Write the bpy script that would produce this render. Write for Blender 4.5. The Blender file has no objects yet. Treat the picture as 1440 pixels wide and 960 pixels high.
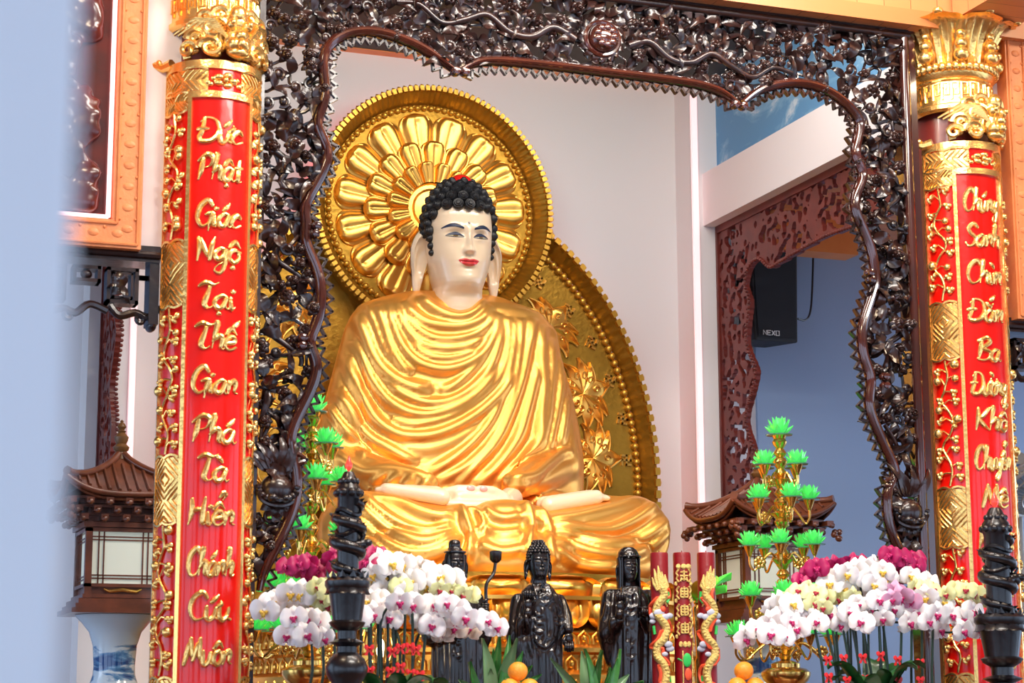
import bpy, bmesh, math, random
import numpy as np
from mathutils import Vector, Matrix, Euler, noise
random.seed(7)
PI = math.pi
SC = bpy.context.scene
COL = SC.collection
# ------------------------------------------------------------------ camera
EYE = Vector((0.0, 0.0, 1.6))
FPX = 2830.0
YAW, PITCH, ROLL = math.radians(20.3), math.radians(10.45), math.radians(-0.2)
_f = Vector((math.sin(YAW)*math.cos(PITCH), math.cos(YAW)*math.cos(PITCH), math.sin(PITCH)))
_r0 = Vector((math.cos(YAW), -math.sin(YAW), 0))
_u0 = _r0.cross(_f)
_r = _r0*math.cos(ROLL) + _u0*math.sin(ROLL)
_u = -_r0*math.sin(ROLL) + _u0*math.cos(ROLL)
def ray(px, py):
    return _f*FPX + _r*(px-720) - _u*(py-480)
def at(px, py, Y):
    d = ray(px, py); return EYE + d*(Y/d.y)
def atX(px, py, X):
    d = ray(px, py); return EYE + d*(X/d.x)
def atZ(px, py, Z):
    d = ray(px, py); return EYE + d*((Z-EYE.z)/d.z)
def proj(P):
    P = np.asarray(P, float).reshape(-1, 3) - np.array(EYE)
    z = P @ np.array(_f)
    return np.stack([720 + FPX*(P @ np.array(_r))/z, 480 - FPX*(P @ np.array(_u))/z], 1)
cam_d = bpy.data.cameras.new('camera'); cam = bpy.data.objects.new('camera', cam_d); COL.objects.link(cam)
cam_d.sensor_width = 36; cam_d.lens = FPX/1440*36
cam_d.clip_start = 0.05; cam_d.clip_end = 200
M = Matrix((( _r.x, _u.x, -_f.x, EYE.x), (_r.y, _u.y, -_f.y, EYE.y), (_r.z, _u.z, -_f.z, EYE.z), (0,0,0,1)))
cam.matrix_world = M
cam_d.dof.use_dof = True; cam_d.dof.focus_distance = 12.6; cam_d.dof.aperture_fstop = 4.0
SC.camera = cam
# ------------------------------------------------------------------ mesh helpers
class MB:
    """collects geometry, then becomes ONE mesh object"""
    def __init__(s): s.v = []; s.f = []; s.mi = []; s.m = 0
    def add(s, vs, fs):
        o = len(s.v); s.v.extend([tuple(p) for p in vs])
        for f in fs: s.f.append(tuple(i+o for i in f)); s.mi.append(s.m)
        return s
    def box(s, x0, y0, z0, x1, y1, z1):
        vs = [(x,y,z) for x in (x0,x1) for y in (y0,y1) for z in (z0,z1)]
        return s.add(vs, [(0,1,3,2),(4,6,7,5),(0,4,5,1),(2,3,7,6),(0,2,6,4),(1,5,7,3)])
    def obox(s, c, ax, ay, az):
        c = Vector(c); ax, ay, az = Vector(ax), Vector(ay), Vector(az)
        vs = [c+ax*i+ay*j+az*k for i in (-1,1) for j in (-1,1) for k in (-1,1)]
        return s.add(vs, [(0,1,3,2),(4,6,7,5),(0,4,5,1),(2,3,7,6),(0,2,6,4),(1,5,7,3)])
    def grid(s, P, closed_u=False, closed_v=False, flip=False):
        """P[i][j] points"""
        n, m = len(P), len(P[0]); vs = [p for r in P for p in r]; fs = []
        for i in range(n if closed_u else n-1):
            for j in range(m if closed_v else m-1):
                a, b = i*m+j, ((i+1)%n)*m+j; c, d = ((i+1)%n)*m+(j+1)%m, i*m+(j+1)%m
                fs.append((a,d,c,b) if flip else (a,b,c,d))
        return s.add(vs, fs)
    def tube(s, pts, r, seg=8, caps=True, flat=None, up=None):
        """r: number or list; flat: (sx, sy) section squash with up vector"""
        pts = [Vector(p) for p in pts]; n = len(pts)
        rs = r if isinstance(r, (list, tuple)) else [r]*n
        rings = []; pn = None
        for i, p in enumerate(pts):
            t = (pts[min(i+1,n-1)] - pts[max(i-1,0)])
            if t.length < 1e-9: t = Vector((0,0,1))
            t.normalize()
            if up is not None:
                nn = Vector(up) - t*Vector(up).dot(t)
                if nn.length < 1e-6: nn = t.orthogonal()
            elif pn is None: nn = t.orthogonal()
            else:
                nn = pn - t*pn.dot(t)
                if nn.length < 1e-6: nn = t.orthogonal()
            nn.normalize(); pn = nn; b = t.cross(nn)
            sx, sy = flat if flat else (1, 1)
            rings.append([p + nn*(math.cos(2*PI*k/seg)*rs[i]*sy) + b*(math.sin(2*PI*k/seg)*rs[i]*sx) for k in range(seg)])
        o = len(s.v); s.grid(rings, closed_v=True, flip=True)
        if caps:
            s.f.append(tuple(o+k for k in range(seg))); s.mi.append(s.m)
            s.f.append(tuple(o+(n-1)*seg+k for k in reversed(range(seg)))); s.mi.append(s.m)
        return s
    def lathe(s, prof, c=(0,0,0), seg=24, axis=None, caps=True):
        """prof: list of (r, z)"""
        c = Vector(c)
        if axis is None: X, Y, Z = Vector((1,0,0)), Vector((0,1,0)), Vector((0,0,1))
        else:
            Z = Vector(axis).normalized(); X = Z.orthogonal().normalized(); Y = Z.cross(X)
        o = len(s.v)
        s.grid([[c + X*(max(r,1e-4)*math.cos(2*PI*k/seg)) + Y*(max(r,1e-4)*math.sin(2*PI*k/seg)) + Z*z for k in range(seg)] for r, z in prof], closed_v=True, flip=True)
        if caps:
            n = len(prof)
            s.f.append(tuple(o+k for k in reversed(range(seg)))); s.mi.append(s.m)
            s.f.append(tuple(o+(n-1)*seg+k for k in range(seg))); s.mi.append(s.m)
        return s
    def ell(s, c, r, seg=12, rings=8, rot=None):
        c = Vector(c)
        if not isinstance(r, (list, tuple)): r = (r, r, r)
        rows = []
        for i in range(rings+1):
            a = PI*i/rings
            row = []
            for k in range(seg):
                p = Vector((r[0]*math.sin(a)*math.cos(2*PI*k/seg), r[1]*math.sin(a)*math.sin(2*PI*k/seg), r[2]*math.cos(a)))
                if rot is not None: p = rot @ p
                row.append(c+p)
            rows.append(row)
        o = len(s.v)
        vs = [rows[0][0]] + [p for r_ in rows[1:-1] for p in r_] + [rows[-1][0]]
        fs = []
        for k in range(seg): fs.append((0, 1+k, 1+(k+1)%seg))
        for i in range(rings-2):
            for k in range(seg):
                a, b = 1+i*seg+k, 1+(i+1)*seg+k
                fs.append((a, b, 1+(i+1)*seg+(k+1)%seg, 1+i*seg+(k+1)%seg))
        L = len(vs)-1; b0 = 1+(rings-2)*seg
        for k in range(seg): fs.append((L, b0+(k+1)%seg, b0+k))
        return s.add(vs, fs)
    def prism(s, poly, d):
        """poly: list of 3d points (planar), extruded by vector d"""
        d = Vector(d); n = len(poly); P = [Vector(p) for p in poly]
        return s.add(P + [p+d for p in P], [tuple(range(n)), tuple(reversed(range(n, 2*n)))] + [(i, n+i, n+(i+1)%n, (i+1)%n) for i in range(n)])
    def xf(s, mat, start=0):
        for i in range(start, len(s.v)): s.v[i] = tuple(mat @ Vector(s.v[i]))
        return s
    def merge(s, o, mat=None):
        vs = o.v if mat is None else [mat @ Vector(p) for p in o.v]
        k = len(s.v); s.v.extend([tuple(p) for p in vs])
        for f, m in zip(o.f, o.mi): s.f.append(tuple(i+k for i in f)); s.mi.append(m)
        return s
    def mesh(s, name, mats, smooth=True, ang=42):
        me = bpy.data.meshes.new(name); me.from_pydata(s.v, [], s.f); 
        for m in (mats if isinstance(mats, (list, tuple)) else [mats]): me.materials.append(m)
        if len(me.materials) > 1: me.polygons.foreach_set('material_index', s.mi)
        bm = bmesh.new(); bm.from_mesh(me); bmesh.ops.recalc_face_normals(bm, faces=bm.faces); bm.to_mesh(me); bm.free()
        if smooth:
            me.polygons.foreach_set('use_smooth', [True]*len(me.polygons))
            if ang: me.set_sharp_from_angle(angle=math.radians(ang))
        me.update(); return me
    def build(s, name, mats, parent=None, smooth=True, ang=42, loc=None):
        """verts are in world space; re-based to the parent's (or own) origin"""
        base = wloc(parent) if parent is not None else (Vector(loc) if loc is not None else s.base())
        s.v = [(x-base.x, y-base.y, z-base.z) for x, y, z in s.v]
        o = bpy.data.objects.new(name, s.mesh(name, mats, smooth, ang)); COL.objects.link(o)
        if parent is not None: o.parent = parent
        else: o.location = base
        return o
    def base(s):
        a = np.array(s.v); lo, hi = a.min(0), a.max(0)
        return Vector(((lo[0]+hi[0])/2, (lo[1]+hi[1])/2, lo[2]))
def wloc(o):
    p = Vector((0,0,0))
    while o is not None: p += o.location; o = o.parent
    return p
def tag(o, label=None, cat=None, group=None, kind=None):
    if label: o['label'] = label
    if cat: o['category'] = cat
    if group: o['group'] = group
    if kind: o['kind'] = kind
    return o
def thing(name, label, cat, loc=(0,0,0), group=None):
    o = bpy.data.objects.new(name, None); COL.objects.link(o); o.location = loc; o.empty_display_size = .05
    return tag(o, label, cat, group)
def inst(name, me, parent, mat):
    """object sharing mesh me, placed by local matrix under parent"""
    o = bpy.data.objects.new(name, me); COL.objects.link(o); o.parent = parent; o.matrix_local = mat; return o
def struct(mb, name, mats, smooth=False, ang=42):
    o = mb.build(name, mats, smooth=smooth, ang=ang, loc=(0,0,0)); o['kind'] = 'structure'; return o
def copy_tree(o, parent=None):
    c = o.copy(); COL.objects.link(c)
    if parent is not None: c.parent = parent; c.matrix_parent_inverse = o.matrix_parent_inverse.copy()
    for ch in list(o.children): copy_tree(ch, c)
    return c
def cat_rom(pts, n=6, closed=False):
    P = [Vector(p) if len(p) == 3 else Vector((p[0], p[1], 0)) for p in pts]; out = []
    N = len(P)
    for i in range(N if closed else N-1):
        if closed: p0, p1, p2, p3 = P[(i-1)%N], P[i], P[(i+1)%N], P[(i+2)%N]
        else: p0, p1, p2, p3 = P[max(i-1,0)], P[i], P[i+1], P[min(i+2,N-1)]
        for k in range(n):
            t = k/n
            out.append(0.5*((2*p1) + (p2-p0)*t + (2*p0-5*p1+4*p2-p3)*t*t + (3*p1-p0-3*p2+p3)*t*t*t))
    if not closed: out.append(P[-1])
    return out
def remesh(mb, voxel, smooth=8, fac=.5):
    """union of overlapping solids -> (verts Nx3, faces)"""
    me = mb.mesh('tmp', [], smooth=False); o = bpy.data.objects.new('tmp', me); COL.objects.link(o)
    m = o.modifiers.new('r', 'REMESH'); m.mode = 'VOXEL'; m.voxel_size = voxel
    if smooth:
        m2 = o.modifiers.new('s', 'SMOOTH'); m2.factor = fac; m2.iterations = smooth
    dg = bpy.context.evaluated_depsgraph_get(); ev = o.evaluated_get(dg); em = ev.to_mesh()
    v = np.empty(len(em.vertices)*3, np.float32); em.vertices.foreach_get('co', v)
    nn = np.empty(len(em.vertices)*3, np.float32); em.vertices.foreach_get('normal', nn)
    f = [tuple(p.vertices) for p in em.polygons]
    ev.to_mesh_clear(); bpy.data.objects.remove(o); bpy.data.meshes.remove(me)
    return v.reshape(-1,3).astype(float), nn.reshape(-1,3).astype(float), f
def from_arrays(V, F):
    mb = MB(); mb.v = [tuple(p) for p in V]; mb.f = list(F); mb.mi = [0]*len(F); return mb
def seg_dist(Q, pl):
    """distance of 2d points Q to polyline pl and arc parameter 0..1"""
    Q = np.asarray(Q); best = np.full(len(Q), 1e9); par = np.zeros(len(Q))
    pl = np.asarray(pl, float); L = np.r_[0, np.cumsum(np.hypot(*(pl[1:]-pl[:-1]).T))]
    for i in range(len(pl)-1):
        a, b = pl[i], pl[i+1]; d = b-a; l2 = d@d
        if l2 < 1e-12: continue
        t = np.clip(((Q-a)@d)/l2, 0, 1); dd = np.hypot(*(Q-(a+t[:,None]*d)).T)
        m = dd < best; best[m] = dd[m]; par[m] = ((L[i]+t*math.sqrt(l2))/L[-1])[m]
    return best, par
# ------------------------------------------------------------------ materials
def mat(name, col, rough=.5, metal=0., emit=None, es=0., bump=0., bscale=40., coat=0., trans=0., sss=0., var=None, vscale=6., spec=None, alpha=None):
    m = bpy.data.materials.new(name); m.use_nodes = True; nt = m.node_tree; b = nt.nodes['Principled BSDF']
    b.inputs['Base Color'].default_value = (*col, 1); b.inputs['Roughness'].default_value = rough; b.inputs['Metallic'].default_value = metal
    if emit: b.inputs['Emission Color'].default_value = (*emit, 1); b.inputs['Emission Strength'].default_value = es
    if coat: b.inputs['Coat Weight'].default_value = coat; b.inputs['Coat Roughness'].default_value = .06
    if trans: b.inputs['Transmission Weight'].default_value = trans
    if sss: b.inputs['Subsurface Weight'].default_value = sss; b.inputs['Subsurface Radius'].default_value = (.05,.03,.02)
    if spec is not None: b.inputs['Specular IOR Level'].default_value = spec
    tc = nt.nodes.new('ShaderNodeTexCoord')
    if var:
        n = nt.nodes.new('ShaderNodeTexNoise'); n.inputs['Scale'].default_value = vscale; n.inputs['Detail'].default_value = 5
        nt.links.new(tc.outputs['Object'], n.inputs['Vector'])
        r = nt.nodes.new('ShaderNodeValToRGB'); r.color_ramp.elements[0].position = .35; r.color_ramp.elements[1].position = .65
        r.color_ramp.elements[0].color = (*col, 1); r.color_ramp.elements[1].color = (*var, 1)
        nt.links.new(n.outputs['Fac'], r.inputs['Fac']); nt.links.new(r.outputs['Color'], b.inputs['Base Color'])
    if bump:
        n = nt.nodes.new('ShaderNodeTexNoise'); n.inputs['Scale'].default_value = bscale; n.inputs['Detail'].default_value = 4
        nt.links.new(tc.outputs['Object'], n.inputs['Vector'])
        bp = nt.nodes.new('ShaderNodeBump'); bp.inputs['Strength'].default_value = bump; bp.inputs['Distance'].default_value = .02
        nt.links.new(n.outputs['Fac'], bp.inputs['Height']); nt.links.new(bp.outputs['Normal'], b.inputs['Normal'])
    return m
def planks(name, c1, c2, scale, axis='X', rough=.35):
    """boards: stripes across one object axis with dark seams and grain"""
    m = bpy.data.materials.new(name); m.use_nodes = True; nt = m.node_tree; N = nt.nodes; L = nt.links; b = N['Principled BSDF']
    tc = N.new('ShaderNodeTexCoord'); sp = N.new('ShaderNodeSeparateXYZ'); L.new(tc.outputs['Object'], sp.inputs[0])
    mu = N.new('ShaderNodeMath'); mu.operation = 'MULTIPLY'; mu.inputs[1].default_value = scale; L.new(sp.outputs[axis], mu.inputs[0])
    fr = N.new('ShaderNodeMath'); fr.operation = 'FRACT'; L.new(mu.outputs[0], fr.inputs[0])
    fl = N.new('ShaderNodeMath'); fl.operation = 'FLOOR'; L.new(mu.outputs[0], fl.inputs[0])
    wn = N.new('ShaderNodeTexWhiteNoise'); wn.noise_dimensions = '1D'; L.new(fl.outputs[0], wn.inputs['W'])
    mx = N.new('ShaderNodeMix'); mx.data_type = 'RGBA'; mx.inputs[6].default_value = (*c1, 1); mx.inputs[7].default_value = (*c2, 1); L.new(wn.outputs['Value'], mx.inputs[0])
    gt = N.new('ShaderNodeMath'); gt.operation = 'GREATER_THAN'; gt.inputs[1].default_value = .975; L.new(fr.outputs[0], gt.inputs[0])
    mx2 = N.new('ShaderNodeMix'); mx2.data_type = 'RGBA'; mx2.inputs[7].default_value = (c1[0]*.35, c1[1]*.3, c1[2]*.25, 1)
    L.new(gt.outputs[0], mx2.inputs[0]); L.new(mx.outputs[2], mx2.inputs[6]); L.new(mx2.outputs[2], b.inputs['Base Color'])
    b.inputs['Roughness'].default_value = rough
    return m
GOLD  = mat('polished_gold', (.96,.51,.10), .3, .92, bump=.10, bscale=9)
GOLDR = mat('robe_gold', (1.0,.50,.11), .36, .80, bump=.08, bscale=5, var=(.95,.44,.085), vscale=3)
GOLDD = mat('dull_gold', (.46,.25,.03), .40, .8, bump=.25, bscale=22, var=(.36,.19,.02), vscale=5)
GOLDM = mat('mid_gold', (.72,.40,.06), .36, .85, bump=.15, bscale=20)
GOLDL = mat('leaf_gold', (1.0,.63,.2), .25, .9, bump=.2, bscale=30)
BRASS = mat('brass', (.85,.52,.14), .2, .95)
LACQ  = mat('dark_lacquer', (.010,.006,.007), .28, 0, coat=.32, bump=.12, bscale=25, var=(.030,.010,.007), vscale=7)
LACQB = mat('brown_lacquer', (.06,.012,.007), .16, 0, coat=.9, var=(.03,.008,.006), vscale=5)
BLACK = mat('black_lacquer', (.006,.005,.007), .3, 0, coat=.2, bump=.08, bscale=30)
STAT  = mat('black_statue', (.003,.003,.005), .26, .0, coat=.4, var=(.012,.006,.005), vscale=9)
REDL  = mat('red_lacquer', (.74,.007,.003), .22, 0, coat=.5, bump=.10, bscale=9, spec=.3)
MAROON= mat('maroon_paint', (.17,.022,.017), .3, 0, coat=.4)
REDW  = mat('red_wood', (.16,.022,.014), .4, 0, var=(.11,.016,.012), vscale=8)
WALLW = mat('wall_white', (.80,.78,.79), .75, bump=.04, bscale=3)
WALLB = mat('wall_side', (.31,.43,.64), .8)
SKIN  = mat('painted_skin', (.80,.61,.41), .3, 0, sss=.08, coat=.35)
HAIR  = mat('hair_black', (.006,.006,.008), .5)
LIP   = mat('lip_red', (.66,.055,.06), .3, coat=.4)
NAVY  = mat('brow_navy', (.012,.02,.055), .4)
EYEW  = mat('eye_white', (.42,.37,.26), .3, coat=.5)
EYEI  = mat('eye_iris', (.12,.07,.015), .2, coat=.6)
REDJ  = mat('red_jewel', (.72,.015,.012), .12, coat=.8)
ORWOOD= mat('orange_wood', (.85,.30,.08), .4, var=(.78,.25,.06), vscale=4)
# ------------------------------------------------------------------ room
YF, YB = 10.0, 13.6
XL, XR = 2.02, 6.56             # side screens of the altar bay
FLOORM = mat('floor_tile', (.25,.14,.09), .15, coat=.5)
CEILO = planks('ceiling_boards', (.62,.22,.075), (.70,.27,.10), 5.5, 'X')
CEILY = planks('ceiling_boards_depth', (.62,.22,.075), (.70,.27,.10), 6.0, 'Y')
TRIMW = mat('trim_wood', (.55,.19,.06), .4)
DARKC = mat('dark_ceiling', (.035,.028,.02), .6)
struct(MB().box(-7,-7,-.1,16,15,0), 'floor', FLOORM)
struct(MB().box(-7,YB,0,16,YB+.2,7.2), 'wall_back', WALLW)
# hall ceiling in front of the altar, bay ceiling behind the screen
struct(MB().box(-7,-8,6.5,16,9.8,6.7), 'ceiling', CEILO)
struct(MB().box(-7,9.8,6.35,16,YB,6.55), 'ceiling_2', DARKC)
z_b = at(1250,40,9.95).z        # underside of the fascia over the screen
struct(MB().box(-7,9.86,z_b,16,10.1,6.52), 'trim_1', CEILO)
struct(MB().box(-7,9.83,z_b-.005,16,9.86,z_b+.09), 'trim_2', TRIMW)
# beam that runs from the right pillar towards the hall
pb = at(1340,28,9.83); xb = pb.x
struct(MB().box(xb,-3,pb.z,xb+.42,9.83,6.5), 'trim_3', CEILY)
# cornice along the top of the back wall
zc = at(625,73,YB-.1).z
struct(MB().box(XL-.3,YB-.1,zc-.05,at(945,104,YB-.1).x,YB,zc+.05), 'trim_4', ORWOOD)
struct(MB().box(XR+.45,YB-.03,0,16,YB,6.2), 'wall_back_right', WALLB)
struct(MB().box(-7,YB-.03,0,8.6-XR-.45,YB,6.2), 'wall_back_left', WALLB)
# pilasters at both back corners
pxl = at(975,300,13.3).x
struct(MB().box(pxl,13.3,0,XR+.1,YB,6.4), 'wall_right_pier', WALLW)
struct(MB().box(XL-.1,13.3,0,2*4.3-pxl,YB,6.4), 'wall_left_pier', WALLW)
# side walls above the screens: beam and painted frieze
p1 = at(989,318,13.3); p2 = at(989,245,13.3)
BX = p1.x
MURAL = bpy.data.materials.new('sky_mural'); MURAL.use_nodes = True
def _mural():
    nt = MURAL.node_tree; N = nt.nodes; L = nt.links; b = N['Principled BSDF']; tc = N.new('ShaderNodeTexCoord')
    mp = N.new('ShaderNodeMapping'); mp.inputs['Scale'].default_value = (1, .9, 2.2); L.new(tc.outputs['Object'], mp.inputs[0])
    n = N.new('ShaderNodeTexNoise'); n.inputs['Scale'].default_value = 1.9; n.inputs['Detail'].default_value = 9; n.inputs['Roughness'].default_value = .62; n.inputs['Distortion'].default_value = .9
    L.new(mp.outputs[0], n.inputs['Vector'])
    r = N.new('ShaderNodeValToRGB'); e = r.color_ramp.elements
    e[0].position = .52; e[0].color = (.12,.30,.52,1); e[1].position = .72; e[1].color = (.72,.77,.80,1)
    x = e.new(.60); x.color = (.20,.40,.60,1)
    L.new(n.outputs['Fac'], r.inputs[0]); L.new(r.outputs[0], b.inputs['Base Color']); b.inputs['Roughness'].default_value = .7
_mural()
struct(MB().box(XR+.02,10.3,p1.z+.1,XR+.3,13.3,6.4), 'wall_right', MURAL)
BEAMM = mat('beam_paint', (.80,.74,.74), .6)
GREENP = mat('green_paint', (.10,.30,.14), .6)
struct(MB().box(BX,10.25,p1.z,XR+.05,13.3,p2.z), 'trim_5', BEAMM)
struct(MB().box(8.6-XR-.3,10.3,p1.z+.1,8.6-XR-.02,13.3,6.4), 'wall_left', MURAL)
struct(MB().box(8.6-XR-.05,10.25,p1.z,8.6-BX,13.3,p2.z), 'trim_6', BEAMM)
# front wall strips beside the pillars (white), above the side passages
zr = at(1410,452,10.1).z
struct(MB().box(6.5,10.0,zr,16,10.2,6.5), 'wall_front_right', WALLW)
zl = at(215,354,10.1).z
struct(MB().box(-7,10.0,zl,2.0,10.2,6.5), 'wall_front_left', WALLW)
# side room ceilings (orange boards seen through the openings) and far walls
zs = at(1150,350,13.0).z
struct(MB().box(XR+.3,10.2,zs+.25,16,YB,zs+.4), 'ceiling_3', CEILY)
struct(MB().box(XR+.32,13.0,zs-.02,7.6,13.2,zs+.3), 'trim_7', ORWOOD)
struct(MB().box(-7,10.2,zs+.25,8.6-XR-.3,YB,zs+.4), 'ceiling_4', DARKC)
# the rest of the hall: piers and lintels between tall open doors
HALLW = mat('hall_wall', (.42,.36,.33), .7)
rw = MB()
for a, b in ((-7,-5.6),(-2.0,-1.0),(2.9,3.9),(7.8,8.8),(12.8,16)): rw.box(a,-8.2,0,b,-8,6.5)
rw.box(-7,-8.2,5.3,16,-8,6.5); struct(rw, 'wall_rear', HALLW)
for nm, x in (('wall_left_hall',-7.2),('wall_right_hall',16)):
    sw = MB()
    for a, b in ((-8,-7.2),(-3.0,-2.2),(2.6,3.4),(8.4,10)): sw.box(x,a,0,x+.2,b,6.5)
    sw.box(x,-8,5.0,x+.2,10,6.5); struct(sw, nm, HALLW)
# near, out of focus door jamb at the left
JAMB = mat('jamb_paint', (.80,.91,1.0), .6)
xj = at(97,480,.9).x
jb = MB(); jb.box(xj-.5,.9,0,xj,1.05,3.2); struct(jb, 'wall_jamb', JAMB)
# ------------------------------------------------------------------ light
W = bpy.data.worlds.new('world'); SC.world = W; W.use_nodes = True
bg = W.node_tree.nodes['Background']; bg.inputs['Color'].default_value = (.58,.74,1.0,1); bg.inputs['Strength'].default_value = 2.5
def area(name, loc, to, sx, sy, power, col, spread=None):
    d = bpy.data.lights.new(name, 'AREA'); d.shape = 'RECTANGLE'; d.size = sx; d.size_y = sy; d.energy = power; d.color = col
    if spread: d.spread = math.radians(spread)
    o = bpy.data.objects.new(name, d); COL.objects.link(o); o.location = loc
    o.rotation_euler = (Vector(to)-Vector(loc)).to_track_quat('-Z','Y').to_euler(); return o
WARM = (1.0,.80,.55); NEUT = (1.0,.93,.84); COOL = (.72,.84,1.0)
area('ceiling_panel_lamp', (4.3,8.2,6.4), (4.3,12.4,3.2), 3.4, .5, 220, NEUT)
area('ceiling_panel_lamp', (0.8,7.6,6.4), (3.0,10.0,3.6), 1.0, .6, 80, WARM)
area('ceiling_panel_lamp', (8.0,7.6,6.4), (6.5,10.0,3.6), 1.0, .6, 70, WARM)
area('altar_fill', (4.2,5.6,6.3), (4.2,9.6,1.9), 2.6, .5, 90, NEUT, 100)  # added fill light without a fixture, brightens the orchids on the altar front
area('bay_lamp', (4.3,10.6,6.2), (4.3,13.2,3.0), 3.6, .25, 90, NEUT)
area('side_room_window', (10.5,12.0,3.0), (7.0,12.5,2.6), 2.0, 2.0, 25, COOL)
area('side_room_window', (-2.0,12.0,3.0), (2.0,12.6,2.6), 2.0, 2.0, 20, COOL)
# down-lights that wash the fascia near the right pillar
for x in (xb-.75, xb-.2, xb-2.6):
    d = bpy.data.lights.new('downlight', 'SPOT'); d.energy = 13; d.color = NEUT; d.spot_size = math.radians(95); d.spot_blend = .6; d.shadow_soft_size = .06
    o = bpy.data.objects.new('downlight', d); COL.objects.link(o); o.location = (x, 9.45, 6.45); o.rotation_euler = (math.radians(8),0,0)
SC.view_settings.view_transform = 'Standard'; SC.view_settings.look = 'None'; SC.view_settings.gamma = 1; SC.view_settings.exposure = 0.10
SC.view_settings.use_curve_mapping = False
SC.cycles.max_bounces = 7; SC.cycles.sample_clamp_indirect = 4.0
# ------------------------------------------------------------------ brush writing
GL = {
'a':([[(.85,.85),(.5,1),(.1,.7),(.05,.3),(.3,0),(.6,.2),(.85,.9),(.8,.3),(.95,0),(1.15,.15)]],1.1),
'c':([[(.8,.8),(.5,1),(.15,.7),(.1,.3),(.4,0),(.9,.25)]],.95),
'e':([[(.1,.45),(.7,.6),(.65,.95),(.35,1),(.08,.6),(.15,.15),(.5,0),(.9,.25)]],.95),
'g':([[(.8,.9),(.45,1),(.1,.6),(.3,.15),(.7,.4),(.85,.95),(.85,-.3),(.6,-.9),(.2,-.7),(.4,-.3),(1.1,.2)]],1.1),
'h':([[(.1,1.9),(.3,2),(.2,1),(.12,0)],[(.15,.6),(.5,1),(.75,.8),(.7,.2),(.85,0),(1.05,.15)]],1.0),
'i':([[(.1,.9),(.15,.3),(.3,0),(.5,.2)]],.5),
'm':([[(.05,.9),(.1,0)],[(.1,.6),(.35,1),(.45,.7),(.42,0)],[(.45,.6),(.7,1),(.85,.7),(.85,.15),(1.1,.1)]],1.1),
'n':([[(.05,.9),(.1,0)],[(.1,.6),(.45,1),(.65,.75),(.62,.2),(.9,.1)]],.9),
'o':([[(.5,1),(.15,.8),(.1,.3),(.45,0),(.8,.35),(.75,.8),(.45,1),(.95,.85)]],.95),
't':([[(.3,1.7),(.28,.6),(.35,.05),(.65,.1)],[(.0,1.05),(.65,1.15)]],.7),
'u':([[(.05,.95),(.08,.3),(.3,0),(.6,.3),(.7,.95),(.68,.25),(.95,.05)]],.95),
'y':([[(.05,.95),(.1,.4),(.35,.1),(.65,.5),(.72,.95),(.65,-.4),(.3,-.9),(.1,-.6),(.8,.1)]],.95),
'Đ':([[(.3,1.9),(.25,.9),(.1,.3),(.4,.05),(1.0,.2),(1.35,.9),(1.1,1.7),(.5,1.95),(.05,1.6)],[(-.05,1.0),(.7,1.05)]],1.5),
'P':([[(.35,1.8),(.3,.8),(.15,0)],[(0,1.5),(.6,2),(1.1,1.7),(.9,1.1),(.35,.9)]],1.15),
'G':([[(1.1,1.6),(.7,2),(.2,1.5),(.1,.6),(.5,0),(1.0,.3),(1.05,.9)],[(.7,.9),(1.2,.95),(1.05,.2),(1.0,-.4)]],1.3),
'N':([[(.05,1.8),(.2,1.2),(.15,0)],[(.2,1.7),(.6,.8),(.95,.1)],[(.95,.1),(1.0,1.2),(1.15,1.9)]],1.25),
'T':([[(-.1,1.7),(.3,1.95),(.8,1.8),(1.2,2.0)],[(.65,1.85),(.5,1),(.4,.3),(.7,0),(1.0,.2)]],1.1),
'H':([[(.1,1.9),(.2,1),(.05,0)],[(1.0,2),(.95,1),(1.0,.1),(1.25,.1)],[(.1,.9),(.6,1.15),(1.0,1.0)]],1.3),
'C':([[(1.1,1.6),(.75,2),(.25,1.6),(.1,.8),(.4,.05),(.9,.1),(1.2,.5)]],1.15),
'M':([[(0,0),(.2,1.2),(.3,1.9)],[(.3,1.9),(.55,.8),(.65,.3)],[(.65,.3),(.9,1.3),(1.05,1.9)],[(1.05,1.9),(1.15,.7),(1.4,.05)]],1.45),
'S':([[(1.05,1.7),(.65,2),(.25,1.6),(.5,1.1),(.95,.7),(.8,.15),(.35,0),(.05,.35)]],1.1),
'B':([[(.3,1.9),(.25,1),(.15,0)],[(.05,1.7),(.7,2),(1.0,1.6),(.4,1.05),(1.0,.8),(1.05,.25),(.5,0),(0,.2)]],1.2),
'K':([[(.15,1.9),(.2,1),(.1,0)],[(1.0,1.9),(.5,1.2),(.25,1.0)],[(.25,1.0),(.6,.5),(1.15,0)]],1.15)}
MK = {'/':[[(.35,1.3),(.8,1.85)]],'\\':[[(.15,1.8),(.55,1.35)]],'?':[[(.3,1.65),(.5,1.9),(.65,1.7),(.5,1.4)]],'.':[[(.4,-.42),(.52,-.38)]],
 '^':[[(.05,1.2),(.42,1.6),(.85,1.2)]],'v':[[(.1,1.6),(.45,1.3),(.8,1.6)]],'h':[[(.72,.9),(1.0,1.15),(.95,1.45)]],'i':[[(.2,1.35),(.26,1.45)]],
 'A':[[(.5,1.75),(.95,2.3)]],'Q':[[(.4,2.1),(.6,2.4),(.8,2.2),(.6,1.85)]],'V':[[(.5,1.9),(.95,2.35)]],'G':[[(.0,1.9),(.4,1.55)]]}
W_L = [['Đ','u','h/','c'] , ['P','h','a','^.','t'], ['G','i','a','/','c'], ['N','g','o','^.'], ['T','a','.','i'], ['T','h','e','^A'], ['G','i','a','n'],
       ['P','h','a','/'], ['T','a','\\'], ['H','i','e','^Q','n'], ['C','h','a','/','n','h'], ['C','u','h/','u'], ['M','u','o','^','n']]
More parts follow.
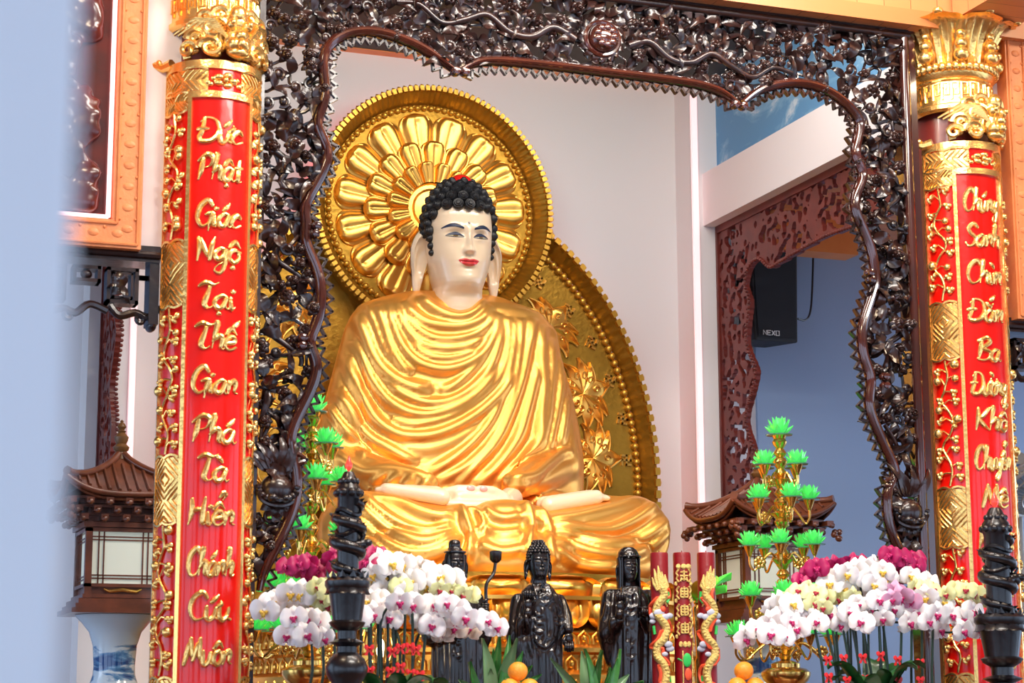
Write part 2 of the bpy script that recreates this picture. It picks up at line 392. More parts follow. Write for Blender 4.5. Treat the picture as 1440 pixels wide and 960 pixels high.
W_R = [['C','h','u','/','n','g'], ['S','a','n','h'], ['C','h','i','\\','m'], ['Đ','a','vV','m'], ['B','a'], ['Đ','u','h','o','hG','n','g'], ['K','h','o','^Q'],
       ['C','h','u','y','e','^Q','n'], ['M','e','^'], ['K','h','a','i'], ['N','g','o','^.'], ['Đ','o','^.']]
def word_strokes(w):
    x = 0; out = []
    seq = []
    for t in w:
        if t in GL and not (seq and t == 'h' and False): seq.append([t, ''])
        else: seq[-1][1] += t
    return seq
def layout(word):
    """word: list of glyphs; anything not a glyph (or after a vowel) is a mark"""
    x = 0; S = []; i = 0
    for g, marks in word:
        st, w = GL[g]
        for s in st: S.append([(x+a, b) for a, b in s])
        for m in marks:
            for s in MK[m]: S.append([(x+a, b) for a, b in s])
        if g == 'i' and not marks: S.append([(x+.2,1.35),(x+.27,1.45)])
        x += w*.93
    return S, x
def W(*a):  # 'u:h/' -> ('u','h/')
    return [(t.split(':')[0], t.split(':')[1] if ':' in t else '') for t in a]
WORDS_L = [W('Đ','u:h/','c'), W('P','h','a:^.','t'), W('G','i','a:/','c'), W('N','g','o:^.'), W('T','a:.','i'), W('T','h','e:^A'), W('G','i','a','n'),
           W('P','h','a:/'), W('T','a:\\'), W('H','i','e:^Q','n'), W('C','h','a:/','n','h'), W('C','u:h/','u'), W('M','u','o:^','n')]
WORDS_R = [W('C','h','u:/','n','g'), W('S','a','n','h'), W('C','h','i:\\','m'), W('Đ','a:vV','m'), W('B','a'), W('Đ','u:h','o:hG','n','g'), W('K','h','o:^Q'),
           W('C','h','u','y','e:^Q','n'), W('M','e:^'), W('K','h','a','i'), W('N','g','o:^.'), W('Đ','o:^.')]
# ------------------------------------------------------------------ pillars
BR = .236                        # radius of the couplet board
PLAB = {'left': 'left one of the two red and gold couplet pillars, beside the dark red framed relief',
        'right': 'right one of the two red and gold couplet pillars, with flared gilded capital in view'}
def pillar_set(side, cx, yb_, z_rim, ys_words, words, blocks, zbot):
    """cx: axis x of board; blocks: (z_top, z_bottom) of the lattice blocks"""
    cy = 10.0; L = side == 'left'
    def P(phi, z, r=BR): return Vector((cx + r*math.sin(phi), cy - r*math.cos(phi), z))
    # ---- pillar: shaft + capital + lion mask
    pl = thing('pillar', PLAB[side], 'pillar', (cx, cy+.1, 0))
    MB().lathe([(.2,0),(.2,6.45)], (cx,cy+.1,0), 40).build('shaft', MAROON, pl)
    zk = z_rim
    cap = MB(); R0 = .225; cc = (cx, cy+.03, zk)
    cap.lathe([(R0,.20),(R0+.02,.215),(R0+.02,.24),(R0+.005,.25),(R0+.005,.40),(R0+.02,.41),(R0+.03,.44),(R0+.01,.455),(R0-.01,.46),(R0-.01,.8)], cc, 48, caps=False)
    cap.build('capital_band', GOLDL, pl)
    bd = MB()
    for k in range(40):
        a = 2*PI*k/40; bd.ell((cx+(R0+.035)*math.sin(a), cy+.03-(R0+.035)*math.cos(a), zk+.465), (.024,.024,.03), 8, 6)
    for k in range(26):   # meander on the neck band
        a = 2*PI*k/26
        def q(da, z): return (cx+(R0+.008)*math.sin(a+da), cy+.03-(R0+.008)*math.cos(a+da), zk+z)
        bd.tube([q(-.1,.27),(q(-.1,.37)),q(.06,.37),q(.06,.30),q(-.03,.30),q(-.03,.335)], .008, 5)
        bd.tube([q(-.12,.39),q(.12,.39)], .008, 5)
    bd.build('bead_moulding', GOLDL, pl)
    # flared acanthus petals
    pet = MB()
    for k in range(8):
        a0 = 2*PI*k/8 + .05; P_ = []
        for i in range(15):
            t = i/14; row = []
            w = .15*(.62+.38*t) * (1 if t < .86 else math.sqrt(max(0, 1-((t-.86)/.14)**2)))+.004
            for j in range(15):
                u = j/14*2-1
                r = R0 + .0 + .17*t**2.4 + .012*math.cos(u*PI*5) - .05*u*u*(1-t)
                zz = zk+.47 + .345*t - .10*max(0, t-.78)**1*4*t*.5
                row.append((cx + r*math.sin(a0)+ u*w*math.cos(a0), cy+.03 - r*math.cos(a0) + u*w*math.sin(a0), zz - .02*u*u))
            P_.append(row)
        pet.grid(P_)
        pet.grid([[(x-.016*math.sin(a0), y+.016*math.cos(a0), z-.004) for x,y,z in r] for r in P_], flip=True)
        # curled tip and central bud
        tip = Vector((cx+(R0+.175)*math.sin(a0), cy+.03-(R0+.175)*math.cos(a0), zk+.765))
        pet.ell(tip, (.032,.032,.022), 10, 6)
        b0 = a0 + PI/8
        for h, rr in ((.53,.05),(.60,.04),(.66,.03)):
            pet.ell((cx+(R0+.05)*math.sin(b0), cy+.03-(R0+.05)*math.cos(b0), zk+h), (rr,rr,rr*.9), 10, 6)
    pet.build('acanthus_leaves', GOLDL, pl, ang=60)
    # lion mask with cloud scrolls over the board
    mk = MB(); f0 = .32 if not L else .22
    def Q(phi, z, out=.0): return Vector((cx + (BR+out)*math.sin(phi), cy - (BR+out)*math.cos(phi), zk+z))
    def blob(phi, z, r, out=.02): mk.ell(Q(phi, z, out), r, 10, 7)
    blob(f0,.11,(.075,.06,.085),.03); blob(f0,.20,(.06,.05,.06),.03); blob(f0-.14,.175,.03,.07); blob(f0+.14,.175,.03,.07)
    blob(f0-.14,.18,.016,.098); blob(f0+.14,.18,.016,.098)
    blob(f0,.115,(.035,.04,.03),.085); blob(f0-.08,.075,.04,.06); blob(f0+.08,.075,.04,.06); blob(f0,.035,(.06,.045,.03),.05); blob(f0,.07,.026,.10)
    blob(f0,.24,(.045,.04,.05),.05)
    def scroll(phi, z, r, s, turns=1.5, out=.03, th=.02):
        pts = []
        for i in range(22):
            t = i/21; a = t*turns*2*PI; rr = r*(1-.82*t)
            pts.append(Q(phi + s*(rr*math.cos(a))/BR, z + rr*math.sin(a), out))
        mk.tube(pts, [th*(1-.45*i/21) for i in range(22)], 7)
    for s in (-1, 1):
        scroll(f0+s*.50,.06,.055,s); scroll(f0+s*.42,.16,.06,-s,1.4,.035); scroll(f0+s*.78,.11,.05,s); scroll(f0+s*.95,.05,.045,-s,1.2)
        scroll(f0+s*.30,.235,.045,s,1.3,.03); scroll(f0+s*.62,.215,.04,-s,1.3)
        for k in range(9):
            ph = f0+s*(.2+.12*k); z0 = .03
            mk.tube([Q(f0+s*(.15+.03*k), .10+.012*k,.05), Q(f0+s*(.3+.06*k), .13+.01*k,.035), Q(ph+s*.15, .05+.012*k,.03)], [.018,.016,.007], 6)
        mk.tube([Q(f0+s*.95,.03), Q(f0+s*1.1,.02,.01)], .02, 6)
    lx = f0-1.85
    mk.tube([Q(lx+.3,.01,.0), Q(lx+.1,.0,.03), Q(lx,.02,.08), Q(lx-.12,.05,.12)], [.03,.026,.02,.012], 8)
    for k in range(4): mk.ell(Q(lx+.2-.1*k,.012+.012*k,.02+.035*k), .018, 7, 5)
    # fur ground
    rnd = random.Random(3)
    for k in range(70):
        ph = f0 + rnd.uniform(-1.0,1.0); z = rnd.uniform(.03,.25)*(1-.25*abs(ph-f0))
        mk.ell(Q(ph,z,.006), (rnd.uniform(.02,.035),)*2+(rnd.uniform(.018,.03),), 7, 5)
    mk.build('lion_mask', GOLDL, pl)
    # ---- couplet board
    zt = zk; A0, A1 = -PI/2, PI/2
    def shell(a0, a1, z0, z1, r0, r1, n=24):
        m = MB(); 
        prof = [[P(a0+(a1-a0)*i/n, z, r) for i in range(n+1)] for z, r in ((z0,r0),(z0,r1),(z1,r1),(z1,r0))]
        m.grid(prof, closed_u=True); 
        for e in (0, n): m.add([prof[k][e] for k in range(4)], [(0,1,2,3)])
        return m
    bd_ = shell(A0, A1, zbot, zt, BR-.03, BR, 48).build('couplet_board', REDL, pl)
    pa0, pa1 = math.radians(-37), math.radians(37)
    fr = MB()
    fr.merge(shell(A0, A1, zt-.045, zt, BR-.035, BR+.014, 48))
    for a in (A0, A1-.06): fr.merge(shell(a, a+.06, zbot, zt-.045, BR-.03, BR+.014, 3))
    for a in (pa0-.085, pa1): fr.merge(shell(a, a+.085, zbot, zt-.17, BR-.002, BR+.015, 3))
    fr.merge(shell(pa0-.085, pa1+.085, zt-.20, zt-.165, BR-.002, BR+.016, 20))
    fr.build('gold_border', GOLDL, bd_)
    # lattice blocks
    lt = MB()
    def lattice(a0, a1, z0, z1):
        lt.merge(shell(a0, a1, z0, z1, BR-.002, BR+.006, 8))
        wa = (a1-a0); du = wa*BR; dz = z1-z0
        n = 2; c = du/n
        ny = max(2, int(dz/c))
        cz = dz/ny
        wc = du/n
        for i in range(n):
            for j in range(ny):
                sgn = 1 if (i+j) % 2 else -1; D = wc+cz
                for k in range(5):
                    o = D*(k+1)/6          # line x + sgn*y = o within the cell
                    pt = []
                    for (x, y) in ((0,o),(o,0),(wc,o-wc),(o-cz,cz)):
                        if -1e-6 <= x <= wc+1e-6 and -1e-6 <= y <= cz+1e-6: pt.append((x, y))
                    if len(pt) < 2: continue
                    p, q = pt[0], max(pt, key=lambda e: (e[0]-pt[0][0])**2+(e[1]-pt[0][1])**2)
                    if sgn < 0: p, q = (p[0], cz-p[1]), (q[0], cz-q[1])
                    A = [P(a0+(wc*i+x)/BR, z0+cz*j+y, BR+h_) for (x, y), h_ in ((p,.007),(((p[0]+q[0])/2,(p[1]+q[1])/2),.011),(q,.007))]
                    lt.tube(A, .0045, 5)
        for z in (z0, z1):
            pts = [P(a0+wa*t/8, z + (.014 if z == z1 else -.014)*abs(math.sin(t/8*PI*2)), BR+.008) for t in range(9)]
            lt.tube(pts, .009, 5)
    sa = [(A0+.075, pa0-.1), (pa1+.1, A1-.075)]
    for (zt_, zb_) in blocks:
        for a0, a1 in sa: lattice(a0, a1, zb_, zt_)
    for a0, a1 in ((A0+.075, math.radians(-18)), (math.radians(24), A1-.075)):
        lattice(a0, a1, zt-.16, zt-.05)
    for a0, a1 in sa: lattice(a0, a1, zt-.26, zt-.16)
    lt.build('lattice_relief', GOLDL, bd_)
    # blossom in the head of the board
    bl = MB()
    for k in range(5):
        a = 2*PI*k/5; bl.ell(P(.05+.17*math.cos(a), zt-.105+.028*math.sin(a), BR+.008), (.026,.014,.016), 8, 5)
    bl.ell(P(.05, zt-.105, BR+.015), .016, 8, 5)
    for s in (-1, 1):
        for k in range(4): bl.ell(P(.05+s*(.19+.06*k), zt-.115+.018*math.sin(k*2), BR+.006), (.017,.012,.013), 7, 5)
    bl.build('blossom_relief', GOLDL, bd_)
    # vine strips between the blocks
    vn = MB(); rnd = random.Random(11 if L else 23)
    tops = [zt-.27] + [b[1]-.015 for b in blocks]; bots = [b[0]+.02 for b in blocks] + [zbot]
    for z1, z0 in zip(tops, bots):
        if z1-z0 < .1: continue
        for a0, a1 in sa:
            am = (a0+a1)/2; hw = (a1-a0)*.5; n = max(8, int((z1-z0)/.036)); pts = []
            for i in range(n+1):
                t = i/n; pts.append((am + hw*.42*math.sin(t*PI*5+rnd.uniform(-.3,.3))*min(1,3*t,3*(1-t)+.15), z1+(z0-z1)*t))
            sm = cat_rom(pts, 4)
            vn.tube([P(p.x,p.y,BR+.008) for p in sm], .007, 6)
            for i, (a, z) in enumerate(pts[1:-1]):
                s = 1 if (i+rnd.random()*.8) % 2 < 1 else -1
                k = rnd.random(); a2 = am + s*hw*rnd.uniform(.45,.72); z2 = z + rnd.uniform(-.02,.03)
                vn.tube([P(a,z,BR+.008), P((a+a2)/2,z2+.012,BR+.012), P(a2,z2,BR+.012)], .005, 5)
                if k < .35:
                    rr = rnd.uniform(.018,.029); vn.ell(P(a2,z2,BR+.014), (rr,rr,rr*1.05), 9, 7)
                elif k < .75:
                    for q in range(3):
                        b = 2*PI*q/3+rnd.random(); vn.ell(P(a2+.05*math.cos(b),z2+.013*math.sin(b),BR+.012), (.016,.014,.016), 7, 5)
                else:
                    for q in (-1,1): vn.ell(P(a2+.04*q,z2+.01*q,BR+.01), (.016,.009,.024), 7, 5, Euler((0,q*.7,0)).to_matrix())
    vn.build('vine_relief', GOLDL, bd_)
    # words
    for zc_, wd in zip(ys_words, words):
        S, wd_w = layout(wd)
        sx = min(.225/wd_w, .072); sz = .066
        x0 = -wd_w*sx/2
        m = MB(); rnd = random.Random(len(S)*7+int(zc_*100))
        for s in S:
            c = cat_rom(s, 6) if len(s) > 2 else cat_rom([s[0], ((s[0][0]+s[1][0])/2+.03, (s[0][1]+s[1][1])/2), s[1]], 4)
            n = len(c); L_ = sum((c[i+1]-c[i]).length for i in range(n-1))
            r = []
            for i in range(n):
                t = i/(n-1); r.append(.0125*(.45+.75*math.sin(PI*min(1,t*1.15+.1))**.7 + .12*math.sin(7*t+len(s))) if L_ > .5 else .013)
            pts = [P(math.asin(max(-.95,min(.95,(x0+p.x*sx + .10*sz*(p.y-.8))/BR)))+.0, zc_+(p.y-.85)*sz, BR+.004) for p in c]
            m.tube(pts, [max(.004, q) for q in r], 8)
            m.ell(pts[0], max(.004,r[0]), 7, 5)
        m.build('brush_word', GOLDL, bd_)
    return pl, bd_
def zs_at(px, pys, Y=9.8): return [at(px, y, Y).z for y in pys]
cxl = at(296,300,10.0).x
cxr = at(1352,330,10.0).x
def blk(px, lst, Y=9.85): return [(at(px,a,Y).z, at(px,b,Y).z) for a, b in lst]
zrl = at(296,84,9.77).z
pillar_set('left', cxl, 0, zrl, zs_at(302,[185,238,303,352,418,475,537,606,660,722,793,855,918],9.77), WORDS_L,
           blk(247,[(340,428),(643,734)])+[(at(247,956,9.85).z, at(247,956,9.85).z-.3)], 1.25)
zrr = at(1345,196,9.77).z
pillar_set('right', cxr, 0, zrr, zs_at(1368,[283,332,384,437,492,540,590,645,698,757,815,925],9.77), WORDS_R,
           blk(1322,[(425,501),(686,766)],9.85)+[(at(1335,950,9.85).z, at(1335,950,9.85).z-.3)], 1.25)
# ------------------------------------------------------------------ carved openwork screen
YS = 10.0
def s2(px, py): p = at(px, py, YS); return (p.x, p.z)
ML = [(362,832),(368,800),(389,762),(407,727),(416,690),(413,657),(408,640),(404,618),(412,594),(427,566),(438,541),(443,520),(440,503),(432,488),(434,474),(445,453),(449,423),(447,398),(442,377),(432,357),(425,338),(429,318),(425,304),(427,286),(440,265),(452,242),(460,220),(452,200),(444,182),(443,170),(452,147),(456,130),(451,97),(452,80),(462,62),(485,49),(515,46),(545,52),(580,65),(610,83),(634,102)]
MT = [(645,102),(665,90),(690,88),(735,92),(775,96),(850,105),(925,114),(980,121),(1015,134),(1031,149)]
MR = [(1040,147),(1062,128),(1096,119),(1132,120),(1162,131),(1187,150),(1202,169),(1205,180),(1200,203),(1196,220),(1206,239),(1210,253),(1197,274),(1196,297),(1204,314),(1212,333),(1222,358),(1224,380),(1227,396),(1223,412),(1212,442),(1206,467),(1207,490),(1211,511),(1222,534),(1216,557),(1217,578),(1229,607),(1243,638),(1254,660),(1252,676),(1242,690),(1242,707),(1243,730),(1249,753),(1262,782),(1270,800)]
rnd = random.Random(5)
scr = thing('carved_screen', 'big dark lacquered openwork screen framing the golden statue between the two pillars', 'carved screen', (4.3, YS, 0))
def tri(px, py, d=0.): x, z = s2(px, py); return Vector((x, YS+d, z))
# posts and rails
tl = s2(366,60); bl = s2(357,620)
xl0 = s2(359,470)[0]; xr0 = s2(1287,470)[0]
zt_ = at(1250,44,YS).z
post = MB(); post.box(xl0-.02, YS-.05, 0, xl0+.012, YS+.06, zt_); post.build('post', LACQ, scr)
post = MB(); x_ = xr0
post.box(x_-.045, YS-.05, 0, x_+.045, YS+.08, zt_); post.lathe([(.03,0),(.03,zt_-.05)], (x_-.03, YS-.05, 0), 14); post.build('post', LACQB, scr)
rl = MB(); rl.box(xl0, YS-.06, zt_-.05, xr0, YS+.06, zt_+.03); rl.tube([(xl0,YS-.06,zt_-.04),(xr0,YS-.06,zt_-.04)], .022, 10); rl.build('top_rail', LACQ, scr)
# inner moulding
mo = MB()
def mould(pl, r=.031):
    c = cat_rom([tri(x, y, -.04) for x, y in pl], 6); n = len(c)
    for _ in range(22): c = [c[0]]+[c[i]*.5+(c[i-1]+c[i+1])*.25 for i in range(1,n-1)]+[c[-1]]
    rr = [r*(.55+.45*min(1, min(i, n-1-i)/8)) for i in range(n)]
    mo.tube(c, rr, 12, up=(0,-1,0), flat=(1,1.25))
    mo.tube([p+Vector((0,-.028,0)) for p in c], [q*.5 for q in rr], 8)
    return c
cL = mould(ML); cT = mould(MT, .030); cR = mould(MR)
for x, y in ((441,322),(438,333),(421,478),(420,489),(635,106),(648,107),(1026,152),(1037,154),(1214,387),(1216,397),(1235,532),(1236,545)):
    p = tri(x, y, -.06); mo.ell(p, (.03,.035,.026), 10, 7); mo.lathe([(.02,0),(.02,.02),(.008,.024)], p+Vector((0,-.02,0)), 10, axis=(0,-1,0))
for x, y, s in ((421,648,1),(1240,681,-1)):
    p = tri(x, y, -.05)
    for q in (-.018, .02): mo.tube([p+Vector((-s*.06,0,q)), p+Vector((-s*.02,-.01,q*1.2)), p+Vector((s*.015,-.01,q*.4))], [.018,.02,.012], 8)
mo.build('inner_moulding', LACQB, scr)
# zigzag trim inside the moulding
zg = MB()
def zigzag(c, side):
    P = [Vector((p.x, p.z)) for p in c]; L = [0]
    for i in range(1, len(P)): L.append(L[-1]+(P[i]-P[i-1]).length)
    def pt(s):
        for i in range(1, len(P)):
            if L[i] >= s or i == len(P)-1:
                t = (s-L[i-1])/max(1e-6, L[i]-L[i-1]); q = P[i-1].lerp(P[i], min(1,t)); 
                a, b = P[max(0,i-3)], P[min(len(P)-1,i+2)]
                d = (b-a).normalized(); return q, Vector((-d.y, d.x))*side
    n = int(L[-1]/.030); pts = []
    for i in range(n+1):
        q, nn = pt(L[-1]*i/n); o = .030 if i % 2 == 0 else .070
        pts.append(Vector((q.x+nn.x*o, YS-.03, q.y+nn.y*o)))
    for a, b in zip(pts, pts[1:]):
        d = (b-a); l = d.length
        if l > .1 or l < 1e-5: continue
        d /= l; nrm = Vector((0,1,0)).cross(d)
        zg.obox((a+b)/2, d*(l/2+.003), Vector((0,.015,0)), nrm*.0062)
for c_ in (cL, cT, cR):
    zg = MB(); zigzag(c_, -1); zg.build('zigzag_trim', LACQ, scr, smooth=False)
# openwork carving
OP = [(p.x, p.z) for p in cL] + [(p.x, p.z) for p in cT] + [(p.x, p.z) for p in cR]
def inpoly(x, y, poly):
    r = False; j = len(poly)-1
    for i in range(len(poly)):
        xi, yi = poly[i]; xj, yj = poly[j]
        if (yi > y) != (yj > y) and x < (xj-xi)*(y-yi)/(yj-yi)+xi: r = not r
        j = i
    return r
OPC = OP + [(OP[-1][0], 0), (OP[0][0], 0)]
zlb = s2(362,815)[1]; zrb = s2(1265,790)[1]
def in_band(x, z):
    if not (xl0+.015 < x < xr0-.05 and z < zt_-.05): return False
    if x < 4.3 and z < zlb: return False
    if x > 4.3 and z < zrb: return False
    return not inpoly(x, z, OPC)
def leaf_mb(L=.11, Wd=.035, bend=.03, thick=.008, n=8, curl=.0):
    m = MB(); T, B = [], []
    for i in range(n+1):
        t = i/n; w = Wd*math.sin(PI*min(.999, t**.75*.98+.02))**.8+.001; r1, r2 = [], []
        for j in range(5):
            u = j/2-1; y = -bend*math.sin(PI*t*.9) - .35*Wd*abs(u)*(1-t)*.6 + .008*(1-abs(u)) 
            x = L*t*math.cos(curl*t); z = u*w*(1+.12*math.sin(9*t)) + L*t*math.sin(curl*t)
            r1.append((x, y-thick*(1-abs(u)*.7), z)); r2.append((x, y+thick*.5, z))
        T.append(r1); B.append(r2)
    m.grid(T); m.grid(B, flip=True); 
    return m
def put(mb, src, p, ang, s=1., tilt=0., roll=0.):
    mb.merge(src, Matrix.Translation(p) @ Matrix.Rotation(-ang, 4, 'Y') @ Matrix.Rotation(tilt, 4, 'Z') @ Matrix.Rotation(roll, 4, 'X') @ Matrix.Scale(s, 4))
LEAF = [leaf_mb(), leaf_mb(.13,.03,.045,curl=.7), leaf_mb(.10,.042,.03,curl=-.6), leaf_mb(.15,.022,.03,curl=.3)]
def flower_mb(n=6, R=.05, layers=2):
    m = MB()
    for l in range(layers):
        for k in range(n):
            a = 2*PI*(k+.5*l)/n; r = R*(1-.35*l)
            P_ = []
            for i in range(5):
                t = i/4; w = r*.42*math.sin(PI*min(.97,(.15+.85*t)*.93)); row = []
                for j in range(5):
                    u = j/2-1; rr = r*(.15+.85*t); y = -.012-.022*l-.03*math.sin(PI*t*.7)+.012*t*t*2+.010*u*u
                    row.append((rr*math.cos(a)-u*w*math.sin(a), y, rr*math.sin(a)+u*w*math.cos(a)))
                P_.append(row)
            m.grid(P_); m.grid([[(x,y+.008,z) for x,y,z in r_] for r_ in P_], flip=True)
    m.ell((0,-.045,0), (R*.3,.02,R*.3), 10, 6)
    for k in range(6): m.ell((R*.24*math.cos(k), -.058, R*.24*math.sin(k)), R*.09, 6, 4)
    return m
FL = [flower_mb(), flower_mb(5,.046,2), flower_mb(8,.058,3)]
FLM = [f.mesh('carved_flower', LACQ, ang=60) for f in FL]
def sample(x0, x1, z0, z1, d, tries, pts):
    for _ in range(tries):
        x, z = rnd.uniform(x0,x1), rnd.uniform(z0,z1)
        if not in_band(x, z): continue
        if all((x-a)**2+(z-b)**2 > d*d for a, b in pts): pts.append((x, z))
    return pts
zsplit = s2(460,140)[1]
SECT = {'left': (xl0, xl0+.62, zlb, zsplit, .068), 'right': (xr0-.6, xr0, zrb, at(1200,190,YS).z, .068), 'top': (xl0, xr0, min(zsplit, at(1200,190,YS).z), zt_, .064)}
POME = {'left': (386,690), 'right': (1272,722)}
for sec, (x0, x1, z0, z1, d) in SECT.items():
    m = MB(); fixed = []
    flp = []
    if sec == 'top':
        mc = s2(840,60); fixed.append(mc)
    else: mc = s2(*POME[sec]); fixed.append(mc)
    pts = []
    avoid = .12
    for p in sample(x0, x1, z0, z1, d, 6000, []):
        if sec == 'top' and p[0] < 4.3 and p[1] < zsplit: continue
        if sec == 'top' and p[0] > 4.3 and p[1] < at(1200,190,YS).z: continue
        if math.hypot(p[0]-mc[0], (p[1]-mc[1])) < avoid: continue
        pts.append(p)
    dens = 1.0
    V3 = [Vector((x, YS+rnd.uniform(-.035,.03), z)) for x, z in pts]
    done = set()
    for i, p in enumerate(V3):
        nb = sorted(range(len(V3)), key=lambda k: (V3[k]-p).length)[1:4]
        for k in nb[:3 if rnd.random() < .6 else 2]:
            e = (min(i,k), max(i,k))
            if e in done: continue
            done.add(e); q = V3[k]; l = (q-p).length
            mid = (p+q)/2
            if not in_band(mid.x, mid.z): continue
            o = Vector((rnd.uniform(-.25,.25)*l, rnd.uniform(-.03,.01), rnd.uniform(-.25,.25)*l))
            r = rnd.uniform(.0075,.012)*dens
            m.tube([p, p.lerp(q,.3)+o*.8, p.lerp(q,.7)+o, q], [r*1.2, r, r, r*1.1], 6)
    # twigs back to post, rail and moulding so that the carving is one piece
    for p in V3:
        best = min(OP, key=lambda o: (o[0]-p.x)**2+(o[1]-p.z)**2); b = Vector((best[0], YS-.02, best[1]))
        if (b-p).length < .10: m.tube([p, (p+b)/2+Vector((0,-.02,.01)), b], .009, 6)
        for xx in (xl0, xr0-.04):
            if abs(p.x-xx) < .085: m.tube([p, ((p.x+xx)/2, YS-.03, p.z+rnd.uniform(-.02,.02)), (xx, YS, p.z+rnd.uniform(-.03,.03))], .009, 6)
        if zt_-.05-p.z < .085: m.tube([p, (p.x+rnd.uniform(-.03,.03), YS, zt_-.03)], .009, 6)
    nleaf = 0
    for i, p in enumerate(V3):
        k = rnd.random()
        if k < .30: flp.append(p)
        elif k < .88:
            a0 = rnd.uniform(0, 2*PI)
            for q in range(rnd.choice((2,2,3))):
                a = a0 + q*2.2 + rnd.uniform(-.4,.4)
                tipx, tipz = p.x+.09*math.cos(a), p.z+.09*math.sin(a)
                if not in_band(tipx, tipz):
                    a += PI/2
                    if not in_band(p.x+.09*math.cos(a), p.z+.09*math.sin(a)): continue
                put(m, rnd.choice(LEAF), p+Vector((0,-.015,0)), a, rnd.uniform(.75,1.1), rnd.uniform(-.3,.5), rnd.uniform(-.6,.6))
        else:
            m.ell(p+Vector((0,-.02,0)), (.022,.022,.028), 9, 7); 
            sp = []
            for j in range(16):
                t = j/15; sp.append(p+Vector((.04*(1-.8*t)*math.cos(6.5*t+i), -.03, .04*(1-.8*t)*math.sin(6.5*t+i))))
            m.tube(sp, [.010*(1-.5*j/15) for j in range(16)], 6)
    # special motifs
    if sec == 'top':
        c = Vector((mc[0], YS-.05, mc[1]))
        for k in range(16):
            a = 2*PI*k/16; put(m, LEAF[2], c+Vector((.075*math.cos(a), .0, .07*math.sin(a))), a+.6, .75, .1)
        # two scaly dragons flank the ball: sinuous bodies
        for s in (-1, 1):
            body = cat_rom([c+Vector((s*(.16+.13*j), -.01, .05*math.sin(j*1.9)-.02-.022*s*j*.4)) for j in range(9)], 6)
            body = [b for b in body if in_band(b.x, b.z)]
            if len(body) > 4:
                m.tube(body, [.026*(1-.5*j/len(body)) for j in range(len(body))], 9)
                for j in range(2, len(body)-1, 2):
                    put(m, LEAF[0], body[j]+Vector((0,-.01,.015)), PI/2+rnd.uniform(-.5,.5), .38)
    else:
        c = Vector((mc[0], YS-.04, mc[1]))
        for k in range(7):
            a = PI/2+(k-3)*.28; put(m, LEAF[3], c+Vector((.05*math.cos(a),0,.09)), a, rnd.uniform(1.0,1.5))
        for k in range(5):
            a = -PI/2+(k-2)*.5; put(m, LEAF[0], c+Vector((0,0,-.05)), a, .9)
        # lower scrolls towards the tail
        for k in range(3):
            q = c+Vector((( .02 if sec == 'left' else -.02)*0 + rnd.uniform(-.03,.03), .02, -.14-.09*k))
            if in_band(q.x, q.z): 
                sp = [q+Vector((.05*(1-.8*j/15)*math.cos(6.5*j/15+k), 0, .05*(1-.8*j/15)*math.sin(6.5*j/15+k))) for j in range(16)]
                m.tube(sp, [.014*(1-.5*j/15) for j in range(16)], 7)
        # stems that arch beside the fruit
        for dx in (-.10, .06):
            st = cat_rom([c+Vector((dx*1.1,.02,-.2)), c+Vector((dx*1.3,.02,0)), c+Vector((dx,.02,.2)), c+Vector((dx*.4,.02,.36)), c+Vector((dx*1.3,.0,.5))], 5)
            st = [b for b in st if in_band(b.x, b.z)]
            if len(st) > 3: m.tube(st, .013, 7)
        # thick branches
        for tt in range(4):
            zz = z1 - (z1-z0)*(.12+.17*tt); xx = (x0+.07 if sec == 'left' else x1-.1)
            br = cat_rom([Vector((xx+(.05*math.sin(j*1.4+tt)+ (.03*j if sec == 'left' else -.03*j)), YS-.01, zz-.055*j)) for j in range(6)], 5)
            br = [b for b in br if in_band(b.x, b.z)]
            if len(br) > 3: m.tube(br, [.022*(1-.4*j/len(br)) for j in range(len(br))], 8)
    part = m.build('openwork_carving', LACQ, scr, ang=55)
    base = wloc(scr)
    for p in flp:
        j = rnd.choice((0,1,1,2)); 
        inst('carved_flower', FLM[j], part, Matrix.Translation(p-base+Vector((0,-.012,0))) @ Matrix.Rotation(rnd.uniform(-.35,.35),4,'Z') @ Matrix.Rotation(rnd.uniform(-.35,.35),4,'X') @ Matrix.Rotation(rnd.uniform(0,6),4,'Y') @ Matrix.Scale(rnd.uniform(.75,1.05),4))
    if sec == 'top':
        g = MB(); g.ell(c+Vector((0,-.03,0)), (.085,.06,.085), 20, 14)
        g.tube([c+Vector((.10*math.cos(2*PI*k/24), -.02, .095*math.sin(2*PI*k/24))) for k in range(25)], .016, 8)
        for k in range(9):
            a = 2*PI*k/9; g.ell(c+Vector((.05*math.cos(a), -.082, .05*math.sin(a))), (.022,.012,.022), 8, 6)
        g.build('carved_pearl', LACQB, part)
    else:
        g = MB(); g.ell(c, (.085,.075,.085), 18, 14)
        sk = []
        for k in range(31):
            a = PI + PI*k/30; sk.append(c+Vector((.10*math.cos(a), -.045-.015*math.sin(3*a), .02+.095*math.sin(a)*.8)))
        g.tube(sk, [.014+.004*math.sin(k*2.2) for k in range(31)], 7)
        g.tube([p+Vector((0,.0,-.03)) for p in sk], .011, 6)
        g.ell(c+Vector((-.03,-.05,-.045)), (.03,.03,.025), 10, 7); g.ell(c+Vector((.035,-.05,-.045)), (.022,.03,.02), 10, 7)
        g.build('carved_fruit', LACQ, part)
